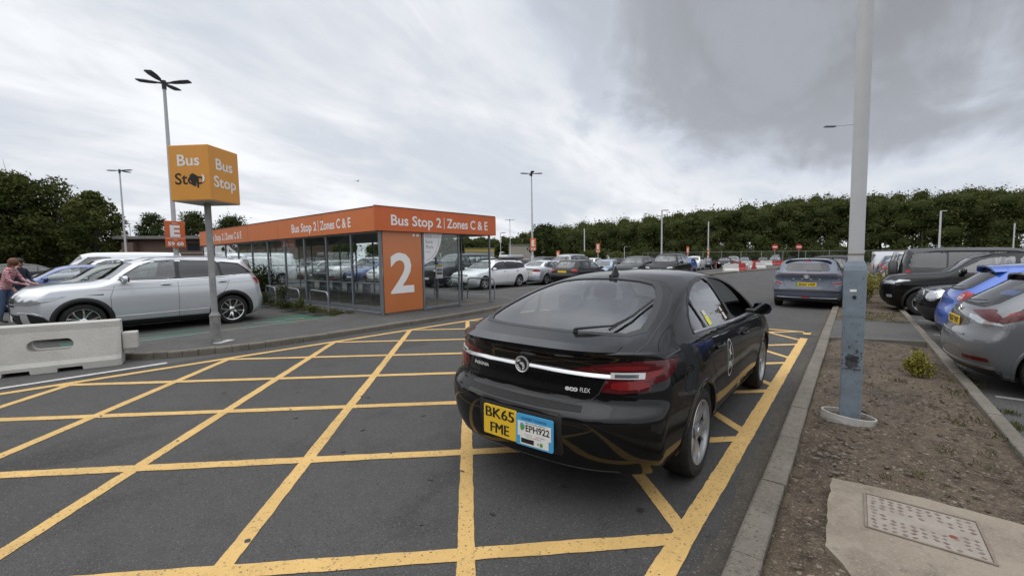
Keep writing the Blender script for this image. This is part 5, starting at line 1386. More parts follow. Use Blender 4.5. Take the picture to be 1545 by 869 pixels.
def white_estate():
    c = shape_base('estate', 4.86, 1.86, 1.48, 2.84, .335, .95)
    c.update(privacy=2, rails=(-1.7, .3, .58), rail_mat=BLACK)
    c['strips'] = [('window_strip', 'side', [(-2.0, 1.05), (-1, 1.0), (0, .985), (.85, .985)], .016, .005, CHROME, True)]
    root, sk = make_car(c, 'parked_car', WHITEP, 1)
    plates(root, c, sk, front='MX18 SGF')
    tag(root, 'white estate car facing the shelter with dark rear windows', 'car'); return root
# ------------------------------------------------------------------ shelter
SH = [-9.72, 6.76, -23.25, 11.08]; ZB = .10
def shelter():
    x1, y0, x0, y1 = SH
    r = empty('bus_shelter', (x1, y0, ZB)); tag(r, 'glass bus shelter with an orange fascia and a big white 2 on its end panel', 'bus shelter')
    tilt(r)
    B = lambda n, m, mb, **k: mb.build(n, m, r, **k)
    Lx = x0 - x1; Ly = y1 - y0
    posts = [0, -1.35, -2.7, -4.05, -5.4, -6.75, -8.1, -9.45, -10.8, -12.15, Lx]
    for x in posts:
        for y in (0, Ly):
            if x == 0 and y == 0: continue
            B('post', POSTGREY, MB().bbox((x, y, 1.12), (.06, .06, 2.26), .012).box((x, y, .012), (.12, .14, .02)))
    B('post', POSTGREY, MB().bbox((0, 0, 1.12), (.075, .075, 2.26), .012))
    for y in (1.42, 2.86): B('post', POSTGREY, MB().bbox((0, y, 1.12), (.055, .055, 2.26), .012).box((0, y, .012), (.12, .14, .02)))
    for y in (1.44, 2.88): B('post', POSTGREY, MB().bbox((Lx, y, 1.12), (.055, .055, 2.26), .012))
    # glazing on the long sides, with a mid rail
    for y, who in ((0, posts), (Ly, posts)):
        for a, b in zip(posts[:-1], posts[1:]):
            g = MB().box(((a + b) / 2, y, 1.20), (abs(b - a) - .075, .010, 1.94)); B('glass_pane', PANE, g)
        if y == 0:
            rl = MB(); rl.box((Lx / 2, y - .036, 1.33), (abs(Lx) - .1, .022, .03)); rl.box((Lx / 2, y, 2.215), (abs(Lx) - .1, .05, .05)); rl.box((Lx / 2, y, .16), (abs(Lx) - .1, .045, .10)); B('glazing_rail', STEEL, rl)
            bs = MB().bbox((Lx / 2, y - .05, .06), (abs(Lx) - .02, .04, .075), .008); B('base_rail', STEEL, bs)
        else:
            rl = MB().box((Lx / 2, y + .036, 1.33), (abs(Lx) - .1, .022, .03)); B('glazing_rail', STEEL, rl)
    for a, b in ((.03, 1.39), (1.45, 2.82), (2.9, Ly - .04)):
        B('glass_pane', PANE, MB().box((Lx, (a + b) / 2, 1.20), (.010, b - a - .04, 1.94)))
    # end panel with the numeral
    p = MB().bbox((.0, .72, 1.145), (.034, 1.30, 2.20), .006); pn = B('number_panel', mat('orange_end_panel', (.50, .165, .055), .35, var=(1.2, .3, (.46, .14, .04)), coat=.3), p)
    t = MB(); add_text(t, '2', (.0195, .67, .58), (0, 1, 0), (0, 0, 1), 1.06, .78, bold=.02, depth=.002); o = t.build('numeral', WHITE, pn)
    st = MB().box((.019, 1.10, 2.14), (.003, .07, .06)).box((.019, 1.24, 2.14), (.003, .10, .06)); st.build('notice_label', WHITE, pn)
    B('threshold', STEEL, MB().bbox((.0, 2.14, .05), (.05, 1.34, .075), .01))
    # glass leaf vinyl on the pane beside the panel
    B('glass_pane', PANE, MB().box((0, 2.14, 1.17), (.010, 1.34, 2.06)))
    lf = [(1.47, 2.24), (1.47, 1.34)]
    lf += [(1.47 + .70 * math.sin(t_) , 1.34 + .90 * (1 - math.cos(t_) ** 1.2)) for t_ in np.linspace(.12, math.pi / 2, 12)]
    lf2 = MB().add([(.008, a, b) for a, b in lf], [tuple(range(len(lf)))]); lv = lf2.build('leaf_vinyl', mat('pale_grey_vinyl', (.66, .67, .69), .5), r)
    t = MB()
    for i, w in enumerate(('Click', 'Save', 'Park')): add_text(t, w, (.0095, 1.51 + .02 * i, 2.08 - .155 * i), (0, 1, 0), (0, 0, 1), .10, .27, 'l', -.005)
    add_text(t, 'SouthAirport', (.0095, 1.53, 1.665), (0, 1, 0), (0, 0, 1), .026, .2, 'l', .01)
    t.build('vinyl_lettering', mat('grey_ink', (.10, .10, .11), .6), lv)
    kl = MB(); pth = [(.0092, 1.80, 2.105), (.0092, 2.05, 2.105), (.0092, 2.03, 1.95), (.0092, 1.93, 1.70), (.0092, 1.76, 1.52), (.0092, 1.53, 1.42)]
    kl.tube(pth, .005, 5); kl.build('vinyl_line', MATS['grey_ink'], lv)
    # roof and fascia
    B('roof', mat('shelter_roof', (.20, .20, .205), .6), MB().box((Lx / 2, Ly / 2, 2.62), (abs(Lx) + .1, Ly + .1, .06)))
    B('soffit', mat('soffit_dark', (.05, .052, .055), .6), MB().box((Lx / 2, Ly / 2, 2.235), (abs(Lx) + .1, Ly + .1, .03)))
    f = MB(); zc, hh = 2.545, .635; e = .07
    f.bbox(((Lx) / 2, -e, zc), (abs(Lx) + 2 * e, .03, hh), .004); B('fascia', ORANGE, f)
    f = MB().bbox((e + .016, Ly / 2 + .02, zc), (.03, Ly + 2 * e + .31, hh), .004); B('fascia', mat('orange_fascia_end', (.56, .120, .026), .42, var=(1.5, .3, (.51, .108, .024))), f)
    f = MB().bbox((Lx / 2, Ly + e + .2, zc), (abs(Lx) + 2 * e, .03, hh), .004); B('fascia', ORANGE, f)
    f = MB().bbox((Lx - e - .016, Ly / 2, zc), (.03, Ly + 2 * e + .03, hh), .004); B('fascia', ORANGE, f)
    ed = MB().box((Lx / 2, -e - .016, zc + hh / 2 + .004), (abs(Lx) + .2, .03, .012)).box((e + .02, Ly / 2, zc + hh / 2 + .004), (.05, Ly + .4, .012)); B('fascia_trim', mat('dark_trim', (.10, .03, .015), .5), ed)
    sj = MB()
    for x in (-2.75, -5.7, -8.2, -10.9): sj.box((x, -e - .0155, zc), (.006, .003, hh))
    B('fascia_joint', MATS['dark_trim'], sj)
    for cx in (-2.98, -10.6):
        t = MB(); add_text(t, 'Bus Stop 2', (cx - .10, -e - .0165, zc - .155), (1, 0, 0), (0, 0, 1), .26, 1.60, 'r', .018); add_text(t, 'Zones C & E', (cx + .12, -e - .0165, zc - .155), (1, 0, 0), (0, 0, 1), .26, 1.66, 'l', .018); t.box((cx + .01, -e - .017, zc - .03), (.022, .002, .33)); B('fascia_lettering', WHITE, t)
    cy = Ly / 2 + .02
    t = MB(); add_text(t, 'Bus Stop 2', (e + .0325, cy - .10, zc - .155), (0, 1, 0), (0, 0, 1), .27, 1.78, 'r', .018); add_text(t, 'Zones C & E', (e + .0325, cy + .12, zc - .155), (0, 1, 0), (0, 0, 1), .27, 1.84, 'l', .018); t.box((e + .033, cy + .01, zc - .03), (.002, .022, .33)); B('fascia_lettering', WHITE, t)
    # bench
    b = MB()
    for i in range(5): b.bbox((Lx / 2 - 1, Ly - .75 + i * .085, .48), (7.5, .07, .03), .006)
    for k in range(7): b.box((Lx / 2 - 4.5 + k * 1.2, Ly - .58, .23), (.05, .36, .46))
    B('bench', STEEL, b)
    return r
shelter()
def on_shelter(dx, dy, z=0): return (SH[0] + dx, SH[1] + dy, ZB + z)
sheet('shelter_floor', [(-9.66, 6.6), (-9.66, 11.2), (-23.4, 11.2), (-23.4, 6.6)], .104, ground_mat('floor_slabs', [(.13, .115, .10), (1.2, .42, .6, (.17, .15, .13), .8, (1, 1, 1)), (5, .5, .7, (.10, .088, .076), .6, (1, 1, 1))], .9, (60, .4)))

# litter bin and timetable post inside
r = empty('litter_bin', on_shelter(-.75, .85)); tag(r, 'grey litter bin standing inside the shelter beside the orange panel', 'litter bin')
MB().lathe([(.001, 0), (.24, 0), (.26, .03), (.26, .82), (.25, .84), (.001, .84)], 28).build('bin_body', mat('bin_grey', (.12, .125, .13), .6, var=(5, .3, (.09, .095, .10))), r, smooth=40)
MB().lathe([(.27, .84), (.28, .86), (.27, .95), (.18, 1.02), (.001, 1.04)], 28).build('bin_lid', BLACK, r, smooth=40)
MB().box((.20, -.19, .72), (.18, .03, .14), Matrix.Rotation(R(45), 3, 'Z')).build('bin_opening', BLACK, r)
r = empty('timetable_post', on_shelter(-.9, 2.75)); tag(r, 'grey post holding a white timetable board with a yellow top', 'notice board')
MB().tube([(0, 0, 0), (0, 0, 1.35)], .03, 12).build('post', POSTGREY, r, smooth=40)
bo = MB().bbox((.05, .03, 1.07), (.02, .30, .44), .004).build('board', WHITE, r)
MB().box((.0612, .03, 1.255), (.002, .29, .06)).build('board_header', mat('yellow_header', (.55, .36, .05), .5), bo)
b2 = MB()
for z in (1.14, 1.10, 1.03, .99): b2.box((.0612, .03, z), (.002, .24, .028))
b2.build('board_print', mat('dark_print', (.06, .055, .07), .6), bo)
b3 = MB().box((.0622, .03, 1.125), (.002, .20, .012)).box((.0622, .03, 1.01), (.002, .20, .012)); b3.build('board_print', mat('red_print', (.28, .06, .06), .6), bo)

# bicycle hoops
def hoop(a, b, h, rad=.024):
    a, b = Vector(a), Vector(b); d = (b - a).normalized(); L_ = (b - a).length; rr = .16; pts = [a, a + Vector((0, 0, h - rr))]
    for k in range(1, 7): t = math.pi / 2 * k / 6; pts.append(a + Vector((0, 0, h - rr)) + d * (rr - rr * math.cos(t)) + Vector((0, 0, rr * math.sin(t))))
    for k in range(0, 7): t = math.pi / 2 * k / 6; pts.append(b + Vector((0, 0, h - rr)) - d * (rr - rr * math.sin(t)) + Vector((0, 0, rr * math.cos(t))))
    pts.append(b); return MB().tube(pts, rad, 12)
for i, (a, b, lab) in enumerate([((-11.25, 6.10, .085), (-12.65, 6.30, .085), 'grey steel hoop nearest the orange panel, beside the shelter glass'),
                                 ((-12.95, 6.12, .085), (-14.25, 6.32, .085), 'grey steel hoop second from the orange panel with weeds at its foot'),
                                 ((-14.6, 6.14, .085), (-15.8, 6.34, .085), 'grey steel hoop third from the orange panel among the weeds'),
                                 ((-16.2, 6.16, .085), (-17.4, 6.36, .085), 'grey steel hoop half hidden behind the silver 4x4 tail')]):
    o = hoop(a, b, .60).build('bike_hoop', STEEL, smooth=60); tag(o, lab, 'bike hoop', 'steel hoops along the shelter side')
for a, b, lab in [((-10.1, 11.75, .1), (-11.45, 11.75, .1), 'grey steel hoop by the far corner post of the shelter'), ((-11.9, 11.75, .1), (-13.3, 11.75, .1), 'grey steel hoop behind the timetable board, seen through the shelter')]:
    tag(hoop(a, b, .75).build('bike_hoop', STEEL, smooth=60), lab, 'bike hoop', 'steel hoops along the shelter side')

# ------------------------------------------------------------------ bus stop cube on its pole
def bus_cube():
    r = empty('bus_stop_sign', (-9.08, 2.76, .098)); tag(r, 'amber cube reading Bus Stop on a weathered grey pole at the kerb', 'bus stop sign')
    pm = mat('weathered_pole', (.20, .205, .21), .6, 0, var=(7, .22, (.31, .31, .305)), bump=(30, .2))
    MB().tube([(0, 0, .52), (0, 0, 2.53)], .052, 20).tube([(0, 0, 2.05), (0, 0, 2.055)], .056, 20).build('pole', pm, r, smooth=40)
    MB().lathe([(.001, 0), (.088, 0), (.088, .50), (.055, .56), (.001, .56)], 8).lathe([(.09, .48), (.094, .48), (.094, .50), (.09, .50)], 8, closed=True).build('pole_base', mat('scuffed_pole_base', (.26, .26, .255), .65, 0, var=(8, .18, (.12, .12, .115))), r)
    MB().bbox((.06, .10, .004), (.16, .34, .012), .004, Matrix.Rotation(R(30), 3, 'Z')).build('base_plate', mat('pale_mortar', (.42, .41, .39), .9), r)
    v = Vector((-9.08, 2.76, 0)).normalized(); rt = Vector((-v.y, v.x, 0)) * -1
    al = R(39); dl = (-rt * math.cos(al) + v * math.sin(al)); ang = math.atan2(dl.y, dl.x); s = .72
    c = empty('tmp'); bpy.data.objects.remove(c)
    rot = Matrix.Rotation(ang, 3, 'Z')
    mb = MB().bbox((0, 0, 2.98), (s, s, .93), .012, rot)
    cu = mb.build('sign_cube', AMBER, r)
    MB().box((0, 0, 2.512), (s - .02, s - .02, .012), rot).build('cube_underside', mat('cube_under', (.34, .33, .32), .6), cu)
    # left face: normal = -perp ; its baseline runs from far-left to the near corner
    nl = Vector((-dl.y, dl.x, 0)); nl = nl if nl.dot(-v) > 0 else -nl; ux = -dl
    fl = nl * (s / 2 + .002)
    t = MB(); add_text(t, 'Bus', tuple(fl + Vector((0, 0, 3.10))), ux, (0, 0, 1), .185, .40, bold=.015); t.build('lettering', WHITE, cu)
    t = MB(); add_text(t, 'Stop', tuple(fl + Vector((0, 0, 2.79))), ux, (0, 0, 1), .185, .52, bold=.015); t.build('damaged_lettering', mat('peeled_black', (.02, .017, .014), .8), cu)
    t = MB(); cc = fl + ux * .21 + Vector((0, 0, 2.88)); n2 = nl * .0015
    cc = cc - ux * .05
    blob = [(.11 * math.cos(a) * (.62 + .16 * math.sin(3 * a)), .125 * math.sin(a) * (.9 + .12 * math.cos(2 * a + 1))) for a in np.linspace(0, 2 * math.pi, 26, endpoint=False)]
    t.add([tuple(cc - ux * .08 + n2 + ux * a + Vector((0, 0, b - .02))) for a, b in blob], [tuple(range(26))]); t.build('burn_hole', MATS['peeled_black'], cu)
    t = MB(); t.add([tuple(cc + ux * .02 + n2 * 1.6 + ux * a + Vector((0, 0, b))) for a, b in [(.04, -.075), (.085, -.045), (.10, .0), (.085, .05), (.04, .075), (.06, .03), (.055, -.03)]], [tuple(range(7))]); t.build('lettering', WHITE, cu)
    nr = nl.cross(Vector((0, 0, 1))); ux2 = Vector((0, 0, 1)).cross(nr); 
    if nr.dot(-v) < 0: nr = -nr; ux2 = -ux2
    ux2 = Vector((0, 0, 1)).cross(nr)
    fr = nr * (s / 2 + .002)
    t = MB(); add_text(t, 'Bus', tuple(fr + Vector((0, 0, 3.06))), ux2, (0, 0, 1), .185, .40, bold=.015); add_text(t, 'Stop', tuple(fr + Vector((0, 0, 2.76))), ux2, (0, 0, 1), .185, .53, bold=.015); t.build('lettering', WHITE, cu)
    tilt(r)
bus_cube()

# ------------------------------------------------------------------ concrete barrier
def barrier():
    r = empty('concrete_barrier', (-9.0, 1.46, 0)); r.rotation_euler = (0, 0, math.atan2(-1.25, -.36)); tag(r, 'pale concrete block barrier with an oval slot at the left kerb', 'barrier')
    cm = mat('barrier_concrete', (.48, .465, .43), .9, var=(2.5, .2, (.40, .385, .35)), bump=(40, .35))
    prof = [(-.24, 0), (-.24, .10), (-.20, .16), (-.105, .58), (-.105, .67), (-.09, .685), (.09, .685), (.105, .67), (.105, .58), (.20, .16), (.24, .10), (.24, 0)]
    L_ = 3.0; mb = MB(); n = len(prof); st = [(0, .86), (.05, 1.0), (L_ - .05, 1.0), (L_, .86)]
    vs = [(x, y * k, z) for x, k in st for y, z in prof]; fs = [tuple(range(n)), tuple(range(4 * n - 1, 3 * n - 1, -1))]
    for i in range(3):
        for j in range(n): fs.append((i * n + j, (i + 1) * n + j, (i + 1) * n + (j + 1) % n, i * n + (j + 1) % n))
    mb.add(vs, fs); b = mb.build('barrier_body', [cm, cm], r, fix=True)
    cut = MB()
    for cx in (.76, 2.15): cut.prism([(cx + (.15 if math.cos(t) > 0 else -.15) + .09 * math.cos(t), .385 + .085 * math.sin(t)) for t in np.linspace(0, 2 * math.pi, 28, endpoint=False)], -.5, .5, plane='xz')
    for cx in (.56, 1.10, 2.0, 2.5): cut.prism([(cx - .15, -.1), (cx + .15, -.1), (cx + .13, .055), (cx - .13, .055)], -.5, .5, plane='xz')
    c_ = cut.build('cut', cm, r, fix=True); bpy.context.view_layer.update(); boolean(b, c_)
    MB().bbox((-.10, 0, .345), (.19, .17, .27), .02).build('coupling_block', cm, r)
barrier()

# ------------------------------------------------------------------ big post on the verge
def big_post():
    r = empty('lamp_post', (.03, 5.15, .075)); tag(r, 'tall pale grey post with a scraped blue grey base box on the bare verge', 'lamp post')
    bm_ = mat('blue_grey_paint', (.19, .235, .28), .5, 0, var=(7, .16, (.135, .16, .185)))
    dk = mat('bare_scrape', (.034, .035, .038), .7, var=(25, .2, (.07, .072, .077)))
    w = .081
    oc = lambda k, c=.88: [(w * k, w * k * -c), (w * k, w * k * c), (w * k * c, w * k), (-w * k * c, w * k), (-w * k, w * k * c), (-w * k, -w * k * c), (-w * k * c, -w * k), (w * k * c, -w * k)][::1]
    mb = MB(); lev = [(-.05, 1.0), (.98, 1.02), (1.0, 1.05), (1.28, 1.06), (1.42, 1.06), (1.46, .97), (1.505, .80), (1.51, .70)]
    vs = [(x, y, z) for z, k in lev for x, y in oc(k)]; m = 8
    mb.add(vs, [(i * m + j, i * m + (j + 1) % m, (i + 1) * m + (j + 1) % m, (i + 1) * m + j) for i in range(len(lev) - 1) for j in range(m)])
    MB().tube([(0, 0, 1.45), (0, 0, 7.9)], .059, 28, r2=.055).build('pole', LAMPGREY, r, smooth=40)
    MB().lathe([(.059, 1.56), (.0615, 1.56), (.0615, 1.575), (.059, 1.575)], 28, closed=True).build('pole_band', mat('rust_band', (.22, .17, .15), .7), r, smooth=40)
    # label, lock, scraped paint on the side that faces the road and camera
    pv = Vector((-.03, -1, 0)).normalized(); base_n = Vector((0, -1, 0)); ux = Vector((1, 0, 0)); yy = -w * 1.065
    MB().box((-.01, -.0885, 1.235), (.05, .003, .022)).build('door_label', WHITE, r)
    MB().lathe([(.001, .012), (.013, .012), (.016, 0)], 14).build('door_lock', BLACK, r).matrix_local = Matrix.Translation((.0, -.0875, 1.175)) @ Matrix.Rotation(R(90), 4, 'X')
    s = MB()
    rnd = random.Random(11)
    def blob(cx, cz, a, b, k=14, wob=.35):
        pts = [(cx + a * math.cos(t) * (1 + rnd.uniform(-wob, wob)), cz + b * math.sin(t) * (1 + rnd.uniform(-wob, wob))) for t in np.linspace(0, 2 * math.pi, k, endpoint=False)]
        s.add([(x, -w * 1.026 - .0012 if z < .99 else -w * 1.06 - .0012, z) for x, z in pts], [tuple(range(k))])
    blob(-.004, .565, .052, .055, 26, .22); blob(-.018, .615, .03, .03, 16, .35); blob(.022, .60, .03, .035, 16, .35); blob(.035, .67, .012, .02, 12, .4)
    for _ in range(60):
        a_ = rnd.uniform(0, 6.28); q_ = abs(rnd.gauss(0, 1)); blob(max(-.07, min(.07, .052 * q_ * math.cos(a_))), .60 + .075 * q_ * math.sin(a_), rnd.uniform(.002, .009), rnd.uniform(.002, .010), 8)
    for _ in range(60): blob(rnd.uniform(-.07, .07), rnd.uniform(.06, 1.38), rnd.uniform(.0012, .004), rnd.uniform(.0015, .007), 7)
    mb.add(s.v, s.f, 1); b = mb.build('base_box', [bm_, dk], r)
    d = MB().box((0, -w * 1.03 - .001, .505), (.13, .003, .007)); d.build('door_edge', dk, b)
    tilt(r)
    c = empty('foundation_ring', (.01, 5.14, .07)); bpy.data.objects.remove(c)
    rg = MB().lathe([(.205, -.08), (.213, -.08), (.213, .075), (.205, .078), (.198, .075), (.198, -.02)], 48)
    rg = rg.build('plastic_ring', mat('white_pvc', (.46, .45, .42), .55, var=(6, .25, (.32, .30, .27))), smooth=40); rg.location = (.015, 5.14, .052); rg.rotation_euler = (R(-5), R(4), 0); rg.scale = (1, .92, 1)
    tag(rg, 'white plastic ring collar in the soil round the big post', 'post collar')
    f = MB().lathe([(.001, .05), (.12, .045), (.197, .02)], 32).build('soil_fill', SOIL, rg, smooth=60)
big_post()

# ------------------------------------------------------------------ slab with inspection cover
sl = [(-.06, 3.62), (.40, 3.66), (1.02, 3.62), (1.02, 2.2), (.14, 2.35), (.02, 2.62), (-.06, 2.72)]
rd_ = random.Random(6); sl = [(x + rd_.uniform(-.008, .008), y + rd_.uniform(-.010, .010)) for x, y in resample(sl, .07)]
mb = MB().prism(sl, -.02, .106); o = mb.build('concrete_slab', SLABM, fix=True); tag(o, kind='structure')
def cover():
    r = empty('inspection_cover', (.365, 3.28, .1095)); tag(r, 'rusty rectangular inspection cover set in the concrete slab', 'manhole cover')
    im = mat('rusted_iron', (.30, .27, .235), .9, .0, var=(9, .25, (.22, .185, .15)), bump=(60, .6))
    mb = MB(); w, h = .255, .225; fr = .012
    for a, b, c_, d in ((0, h - fr / 2, 2 * w, fr), (0, -h + fr / 2, 2 * w, fr), (w - fr / 2, 0, fr, 2 * h - 2 * fr), (-w + fr / 2, 0, fr, 2 * h - 2 * fr)): mb.box((a, b, -.002), (c_, d, .012))
    mb.build('frame', mat('iron_frame', (.20, .175, .145), .9, var=(12, .2, (.14, .10, .075))), r)
    st = MB().box((0, 0, -.006), (2 * w - 2 * fr - .008, 2 * h - 2 * fr - .008, .012)); rnd = random.Random(5)
    for i in range(11):
        for j in range(10):
            x = -w + .045 + i * .042; y = -h + .04 + j * .0405
            if abs(y) < .03 and abs(x) < .14: continue
            if rnd.random() < .12: continue
            if rnd.random() < .04: continue
            st.box((x + rnd.uniform(-.003, .003), y + rnd.uniform(-.003, .003), .0004), (.021 * rnd.uniform(.6, 1.15), .021 * rnd.uniform(.6, 1.15), .003), Matrix.Rotation(R(45 + rnd.uniform(-8, 8)), 3, 'Z'), 1)
    st.build('lid', [im, mat('worn_studs', (.105, .055, .040), .8, var=(11, .2, (.20, .165, .14)))], r)
    MB().lathe([(.001, .003), (.016, .003), (.018, 0)], 14, c=(.12, -.05, 0)).build('lifting_eye', mat('orange_rust', (.16, .045, .02), .9), r)
cover()
# ------------------------------------------------------------------ further cars
def at(px, D):
    """ground point at a bearing (picture column of the photograph) and a depth, used to note down surveyed positions"""
    xc = (px - 772.5) / 650.7 * D
    return (-math.sin(YAW) * D + math.cos(YAW) * xc, math.cos(YAW) * D + math.sin(YAW) * xc)

_PROTO = {}
def proto(kind, pm, L, W, H, wb, rw, name='parked_car', **kw):
    key = (kind, L, W, H)
    if key not in _PROTO:
        c = shape_base(kind, L, W, H, wb, rw); c.update(kw)
        root, sk = make_car(c, name, pm, 1 if kw.get('fine') else 0)
        plates(root, c, sk, rear='', front='')
        _PROTO[key] = root; return root
    r = dup(_PROTO[key]); recolour(r, pm); return r
DIM = {'hatch': (4.25, 1.78, 1.48, 2.6, .315), 'suv': (4.55, 1.86, 1.66, 2.68, .345), 'estate': (4.75, 1.84, 1.47, 2.8, .33), 'saloon': (4.55, 1.82, 1.43, 2.76, .33), 'boxy': (4.8, 1.92, 1.84, 2.85, .37), 'van': (5.3, 1.95, 1.95, 3.1, .34)}
def park(kind, pm, x, y, hd, label, group=None, fine=True, **kw):
    r = proto(kind, pm, *DIM[kind], name='parked_van' if kind == 'van' else 'parked_car', fine=fine, **kw)
    place(r, x, y, hd); tag(r, label, 'van' if kind == 'van' else 'car')
    if group: r['group'] = group
    return r
G1 = 'cars parked in the rows beyond the shelter'
r = white_estate(); place(r, -15.35, 17.5, -90); r['group'] = G1
r = park('saloon', SILVER, -15.0, 22.45, 91, 'silver saloon with red tail lights parked tail to tail with the white estate', G1)
park('boxy', DGREY, -18.0, 17.6, -90, 'tall dark 4x4 facing the shelter, next to the white estate', G1)
park('hatch', NAVY, -20.5, 17.4, -90, 'navy hatchback facing the shelter behind the timetable board', G1)
park('hatch', WHITEP, -23.0, 17.3, -90, 'white hatchback seen through the shelter glass, left of the orange panel', G1)
park('estate', MIDBLUE, -25.5, 17.6, -90, 'mid blue estate seen through the shelter glass', G1)
park('suv', SILVER, -28.0, 17.5, -90, 'silver 4x4 seen through the shelter glass', G1)
park('hatch', DGREY, -30.5, 17.4, -90, 'dark grey hatchback seen through the shelter glass', G1)
park('saloon', LGREY, -33.2, 17.6, -90, 'light grey saloon seen through the far shelter panes', G1)
park('suv', BLACKP, -35.8, 17.6, -90, 'black 4x4 seen through the far shelter panes', G1)
park('estate', WHITEP, -38.5, 17.4, -90, 'white estate seen through the far shelter panes', G1)
r = park('estate', BLACKP, -17.5, 22.5, 90, 'black estate with a grey roof box behind the white estate', G1)
rb = MB(); rb.bbox((-.3, .1, 1.62), (1.9, .75, .30), .12); o = rb.build('roof_box', LGREY, r, smooth=50)
park('hatch', BLACKP, -12.45, 22.1, 92, 'black hatchback with lit red tail lights and a yellow plate, right of the silver saloon', G1)
park('suv', WHITEP, -20.0, 22.5, 90, 'white 4x4 in the second row behind the tall dark 4x4', G1)
park('suv', DGREY, -22.6, 22.5, 90, 'dark grey 4x4 in the second row behind the shelter', G1)
park('hatch', PBLUE, -25.2, 22.4, 90, 'pale blue hatchback in the second row behind the shelter', G1)
park('estate', SILVER, -27.9, 22.4, 90, 'silver estate in the second row behind the shelter', G1)
park('suv', BLUE, -30.5, 22.4, 90, 'blue 4x4 in the second row behind the shelter', G1)
park('boxy', LGREY, -17.9, 29.6, -88, 'light grey 4x4 facing the black hatchback with the red tail lights', G1)
park('saloon', PBLUE, -14.2, 29.0, -86, 'pale blue saloon facing the camera beyond the black car roof', G1)
park('suv', DGREY, -12.1, 29.4, -87, 'dark grey family car left of the big black 4x4', G1)
park('boxy', BLACKP, -9.75, 29.3, -88, 'big black 4x4 facing the camera at the end of its row', G1)
park('hatch', DRED, -22.8, 29.5, -90, 'dark red hatchback in the third row', G1)
park('suv', BLACKP, -20.4, 29.6, -90, 'black 4x4 in the third row', G1)
for k, (kd, pm, px, D, hd, lb) in enumerate([
        ('hatch', BLUE, 1034, 47.5, -85, 'blue hatchback parked along the far lane beyond the black 4x4'),
        ('suv', WHITEP, 1047, 52, -85, 'white car half hidden behind the blue hatchback'),
        ('saloon', DGREY, 1065, 56, -85, 'dark grey saloon facing the far lane, right of the blue hatchback'),
        ('hatch', BLACKP, 1093, 58, -80, 'black hatchback beside the red plastic barrier'),
        ('suv', GREYP, 1106, 70, -80, 'grey 4x4 behind the black hatchback by the red barrier'),
        ('hatch', NAVY, 1123, 76, -85, 'navy hatchback behind the first white plastic barrier'),
        ('saloon', DGREY, 1151, 82, -85, 'dark saloon behind the second white plastic barrier'),
        ('van', BLUEGREY, 1171, 84, -90, 'slate blue van by the far fence under the no entry sign')]):
    x, y = at(px, D); park(kd, pm, x, y, hd, lb, 'cars far off by the fence')
for px, D, kd, pm, lb in [(868, 46, 'suv', GREYP, 'grey 4x4 far off behind the light grey 4x4'), (893, 52, 'hatch', WHITEP, 'white hatchback far off left of the zone sign post'), (925, 50, 'estate', BLACKP, 'black estate far off under the zone sign'), (958, 52, 'suv', LGREY, 'light grey 4x4 far off between two dark cars'), (1003, 56, 'hatch', SILVER, 'silver hatchback far off behind the big black 4x4'), (838, 55, 'hatch', DGREY, 'dark grey hatchback far off below the small zone sign'), (980, 70, 'saloon', NAVY, 'navy saloon at the far fence'), (905, 75, 'van', WHITEP, 'white van at the far fence')]:
    x, y = at(px, D); park(kd, pm, x, y, -88, lb, 'cars far off by the fence')
park('suv', BLACKP, -.80, 25.2, 90, 'black 4x4 in the lane just beyond the slate blue car')
park('suv', DGREY, -.5, 32.5, 90, 'dark grey 4x4 further up the lane behind the black one')
# row along the right of the verge, beyond the spare wheel 4x4
G2 = 'cars parked nose or tail to the right hand verge'
park('boxy', LGREY, 3.55, 23.6, 0, 'pale grey 4x4 with a big rear window behind the spare wheel', G2)
park('hatch', BLACKP, 3.4, 26.5, 0, 'black hatchback with red tail lights beyond the pale grey 4x4', G2)
park('suv', GREYP, 3.5, 29.3, 180, 'mid grey 4x4 facing the verge beyond the yellow shrub', G2)
park('saloon', WHITEP, 3.5, 32.0, 180, 'white saloon facing the verge', G2)
park('hatch', DRED, 3.4, 34.8, 0, 'dark red hatchback tail to the verge', G2)
park('suv', NAVY, 3.5, 37.6, 0, 'navy 4x4 tail to the verge', G2)
park('van', LGREY, 3.6, 40.6, 0, 'light grey van at the end of the right hand row', G2)
# beyond the silver 4x4 on the left
G3 = 'cars parked beyond the silver 4x4'
park('saloon', DGREY, -15.8, 3.05, -90, 'dark grey saloon next to the silver 4x4', G3)
park('hatch', GREEN, -18.35, 3.0, -90, 'dark green hatchback second from the silver 4x4', G3)
park('saloon', MIDBLUE, -21.2, 2.25, -90, 'blue saloon near the two people', G3)
park('suv', SILVER, -24.2, 3.6, -90, 'silver 4x4 beyond the blue saloon', G3)
park('van', WHITEP, -28.6, 4.6, -90, 'long white van beyond the silver and blue cars', G3)
park('van', WHITEP, -28.8, 10.6, -90, 'second white van behind the first one', G3)
park('saloon', BLACKP, -33.0, 1.2, -90, 'black saloon at the left edge beyond the white van', G3)

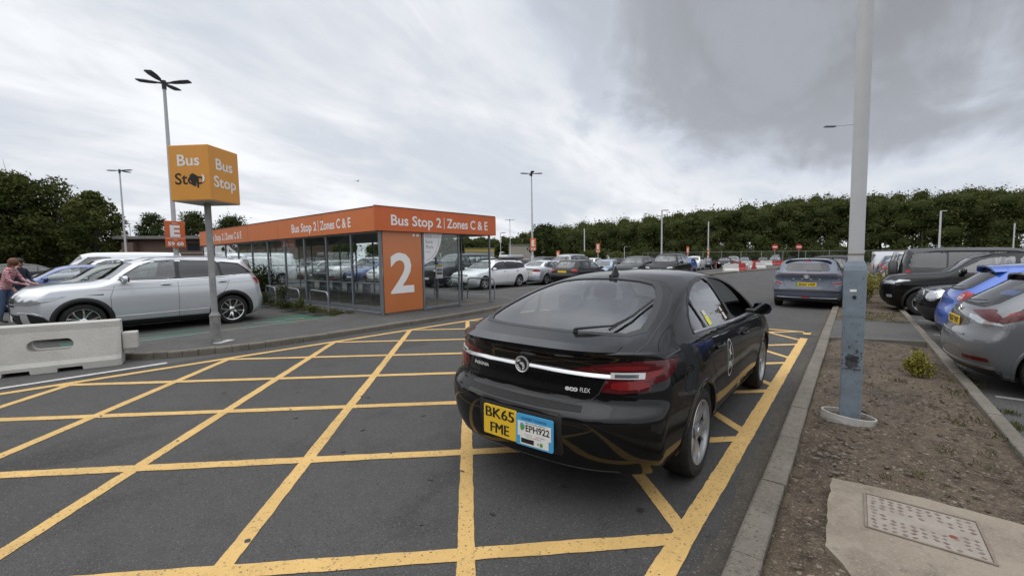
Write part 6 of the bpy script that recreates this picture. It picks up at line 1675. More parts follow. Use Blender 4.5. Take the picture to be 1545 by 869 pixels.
# ------------------------------------------------------------------ lamps and signs
def lamp(x, y, h, heads, label, r0=.085, r1=.045, span=.95, hl=.62, group='lamp posts of the car park', headmat=None, arm=None, base=True):
    r = empty('lamp_post', (x, y, 0)); tag(r, label, 'lamp post', group)
    MB().tube([(0, 0, 0), (0, 0, h)], r0, 12, r2=r1).build('pole', LAMPGREY, r, smooth=50)
    if base: MB().lathe([(.001, 0), (r0 * 1.6, 0), (r0 * 1.6, 1.55), (r0 * 1.05, 1.75), (.001, 1.75)], 12).build('pole_base', LAMPGREY, r, smooth=40)
    hm = headmat or mat('lamp_head_dark', (.02, .021, .026), .5)
    if heads: MB().lathe([(.001, h + .02), (.07, h + .02), (.075, h - .02), (.07, h - .28), (.001, h - .28)], 12).build('collar', hm, r, smooth=40)
    for a, up in heads:
        d = Vector((math.cos(a), math.sin(a), 0)); n = Vector((-d.y, d.x, 0)); b = MB(); vs = []; fs = []
        st = [(.05, .03, .03), (.22, .035, .035), (.34, .11, .035), (.60, .15, .04), (.85, .14, .035), (span, .06, .02)]
        for t, w, th_ in st:
            c = d * t + Vector((0, 0, h - .08 + up * t))
            for q, zz in ((-1, 0), (-.7, 1), (.7, 1), (1, 0), (.7, -.6), (-.7, -.6)): vs.append(c + n * w * q + Vector((0, 0, th_ * zz)))
        for i in range(len(st) - 1):
            for k in range(6): fs.append((i * 6 + k, i * 6 + (k + 1) % 6, (i + 1) * 6 + (k + 1) % 6, (i + 1) * 6 + k))
        fs += [tuple(range(6)), tuple(range(len(vs) - 1, len(vs) - 7, -1))]
        b.add(vs, fs); b.build('lamp_head', hm, r, fix=True)
    if arm:
        a, L_, dz = arm; d = Vector((math.cos(a), math.sin(a), 0))
        MB().tube([(0, 0, h - .05), tuple(d * L_ * .5 + Vector((0, 0, h - .05 + dz * .5))), tuple(d * L_ + Vector((0, 0, h - .05 + dz)))], .03, 8).build('arm', LAMPGREY, r, smooth=60)
        rot = Matrix.Rotation(a, 3, 'Z'); MB().bbox(tuple(d * (L_ + .28) + Vector((0, 0, h - .05 + dz * 1.2))), (.75, .26, .10), .03, rot).build('lamp_head', hm, r)
    tilt(r); return r
vr = math.atan2(math.sin(YAW), math.cos(YAW))            # bearing of the picture's right hand
lamp(-19.4, 4.8, 7.9, [(vr + .12, .10), (vr + math.pi + .12, .10), (vr + 1.75, .1), (vr - 1.4, .1)], 'tall lamp post with four dark heads carrying the zone E 59 60 sign', r0=.09, r1=.05, span=.84)
x, y = at(193, 33.5); lamp(x, y, 8.4, [(vr, .03), (vr + math.pi, .03), (vr + 1.57, .03)], 'lamp post with dark heads to the left of the amber cube', span=.95)
x, y = at(108, 52); lamp(x, y, 8.2, [], 'plain pale lamp column in front of the left trees', r1=.06, arm=(vr + 1.9, .3, 0))
x, y = at(201.5, 70); lamp(x, y, 7.2, [], 'small distant lamp column with a short arm above the brick building', r0=.07, r1=.05, arm=(vr + 3.1, .8, .1))
x, y = at(804, 34.6); lamp(x, y, 8.25, [(vr + .1, .03), (vr + math.pi + .1, .03), (vr + 1.6, .03), (vr - 1.5, .03)], 'lamp post with four heads beyond the right end of the shelter', span=.72)
x, y = at(998, 61); lamp(x, y, 8.1, [], 'pale lamp column in front of the wood, left of the dark car row end', r0=.11, r1=.10, arm=(vr, .25, 0))
x, y = at(770.5, 75); lamp(x, y, 8.1, [(vr, 0), (vr + math.pi, 0)], 'distant twin headed lamp column just right of the shelter', span=.7)
x, y = at(756, 76); lamp(x, y, 5.9, [], 'shorter distant lamp column between the shelter and the twin headed one', r0=.07, r1=.05, arm=(vr, .25, 0))
x, y = at(882, 80); lamp(x, y, 6.8, [], 'plain distant mast against the left part of the wood', r0=.10, r1=.10)
x, y = at(1068, 75); lamp(x, y, 7.6, [], 'plain distant mast against the wood left of the no entry signs', r0=.10, r1=.10)
x, y = at(1415, 62); lamp(x, y, 7.9, [], 'pale lamp column with a box head above the spare wheel 4x4', r0=.13, r1=.11, headmat=LAMPGREY, arm=(vr, .12, .05))
x, y = at(1526.5, 75); lamp(x, y, 7.1, [], 'plain distant mast at the right edge against the wood', r0=.10, r1=.10)
x, y = at(1289, 30); lamp(x, y, 10.6, [], 'lamp post hidden behind the big post with one long arm reaching left', r0=.07, r1=.05, arm=(vr + math.pi, 1.75, -.12), headmat=mat('grey_lamp_head', (.20, .21, .22), .5))
x, y = at(942, 85); lamp(x, y, 3.6, [], 'low distant lamp with a short arm before the wood', r0=.06, r1=.05, arm=(vr, .6, 0))

def zone_sign(x, y, z, w, h, facing, label, text=None, post=0.0):
    r = empty('zone_sign', (x, y, z)); r.rotation_euler = (0, 0, facing); tag(r, label, 'sign', 'orange zone signs')
    MB().bbox((0, 0, 0), (w, .02, h), .004).build('sign_plate', SIGNORANGE, r)
    t = MB()
    add_text(t, 'E', (0, -.013, -h * .08 if text else -h * .2), (1, 0, 0), (0, 0, 1), h * (.42 if text else .45), w * (.50 if text else .5), bold=.05)
    if text:
        add_text(t, 'Zone', (0, -.013, h * .40), (1, 0, 0), (0, 0, 1), h * .05, None, bold=.02)
        t.box((0, -.0125, -h * .155), (w * .94, .003, h * .014))
        add_text(t, 'Row', (0, -.013, -h * .245), (1, 0, 0), (0, 0, 1), h * .04, None, bold=.01)
        add_text(t, text, (0, -.013, -h * .43), (1, 0, 0), (0, 0, 1), h * .135, w * .78, bold=.04)
    t.build('lettering', WHITE, r)
    if post: MB().tube([(0, .04, -z), (0, .04, h * .3)], .035, 10).build('post', LAMPGREY, r, smooth=60)
    rz = r.rotation_euler.z; tilt(r, rz); return r
def face_cam(x, y, off=0.0): return math.atan2(y, x) - math.pi / 2 + off    # plate whose -y side looks back to the origin
zone_sign(-19.27, 4.75, 2.50, .60, .94, face_cam(-19.3, 4.8, .25), 'orange zone sign with a big E above 59 60 on the tall lamp post', '59 60')
x, y = at(804.5, 34.45); zone_sign(x, y, 2.62, .52, .98, face_cam(x, y, -.5), 'orange E sign on the four headed lamp post right of the shelter', '57 58')
x, y = at(902, 45); zone_sign(x, y, 2.52, .42, .95, face_cam(x, y), 'orange E sign on a thin post among the far cars', '55 56', 1)
x, y = at(842, 60); zone_sign(x, y, 2.05, .5, .85, face_cam(x, y), 'small orange E sign above the light grey 4x4', None, 1)
x, y = at(1037, 48); zone_sign(x, y, 2.3, .3, .85, face_cam(x, y, .5), 'narrow orange sign above the far blue hatchback', None, 1)
x, y = at(1068, 74.6); zone_sign(x, y, 2.2, .35, .9, face_cam(x, y, .5), 'narrow orange sign on the distant mast', None)
for px, lb in ((1168, 'left one of the two red no entry signs before the wood'), (1204, 'right one of the two red no entry signs before the wood')):
    x, y = at(px, 64); r = empty('no_entry_sign', (x, y, 0)); r.rotation_euler = (0, 0, face_cam(x, y)); tag(r, lb, 'road sign', 'no entry signs')
    MB().tube([(0, .04, 0), (0, .04, 3.3)], .045, 10).build('post', STEEL, r, smooth=60)
    d = MB().lathe([(.001, -.012), (.40, -.012), (.40, .012), (.001, .012)], 28, 'y', (0, 0, 2.95)); p = d.build('sign_disc', mat('sign_red', (.42, .03, .025), .5), r, fix=True)
    MB().box((0, -.014, 2.95), (.56, .006, .14)).build('white_bar', WHITE, p)

# plastic barriers far up the lane
def plastic_barrier(x, y, rz, m, label, L_=1.9, h=.85):
    prof = [(-.24, 0), (-.24, .22), (-.10, .40), (-.08, h), (.08, h), (.10, .40), (.24, .22), (.24, 0)]
    mb = MB().prism(prof, -L_ / 2, L_ / 2, plane='yz'); mb.box((-L_ / 2 - .05, 0, h * .45), (.1, .14, h * .7)); mb.box((-L_ * .28, 0, h + .02), (.22, .10, .06)).box((L_ * .28, 0, h + .02), (.22, .10, .06))
    o = mb.build('plastic_barrier', m, fix=True); o.location = (x, y, .0); o.rotation_euler = (0, 0, rz); tag(o, label, 'barrier', 'red and white barriers up the lane'); return o
RB = mat('red_plastic', (.38, .035, .03), .6, var=(2, .3, (.30, .035, .03))); WB = mat('white_plastic', (.60, .60, .58), .6, var=(2, .3, (.46, .45, .43)))
for px, D, m, lb, L_, rz in [(1103, 43.5, WB, 'dirty white barrier nearest on the far traffic island', 1.35, .5), (1118, 46, RB, 'red barrier on the traffic island beside the nearest white one', 1.0, .9), (1142, 55, WB, 'white barrier further along the traffic island', 2.1, .75), (1137.5, 53.6, RB, 'red barrier piece leaning on the further white one', .55, 1.4),
                             (1081, 64, RB, 'red barrier left of the black hatchback', 1.9, .62), (1111, 68, RB, 'red barrier right of the black hatchback', 1.4, .62), (1124, 70, WB, 'first white barrier of the far barrier line', 2.0, .62), (1139, 72, RB, 'middle red barrier of the far barrier line', 1.6, .62), (1155, 73.5, WB, 'second white barrier of the far barrier line', 2.0, .62), (1171, 75, RB, 'red barrier at the right end of the far line', 2.2, .62)]:
    x, y = at(px, D); plastic_barrier(x, y, rz, m, lb, L_)

# ------------------------------------------------------------------ fences
def mesh_fence(pts, h, label, step=2.5, wire=.12):
    r = empty('mesh_fence', (*pts[0], 0)); tag(r, label, 'fence'); o = Vector((*pts[0], 0)); dk = mat('fence_wire', (.05, .056, .052), .6)
    ps = MB(); wr = MB(); rl = MB()
    for a, b in zip(pts[:-1], pts[1:]):
        a, b = Vector((*a, 0)) - o, Vector((*b, 0)) - o; L_ = (b - a).length; k = max(1, round(L_ / step)); d = (b - a) / L_; ang = math.atan2(d.y, d.x); rot = Matrix.Rotation(ang, 3, 'Z')
        for i in range(k + 1): MB().box(a + d * (L_ * i / k) + Vector((0, 0, h / 2 + .05)), (.09, .09, h + .1), rot).build('post', mat('fence_post', (.20, .21, .21), .6), r)
        n = int(L_ / wire)
        for i in range(n): wr.box(a + d * (L_ * (i + .5) / n) + Vector((0, 0, h / 2)), (.016, .016, h), rot)
        for z in (.1, h * .33, h * .66): wr.box((a + b) / 2 + Vector((0, 0, z)), (L_, .02, .02), rot)
        rl.box((a + b) / 2 + Vector((0, 0, h)), (L_, .05, .06), rot)
    wr.build('wire_mesh', dk, r); rl.build('top_rail', MATS['fence_post'], r)
mesh_fence([at(880, 112), at(1060, 88), at(1250, 76), at(1420, 68), at(1600, 62)], 2.5, 'wire mesh fence with grey posts along the foot of the wood', 3.2, .16)
mesh_fence([at(-120, 40), at(20, 42), at(150, 46), at(200, 48)], 2.0, 'wire mesh fence under the left trees', 3.0, .15)

# ------------------------------------------------------------------ buildings
BRICK = bpy.data.materials.new('brown_brick'); BRICK.use_nodes = True
def _brick():
    nt = BRICK.node_tree; N = nt.nodes; L = nt.links; b = N['Principled BSDF']; b.inputs['Roughness'].default_value = .9
    tc = N.new('ShaderNodeTexCoord'); mp = N.new('ShaderNodeMapping'); mp.inputs['Rotation'].default_value = (R(90), 0, 0); t = N.new('ShaderNodeTexBrick')
    t.inputs['Color1'].default_value = (.155, .068, .045, 1); t.inputs['Color2'].default_value = (.105, .046, .033, 1); t.inputs['Mortar'].default_value = (.16, .14, .12, 1)
    t.inputs['Scale'].default_value = 1.0; t.inputs['Mortar Size'].default_value = .012; t.inputs['Brick Width'].default_value = .225; t.inputs['Row Height'].default_value = .075
    L.new(tc.outputs['Object'], mp.inputs[0]); L.new(mp.outputs[0], t.inputs[0]); L.new(t.outputs[0], b.inputs['Base Color'])
_brick()
def brick_building():
    a = Vector(at(196, 43)); b = Vector(at(440, 43)); d = (b - a); L_ = d.length; r = empty('brick_building', (a.x, a.y, 0), math.atan2(d.y, d.x)); tag(r, 'low brown brick building with a flat pale edged roof behind the shelter', 'building')
    P = lambda n, m, mb: mb.build(n, m, r)
    P('wall', BRICK, MB().box((L_ / 2, 5, 1.75), (L_, 10, 3.5)))
    P('wall', BRICK, MB().box((.55, -.35, 1.6), (1.1, .7, 3.2)))
    rf = MB().bbox((L_ / 2 - .3, 4.8, 3.66), (L_ + 1.2, 11.0, .30), .03); P('roof', mat('roof_edge', (.20, .195, .185), .8, var=(1.5, .3, (.14, .135, .128))), rf)
    P('string_course', mat('pale_stone', (.26, .24, .215), .85), MB().box((L_ / 2 + .6, -.02, 2.15), (L_ - 1.4, .06, .14)))
    for x in (6.5, 9.5): P('window', mat('dim_window', (.03, .034, .04), .15), MB().box((x, -.012, 2.75), (1.2, .05, .7)))
    P('downpipe', mat('pale_stone', (0, 0, 0)), MB().tube([(8.2, -.08, 0), (8.2, -.08, 3.4)], .06, 8)); P('doorway', mat('dark_door', (.03, .03, .03), .6), MB().box((10.3, -.03, 1.05), (1.1, .08, 2.1)))
brick_building()
def gable_house(px, D, w, dep, eave, ridge, wallm, roofm, label, win=True, rz=None):
    x, y = at(px, D); r = empty('house', (x, y, 0), face_cam(x, y) if rz is None else rz); tag(r, label, 'house')
    MB().prism([(-w / 2, 0), (w / 2, 0), (w / 2, eave), (0, ridge), (-w / 2, eave)], 0, dep, plane='xz').build('wall', wallm, r, fix=True)
    s = (ridge - eave) / (w / 2); e = .35
    MB().prism([(-w / 2 - e, eave - e * s + .03), (0, ridge + .03), (w / 2 + e, eave - e * s + .03), (w / 2 + e, eave - e * s + .2), (0, ridge + .2), (-w / 2 - e, eave - e * s + .2)], -.3, dep + .3, plane='xz').build('roof', roofm, r, fix=True)
    if win:
        for q in (-.25, .25): MB().box((w * q, -.02, eave * .55), (w * .2, .06, eave * .34)).build('window', mat('dim_window', (0, 0, 0)), r)
CREAM = mat('cream_render', (.42, .38, .29), .85); ROOFT = mat('brown_tiles', (.12, .085, .065), .85); SLATE = mat('grey_tiles', (.10, .095, .09), .85)
gable_house(176, 76, 7.0, 9, 2.6, 4.3, CREAM, ROOFT, 'small cream gabled house between the left trees and the brick building')
def flat_block(px, D, w, h, wm, label, band=None):
    x, y = at(px, D); r = empty('building', (x, y, 0), face_cam(x, y)); tag(r, label, 'building')
    MB().box((0, 4, h / 2), (w, 8, h)).build('wall', wm, r); MB().box((0, 4, h + .12), (w + .5, 8.5, .24)).build('roof', mat('roof_edge', (0, 0, 0)), r)
    if band: MB().box((0, -.04, h - .35), (w + .04, .06, .7)).build('fascia_band', band, r)
    else: MB().box((w * .3, -.03, h * .45), (w * .18, .05, h * .9)).build('doorway', mat('pale_door', (.25, .25, .25), .7), r)
flat_block(795, 120, 10.0, 4.9, mat('beige_cladding', (.34, .315, .27), .8, var=(.6, .3, (.28, .26, .225))), 'plain beige block beyond the car rows')
flat_block(724, 118, 8.0, 3.9, mat('grey_cladding', (.27, .265, .25), .8), 'grey cabin with a yellow band seen through the shelter', mat('yellow_header', (0, 0, 0)))

# ------------------------------------------------------------------ trees
def leaf_mat(name, a, b, c):
    m = bpy.data.materials.new(name); m.use_nodes = True; nt = m.node_tree; N = nt.nodes; L = nt.links; N.clear()
    out = N.new('ShaderNodeOutputMaterial'); g = N.new('ShaderNodeNewGeometry'); rp = N.new('ShaderNodeValToRGB')
    e = rp.color_ramp.elements; e[0].color = (*a, 1); e[1].color = (*c, 1); e[0].position = .1; e[1].position = .95; q = e.new(.55); q.color = (*b, 1)
    n = N.new('ShaderNodeTexNoise'); n.inputs['Scale'].default_value = .35; n.inputs['Detail'].default_value = 3; L.new(g.outputs['Position'], n.inputs['Vector'])
    mx = N.new('ShaderNodeMath'); mx.operation = 'MULTIPLY_ADD'; mx.inputs[1].default_value = .45; L.new(g.outputs['Random Per Island'], mx.inputs[0])
    m2 = N.new('ShaderNodeMapRange'); m2.inputs[1].default_value = .35; m2.inputs[2].default_value = .65; m2.inputs[4].default_value = .55; L.new(n.outputs[0], m2.inputs[0]); L.new(m2.outputs[0], mx.inputs[2])
    L.new(mx.outputs[0], rp.inputs[0])
    d = N.new('ShaderNodeBsdfDiffuse'); t = N.new('ShaderNodeBsdfTranslucent'); s = N.new('ShaderNodeMixShader'); s.inputs[0].default_value = .22
    L.new(rp.outputs[0], d.inputs[0]); L.new(rp.outputs[0], t.inputs[0]); L.new(d.outputs[0], s.inputs[1]); L.new(t.outputs[0], s.inputs[2]); L.new(s.outputs[0], out.inputs[0])
    MATS[name] = m; return m
LEAF = leaf_mat('tree_leaves', (.036, .048, .016), (.074, .088, .027), (.145, .142, .048))
LEAFD = leaf_mat('dark_leaves', (.026, .038, .014), (.046, .062, .022), (.078, .090, .032))
WOODL = leaf_mat('wood_leaves', (.036, .046, .016), (.072, .084, .028), (.130, .128, .047))
BARK = mat('bark', (.075, .062, .050), .95, var=(4, .3, (.045, .038, .032)), bump=(12, .6))
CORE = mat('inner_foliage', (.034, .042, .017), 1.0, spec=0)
def leaves(rng, centres, radii, n, size, flat=.75):
    """n leaf clumps on the outer part of a set of ellipsoidal masses -> (verts, faces)"""
    centres = np.array(centres); radii = np.array(radii); w = (radii ** 2).mean(1) if radii.ndim > 1 else radii ** 2
    idx = rng.choice(len(centres), n, p=w / w.sum()); d = rng.normal(size=(n, 3)); d /= np.linalg.norm(d, axis=1)[:, None]
    rad = rng.uniform(.55, 1.0, n)[:, None] ** .7 * (1 + .16 * np.sin(d[:, :1] * 7 + idx[:, None]) + .12 * np.sin(d[:, 2:] * 9 + idx[:, None] * 2)) * (1 + .16 * np.abs(rng.normal(size=(n, 1))) ** 1.5)
    P = centres[idx] + d * radii[idx] * rad
    nrm = d * .6 + rng.normal(size=(n, 3)) * .7; nrm /= np.linalg.norm(nrm, axis=1)[:, None]
    a = np.cross(nrm, rng.normal(size=(n, 3))); a /= np.linalg.norm(a, axis=1)[:, None]; b = np.cross(nrm, a)
    s = size * rng.uniform(.55, 1.35, n)[:, None]
    V = np.stack([P - a * s, P - b * s * flat * .6 + nrm * s * .12, P + a * s, P + b * s * flat * .6 + nrm * s * .12], 1).reshape(-1, 3)
    F = np.arange(n * 4).reshape(n, 4); return V, F
def mesh_np(name, V, F, m, parent=None, kind=None):
    me = bpy.data.meshes.new(name); me.vertices.add(len(V)); me.vertices.foreach_set('co', V.astype(np.float32).ravel()); me.loops.add(F.size); me.loops.foreach_set('vertex_index', F.astype(np.int32).ravel())
    me.polygons.add(len(F)); me.polygons.foreach_set('loop_start', np.arange(0, F.size, F.shape[1], dtype=np.int32)); me.polygons.foreach_set('loop_total', np.full(len(F), F.shape[1], np.int32)); me.update(calc_edges=True)
    me.materials.append(m); o = bpy.data.objects.new(name, me); COL.objects.link(o); o.parent = parent; return o
def tree(name, px, D, h, rad, label, seed, lm=None, group=None, low=.12, n=9000, size=.17, sparse=False, pos=None, airy=False):
    rng = np.random.RandomState(seed); x, y = pos or at(px, D); r = empty(name, (x, y, 0)); tag(r, label, 'tree', group)
    tips = []; tb = MB()
    tr = [(0, 0, 0), (rng.uniform(-.15, .15), rng.uniform(-.15, .15), h * .22), (rng.uniform(-.3, .3), rng.uniform(-.3, .3), h * .5), (rng.uniform(-.4, .4), rng.uniform(-.4, .4), h * .86)]
    tb.tube(tr, h * .026, 10, r2=h * .006); tb.build('trunk', BARK, r, smooth=60)
    lb = MB(); ncl = 22 if not (sparse or airy) else (17 if sparse else 40); cs = []; rs = []
    for i in range(ncl):
        f = low + (1 - low) * ((i + .5) / ncl) ** .9; a = i * 2.4 + rng.uniform(-.4, .4)
        env = math.sin(math.pi * min(.97, max(.10, (f - low * .4) / (1.02 - low * .4))) ** .8) ** .7
        rr = rad * env * rng.uniform(.45, .85); c = np.array((rr * math.cos(a), rr * math.sin(a), h * f * .93)); cs.append(c); q = rad * rng.uniform(.26, .44) * (.62 if airy else (1 if not sparse else .8)); rs.append((q, q, q * .72))
        base = np.array(tr[1]) * (1 - f) + np.array(tr[3]) * f * .8; mid = (base + c) / 2 + np.array((0, 0, .3)); lb.tube([tuple(base), tuple(mid), tuple(c)], h * .008, 6, r2=h * .002)
        for _ in range(3 if sparse else 1):
            e = c + rng.normal(size=3) * q * .9; lb.tube([tuple(c * .8 + base * .2), tuple(e)], h * .003, 5, r2=.008)
    lb.build('branches', BARK, r, smooth=60)
    V, F = leaves(rng, cs, rs, n, size); mesh_np('crown', V, F, lm or LEAF, r)
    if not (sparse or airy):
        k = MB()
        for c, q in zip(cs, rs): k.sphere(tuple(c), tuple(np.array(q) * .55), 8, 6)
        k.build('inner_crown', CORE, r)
    return r
GL = 'trees at the left edge of the car park'
tree('broadleaf_tree', -30, 39, 10.2, 4.6, 'large green tree cut by the left edge of the photo', 1, group=GL, airy=True, n=12000)
tree('broadleaf_tree', 32, 41, 9.9, 3.8, 'large green tree second from the left edge', 2, group=GL, airy=True, n=11000)
tree('broadleaf_tree', 88, 44, 9.9, 3.6, 'thinning tree with bare twigs between the two dense left trees', 3, group=GL, n=5600, sparse=True)
tree('broadleaf_tree', 146, 43, 8.5, 2.9, 'smaller dense tree right of the thinning one', 4, group=GL, airy=True, n=9000)
tree('broadleaf_tree', 118, 50, 8.2, 3.6, 'dark low tree filling in behind the thinning one', 5, lm=LEAFD, group=GL, n=8000)
tree('broadleaf_tree', 5, 50, 8.5, 4.4, 'dark low tree behind the two large left trees', 6, lm=LEAFD, group=GL, n=8000)
GB = 'trees behind the brick building'
tree('broadleaf_tree', 236, 66, 8.6, 2.6, 'round green tree over the brick roof left of the zone sign', 7, lm=LEAFD, group=GB, n=5000)
tree('broadleaf_tree', 298, 66, 8.8, 3.2, 'round green tree over the brick roof right of the zone sign', 8, lm=LEAFD, group=GB, n=6000)
tree('broadleaf_tree', 352, 72, 8.6, 3.6, 'green tree over the brick roof by the amber cube pole', 9, lm=LEAFD, group=GB, n=6000)
tree('broadleaf_tree', 824, 108, 9.6, 4.6, 'dark round tree at the left end of the wood behind the E sign', 10, lm=LEAFD, n=7000, size=.3, low=.05)

def woodland(name, keys, rows, nl, seed, lm, size, label):
    """a belt of close standing broadleaf trees: keys = (bearing px, depth, height)"""
    rng = np.random.RandomState(seed); P = [Vector(at(k[0], k[1])) for k in keys]; cs = []; rs = []; tk = MB(); co = MB()
    for i in range(len(P) - 1):
        a, b = P[i], P[i + 1]; L_ = (b - a).length; k = max(1, round(L_ / 3.1)); out = ((a + b) / 2).normalized()
        for j in range(k):
            f = (j + .5) / k; h = keys[i][2] * (1 - f) + keys[i + 1][2] * f; c0 = a + (b - a) * f
            for rw in range(rows):
                p = c0 + out * (rw * 5.5 - 1) + Vector((rng.uniform(-1.8, 1.8), rng.uniform(-1.8, 1.8))); hh = h * rng.uniform(.88, 1.03) * (.90 + .05 * rw)
                tk.tube([(p.x, p.y, 0), (p.x, p.y, hh * .6)], .22, 6, r2=.1)
                for q in range(8 if rw == 0 else 4):
                    rr = rng.uniform(1.9, 3.3); z = hh - rr * .75 - q * hh * (.145 if rw == 0 else .13); px_, py_ = (p.x, p.y) if q < 5 else (p.x - out.x * rng.uniform(1, 3), p.y - out.y * rng.uniform(1, 3))
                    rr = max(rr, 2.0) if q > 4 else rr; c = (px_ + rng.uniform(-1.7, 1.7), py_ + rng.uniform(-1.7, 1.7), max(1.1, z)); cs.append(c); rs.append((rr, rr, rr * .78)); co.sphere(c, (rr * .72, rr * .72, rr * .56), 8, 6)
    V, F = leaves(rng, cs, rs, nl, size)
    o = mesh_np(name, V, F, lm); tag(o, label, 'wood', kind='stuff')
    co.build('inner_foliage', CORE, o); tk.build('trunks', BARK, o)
woodland('woodland', [(800, 168, 12.5), (850, 150, 13.0), (905, 138, 13.4), (1000, 128, 14.8), (1100, 122, 16.4), (1200, 120, 18.2), (1300, 116, 18.8), (1400, 111, 19.0), (1545, 103, 18.6), (1720, 96, 18.6), (2050, 86, 18.0), (2500, 74, 17)], 4, 430000, 21, WOODL, .31, 'dense green wood rising behind the car park fence')
woodland('woodland', [(560, 300, 12), (660, 270, 15), (730, 250, 14.5), (790, 240, 14), (850, 215, 13)], 2, 40000, 22, WOODL, .62, 'distant wooded rise seen past the right end of the shelter')
woodland('woodland', [(-150, 75, 7), (20, 78, 7), (150, 92, 6.5), (250, 98, 7), (380, 100, 8), (520, 110, 8)], 2, 40000, 23, LEAFD, .34, 'dark belt of trees behind the left fence and brick building')
for k, (px, D, h, s) in enumerate([(885, 72, 2.6, 1.5), (905, 74, 3.0, 1.6), (930, 78, 2.4, 1.5), (960, 80, 2.8, 1.7)]):
    tree('shrub', px, D, h, s, ['low green shrub before the wood, first of four', 'tallest green shrub before the wood', 'third green shrub before the wood', 'green shrub before the wood nearest the lamp column'][k], 60 + k, group='shrubs at the foot of the wood', low=.02, n=1800, size=.16)
# what stands behind the photographer and shows as reflections in glass and paint
for k, (x, y, h, s) in enumerate([(-13, -17, 10, 4), (-21, -15, 9, 3.6), (-31, -13, 10, 4.2), (-4, -24, 11, 4.5), (9, -26, 10, 4.5), (-46, -10, 10, 4.4)]):
    tree('broadleaf_tree', 0, 0, h, s, 'green tree behind the camera, reflected in the shelter glass', 80 + k, group='trees behind the camera', n=4500, size=.26, pos=(x, y))

for k_ in (0,):
    _at = at; KP = [(-75, -14), (-40, -24), (-10, -34), (20, -38), (45, -30)]
    at = lambda a, b: (a, b)
    woodland('added_tree_belt', [(x, y, 8.5) for x, y in KP], 2, 26000, 24, LEAFD, .42, 'added unseen belt of dark trees behind the camera, darkening reflections')  # unseen tree belt, added to darken low reflections in paint and glass
    at = _at

# ------------------------------------------------------------------ small plants
def clump(name, x, y, z, rad, h, n, size, m, label, seed, cat='shrub', group=None):
    rng = np.random.RandomState(seed); r = empty(name, (x, y, z)); tag(r, label, cat, group)
    cs = [(rng.normal() * rad * .42, rng.normal() * rad * .42, h * rng.uniform(.25, .80)) for _ in range(14)]; rs = [(rad * .42, rad * .42, h * .24)] * 14
    V, F = leaves(rng, cs, rs, n, size, .9); mesh_np('foliage', V, F, m, r)
    st = MB()
    for c in cs: st.tube([(0, 0, 0), (c[0] * .5, c[1] * .5, c[2] * .5), c], .006, 5)
    st.build('stems', BARK, r); return r
YLEAF = leaf_mat('yellow_leaves', (.085, .090, .016), (.21, .19, .040), (.36, .31, .085))
WLEAF = leaf_mat('weed_leaves', (.030, .045, .014), (.065, .080, .026), (.15, .14, .055))
clump('shrub', .71, 7.5, .08, .125, .33, 1900, .016, YLEAF, 'small yellow green shrub on the bare verge beside the grey hatchback', 31)
clump('shrub', .35, 18.6, .08, .42, 1.05, 2600, .035, YLEAF, 'taller yellow shrub on the verge just right of the big post', 32)
clump('shrub', .15, 22.5, .08, .4, .8, 1800, .035, YLEAF, 'yellow shrub further up the verge, half hidden by the big post', 33)
clump('shrub', -17.2, 6.45, .1, .75, 1.35, 2600, .05, WLEAF, 'dark overgrown shrub against the shelter glass behind the silver 4x4', 34)
GW = 'weeds along the foot of the shelter'
for k, (x, y, h, s, lb) in enumerate([(-14.2, 6.15, .75, .20, 'tall weed at the foot of the second hoop'), (-15.3, 6.1, .50, .22, 'weed between the second and third hoops'), (-12.75, 6.05, .42, .20, 'dry weed beside the first hoop'), (-16.3, 6.1, .5, .22, 'weed beside the half hidden hoop'), (-13.5, 6.0, .22, .22, 'low weed on the edge of the green paint'), (-11.9, 6.0, .2, .15, 'small weed between the posts of the first hoop')]):
    clump('weed', x, y, .08, s, h, 420, .028, WLEAF, lb, 40 + k, 'weed', GW)
DRYG = leaf_mat('dry_grass', (.050, .058, .022), (.10, .105, .045), (.20, .175, .09))
def grass(name, spots, label, seed, h=.14, m=None):
    rng = np.random.RandomState(seed); V = []; F = []
    for x, y, z, r_, n in spots:
        for _ in range(n):
            px, py = x + rng.normal() * r_, y + rng.normal() * r_; a = rng.uniform(0, 6.28); l = h * rng.uniform(.3, 1.0); w = .004; dx, dy = math.cos(a), math.sin(a); o = len(V); ln = rng.uniform(.2, .8)
            V += [(px - dy * w, py + dx * w, z), (px + dy * w, py - dx * w, z), (px + dx * l * ln * .5, py + dy * l * ln * .5, z + l * .7), (px + dx * l * ln, py + dy * l * ln, z + l * .85)]; F.append((o, o + 1, o + 3, o + 2))
    o = mesh_np(name, np.array(V), np.array(F), m or WLEAF); tag(o, label, 'grass', kind='stuff')
rg = random.Random(8)
grass('verge_grass', [(rg.uniform(.80, 1.02), rg.uniform(4.2, 9.8), .075, .04, 22) for _ in range(22)] + [(rg.uniform(1.24, 1.36), rg.uniform(3.6, 9.5), .0, .04, 40) for _ in range(22)] + [(rg.uniform(-.1, .9), rg.uniform(13.2, 15.8), .08, .10, 60) for _ in range(26)] + [(.42, 4.05, .09, .025, 40), (.62, 4.7, .09, .03, 30), (.5, 7.0, .09, .06, 60), (.18, 6.6, .09, .06, 30), (.25, 3.86, .09, .02, 16)] + [(rg.uniform(-.2, .95), rg.uniform(16, 40), .08, .12, 30) for _ in range(60)], 'sparse grass tufts on the verge and along its kerb', 5, .055, DRYG)
grass('verge_grass', [(rg.uniform(-18, -10.8), rg.uniform(5.95, 6.5), .09, .06, 40) for _ in range(70)], 'dry grass at the foot of the shelter and hoops', 6, .13, DRYG)
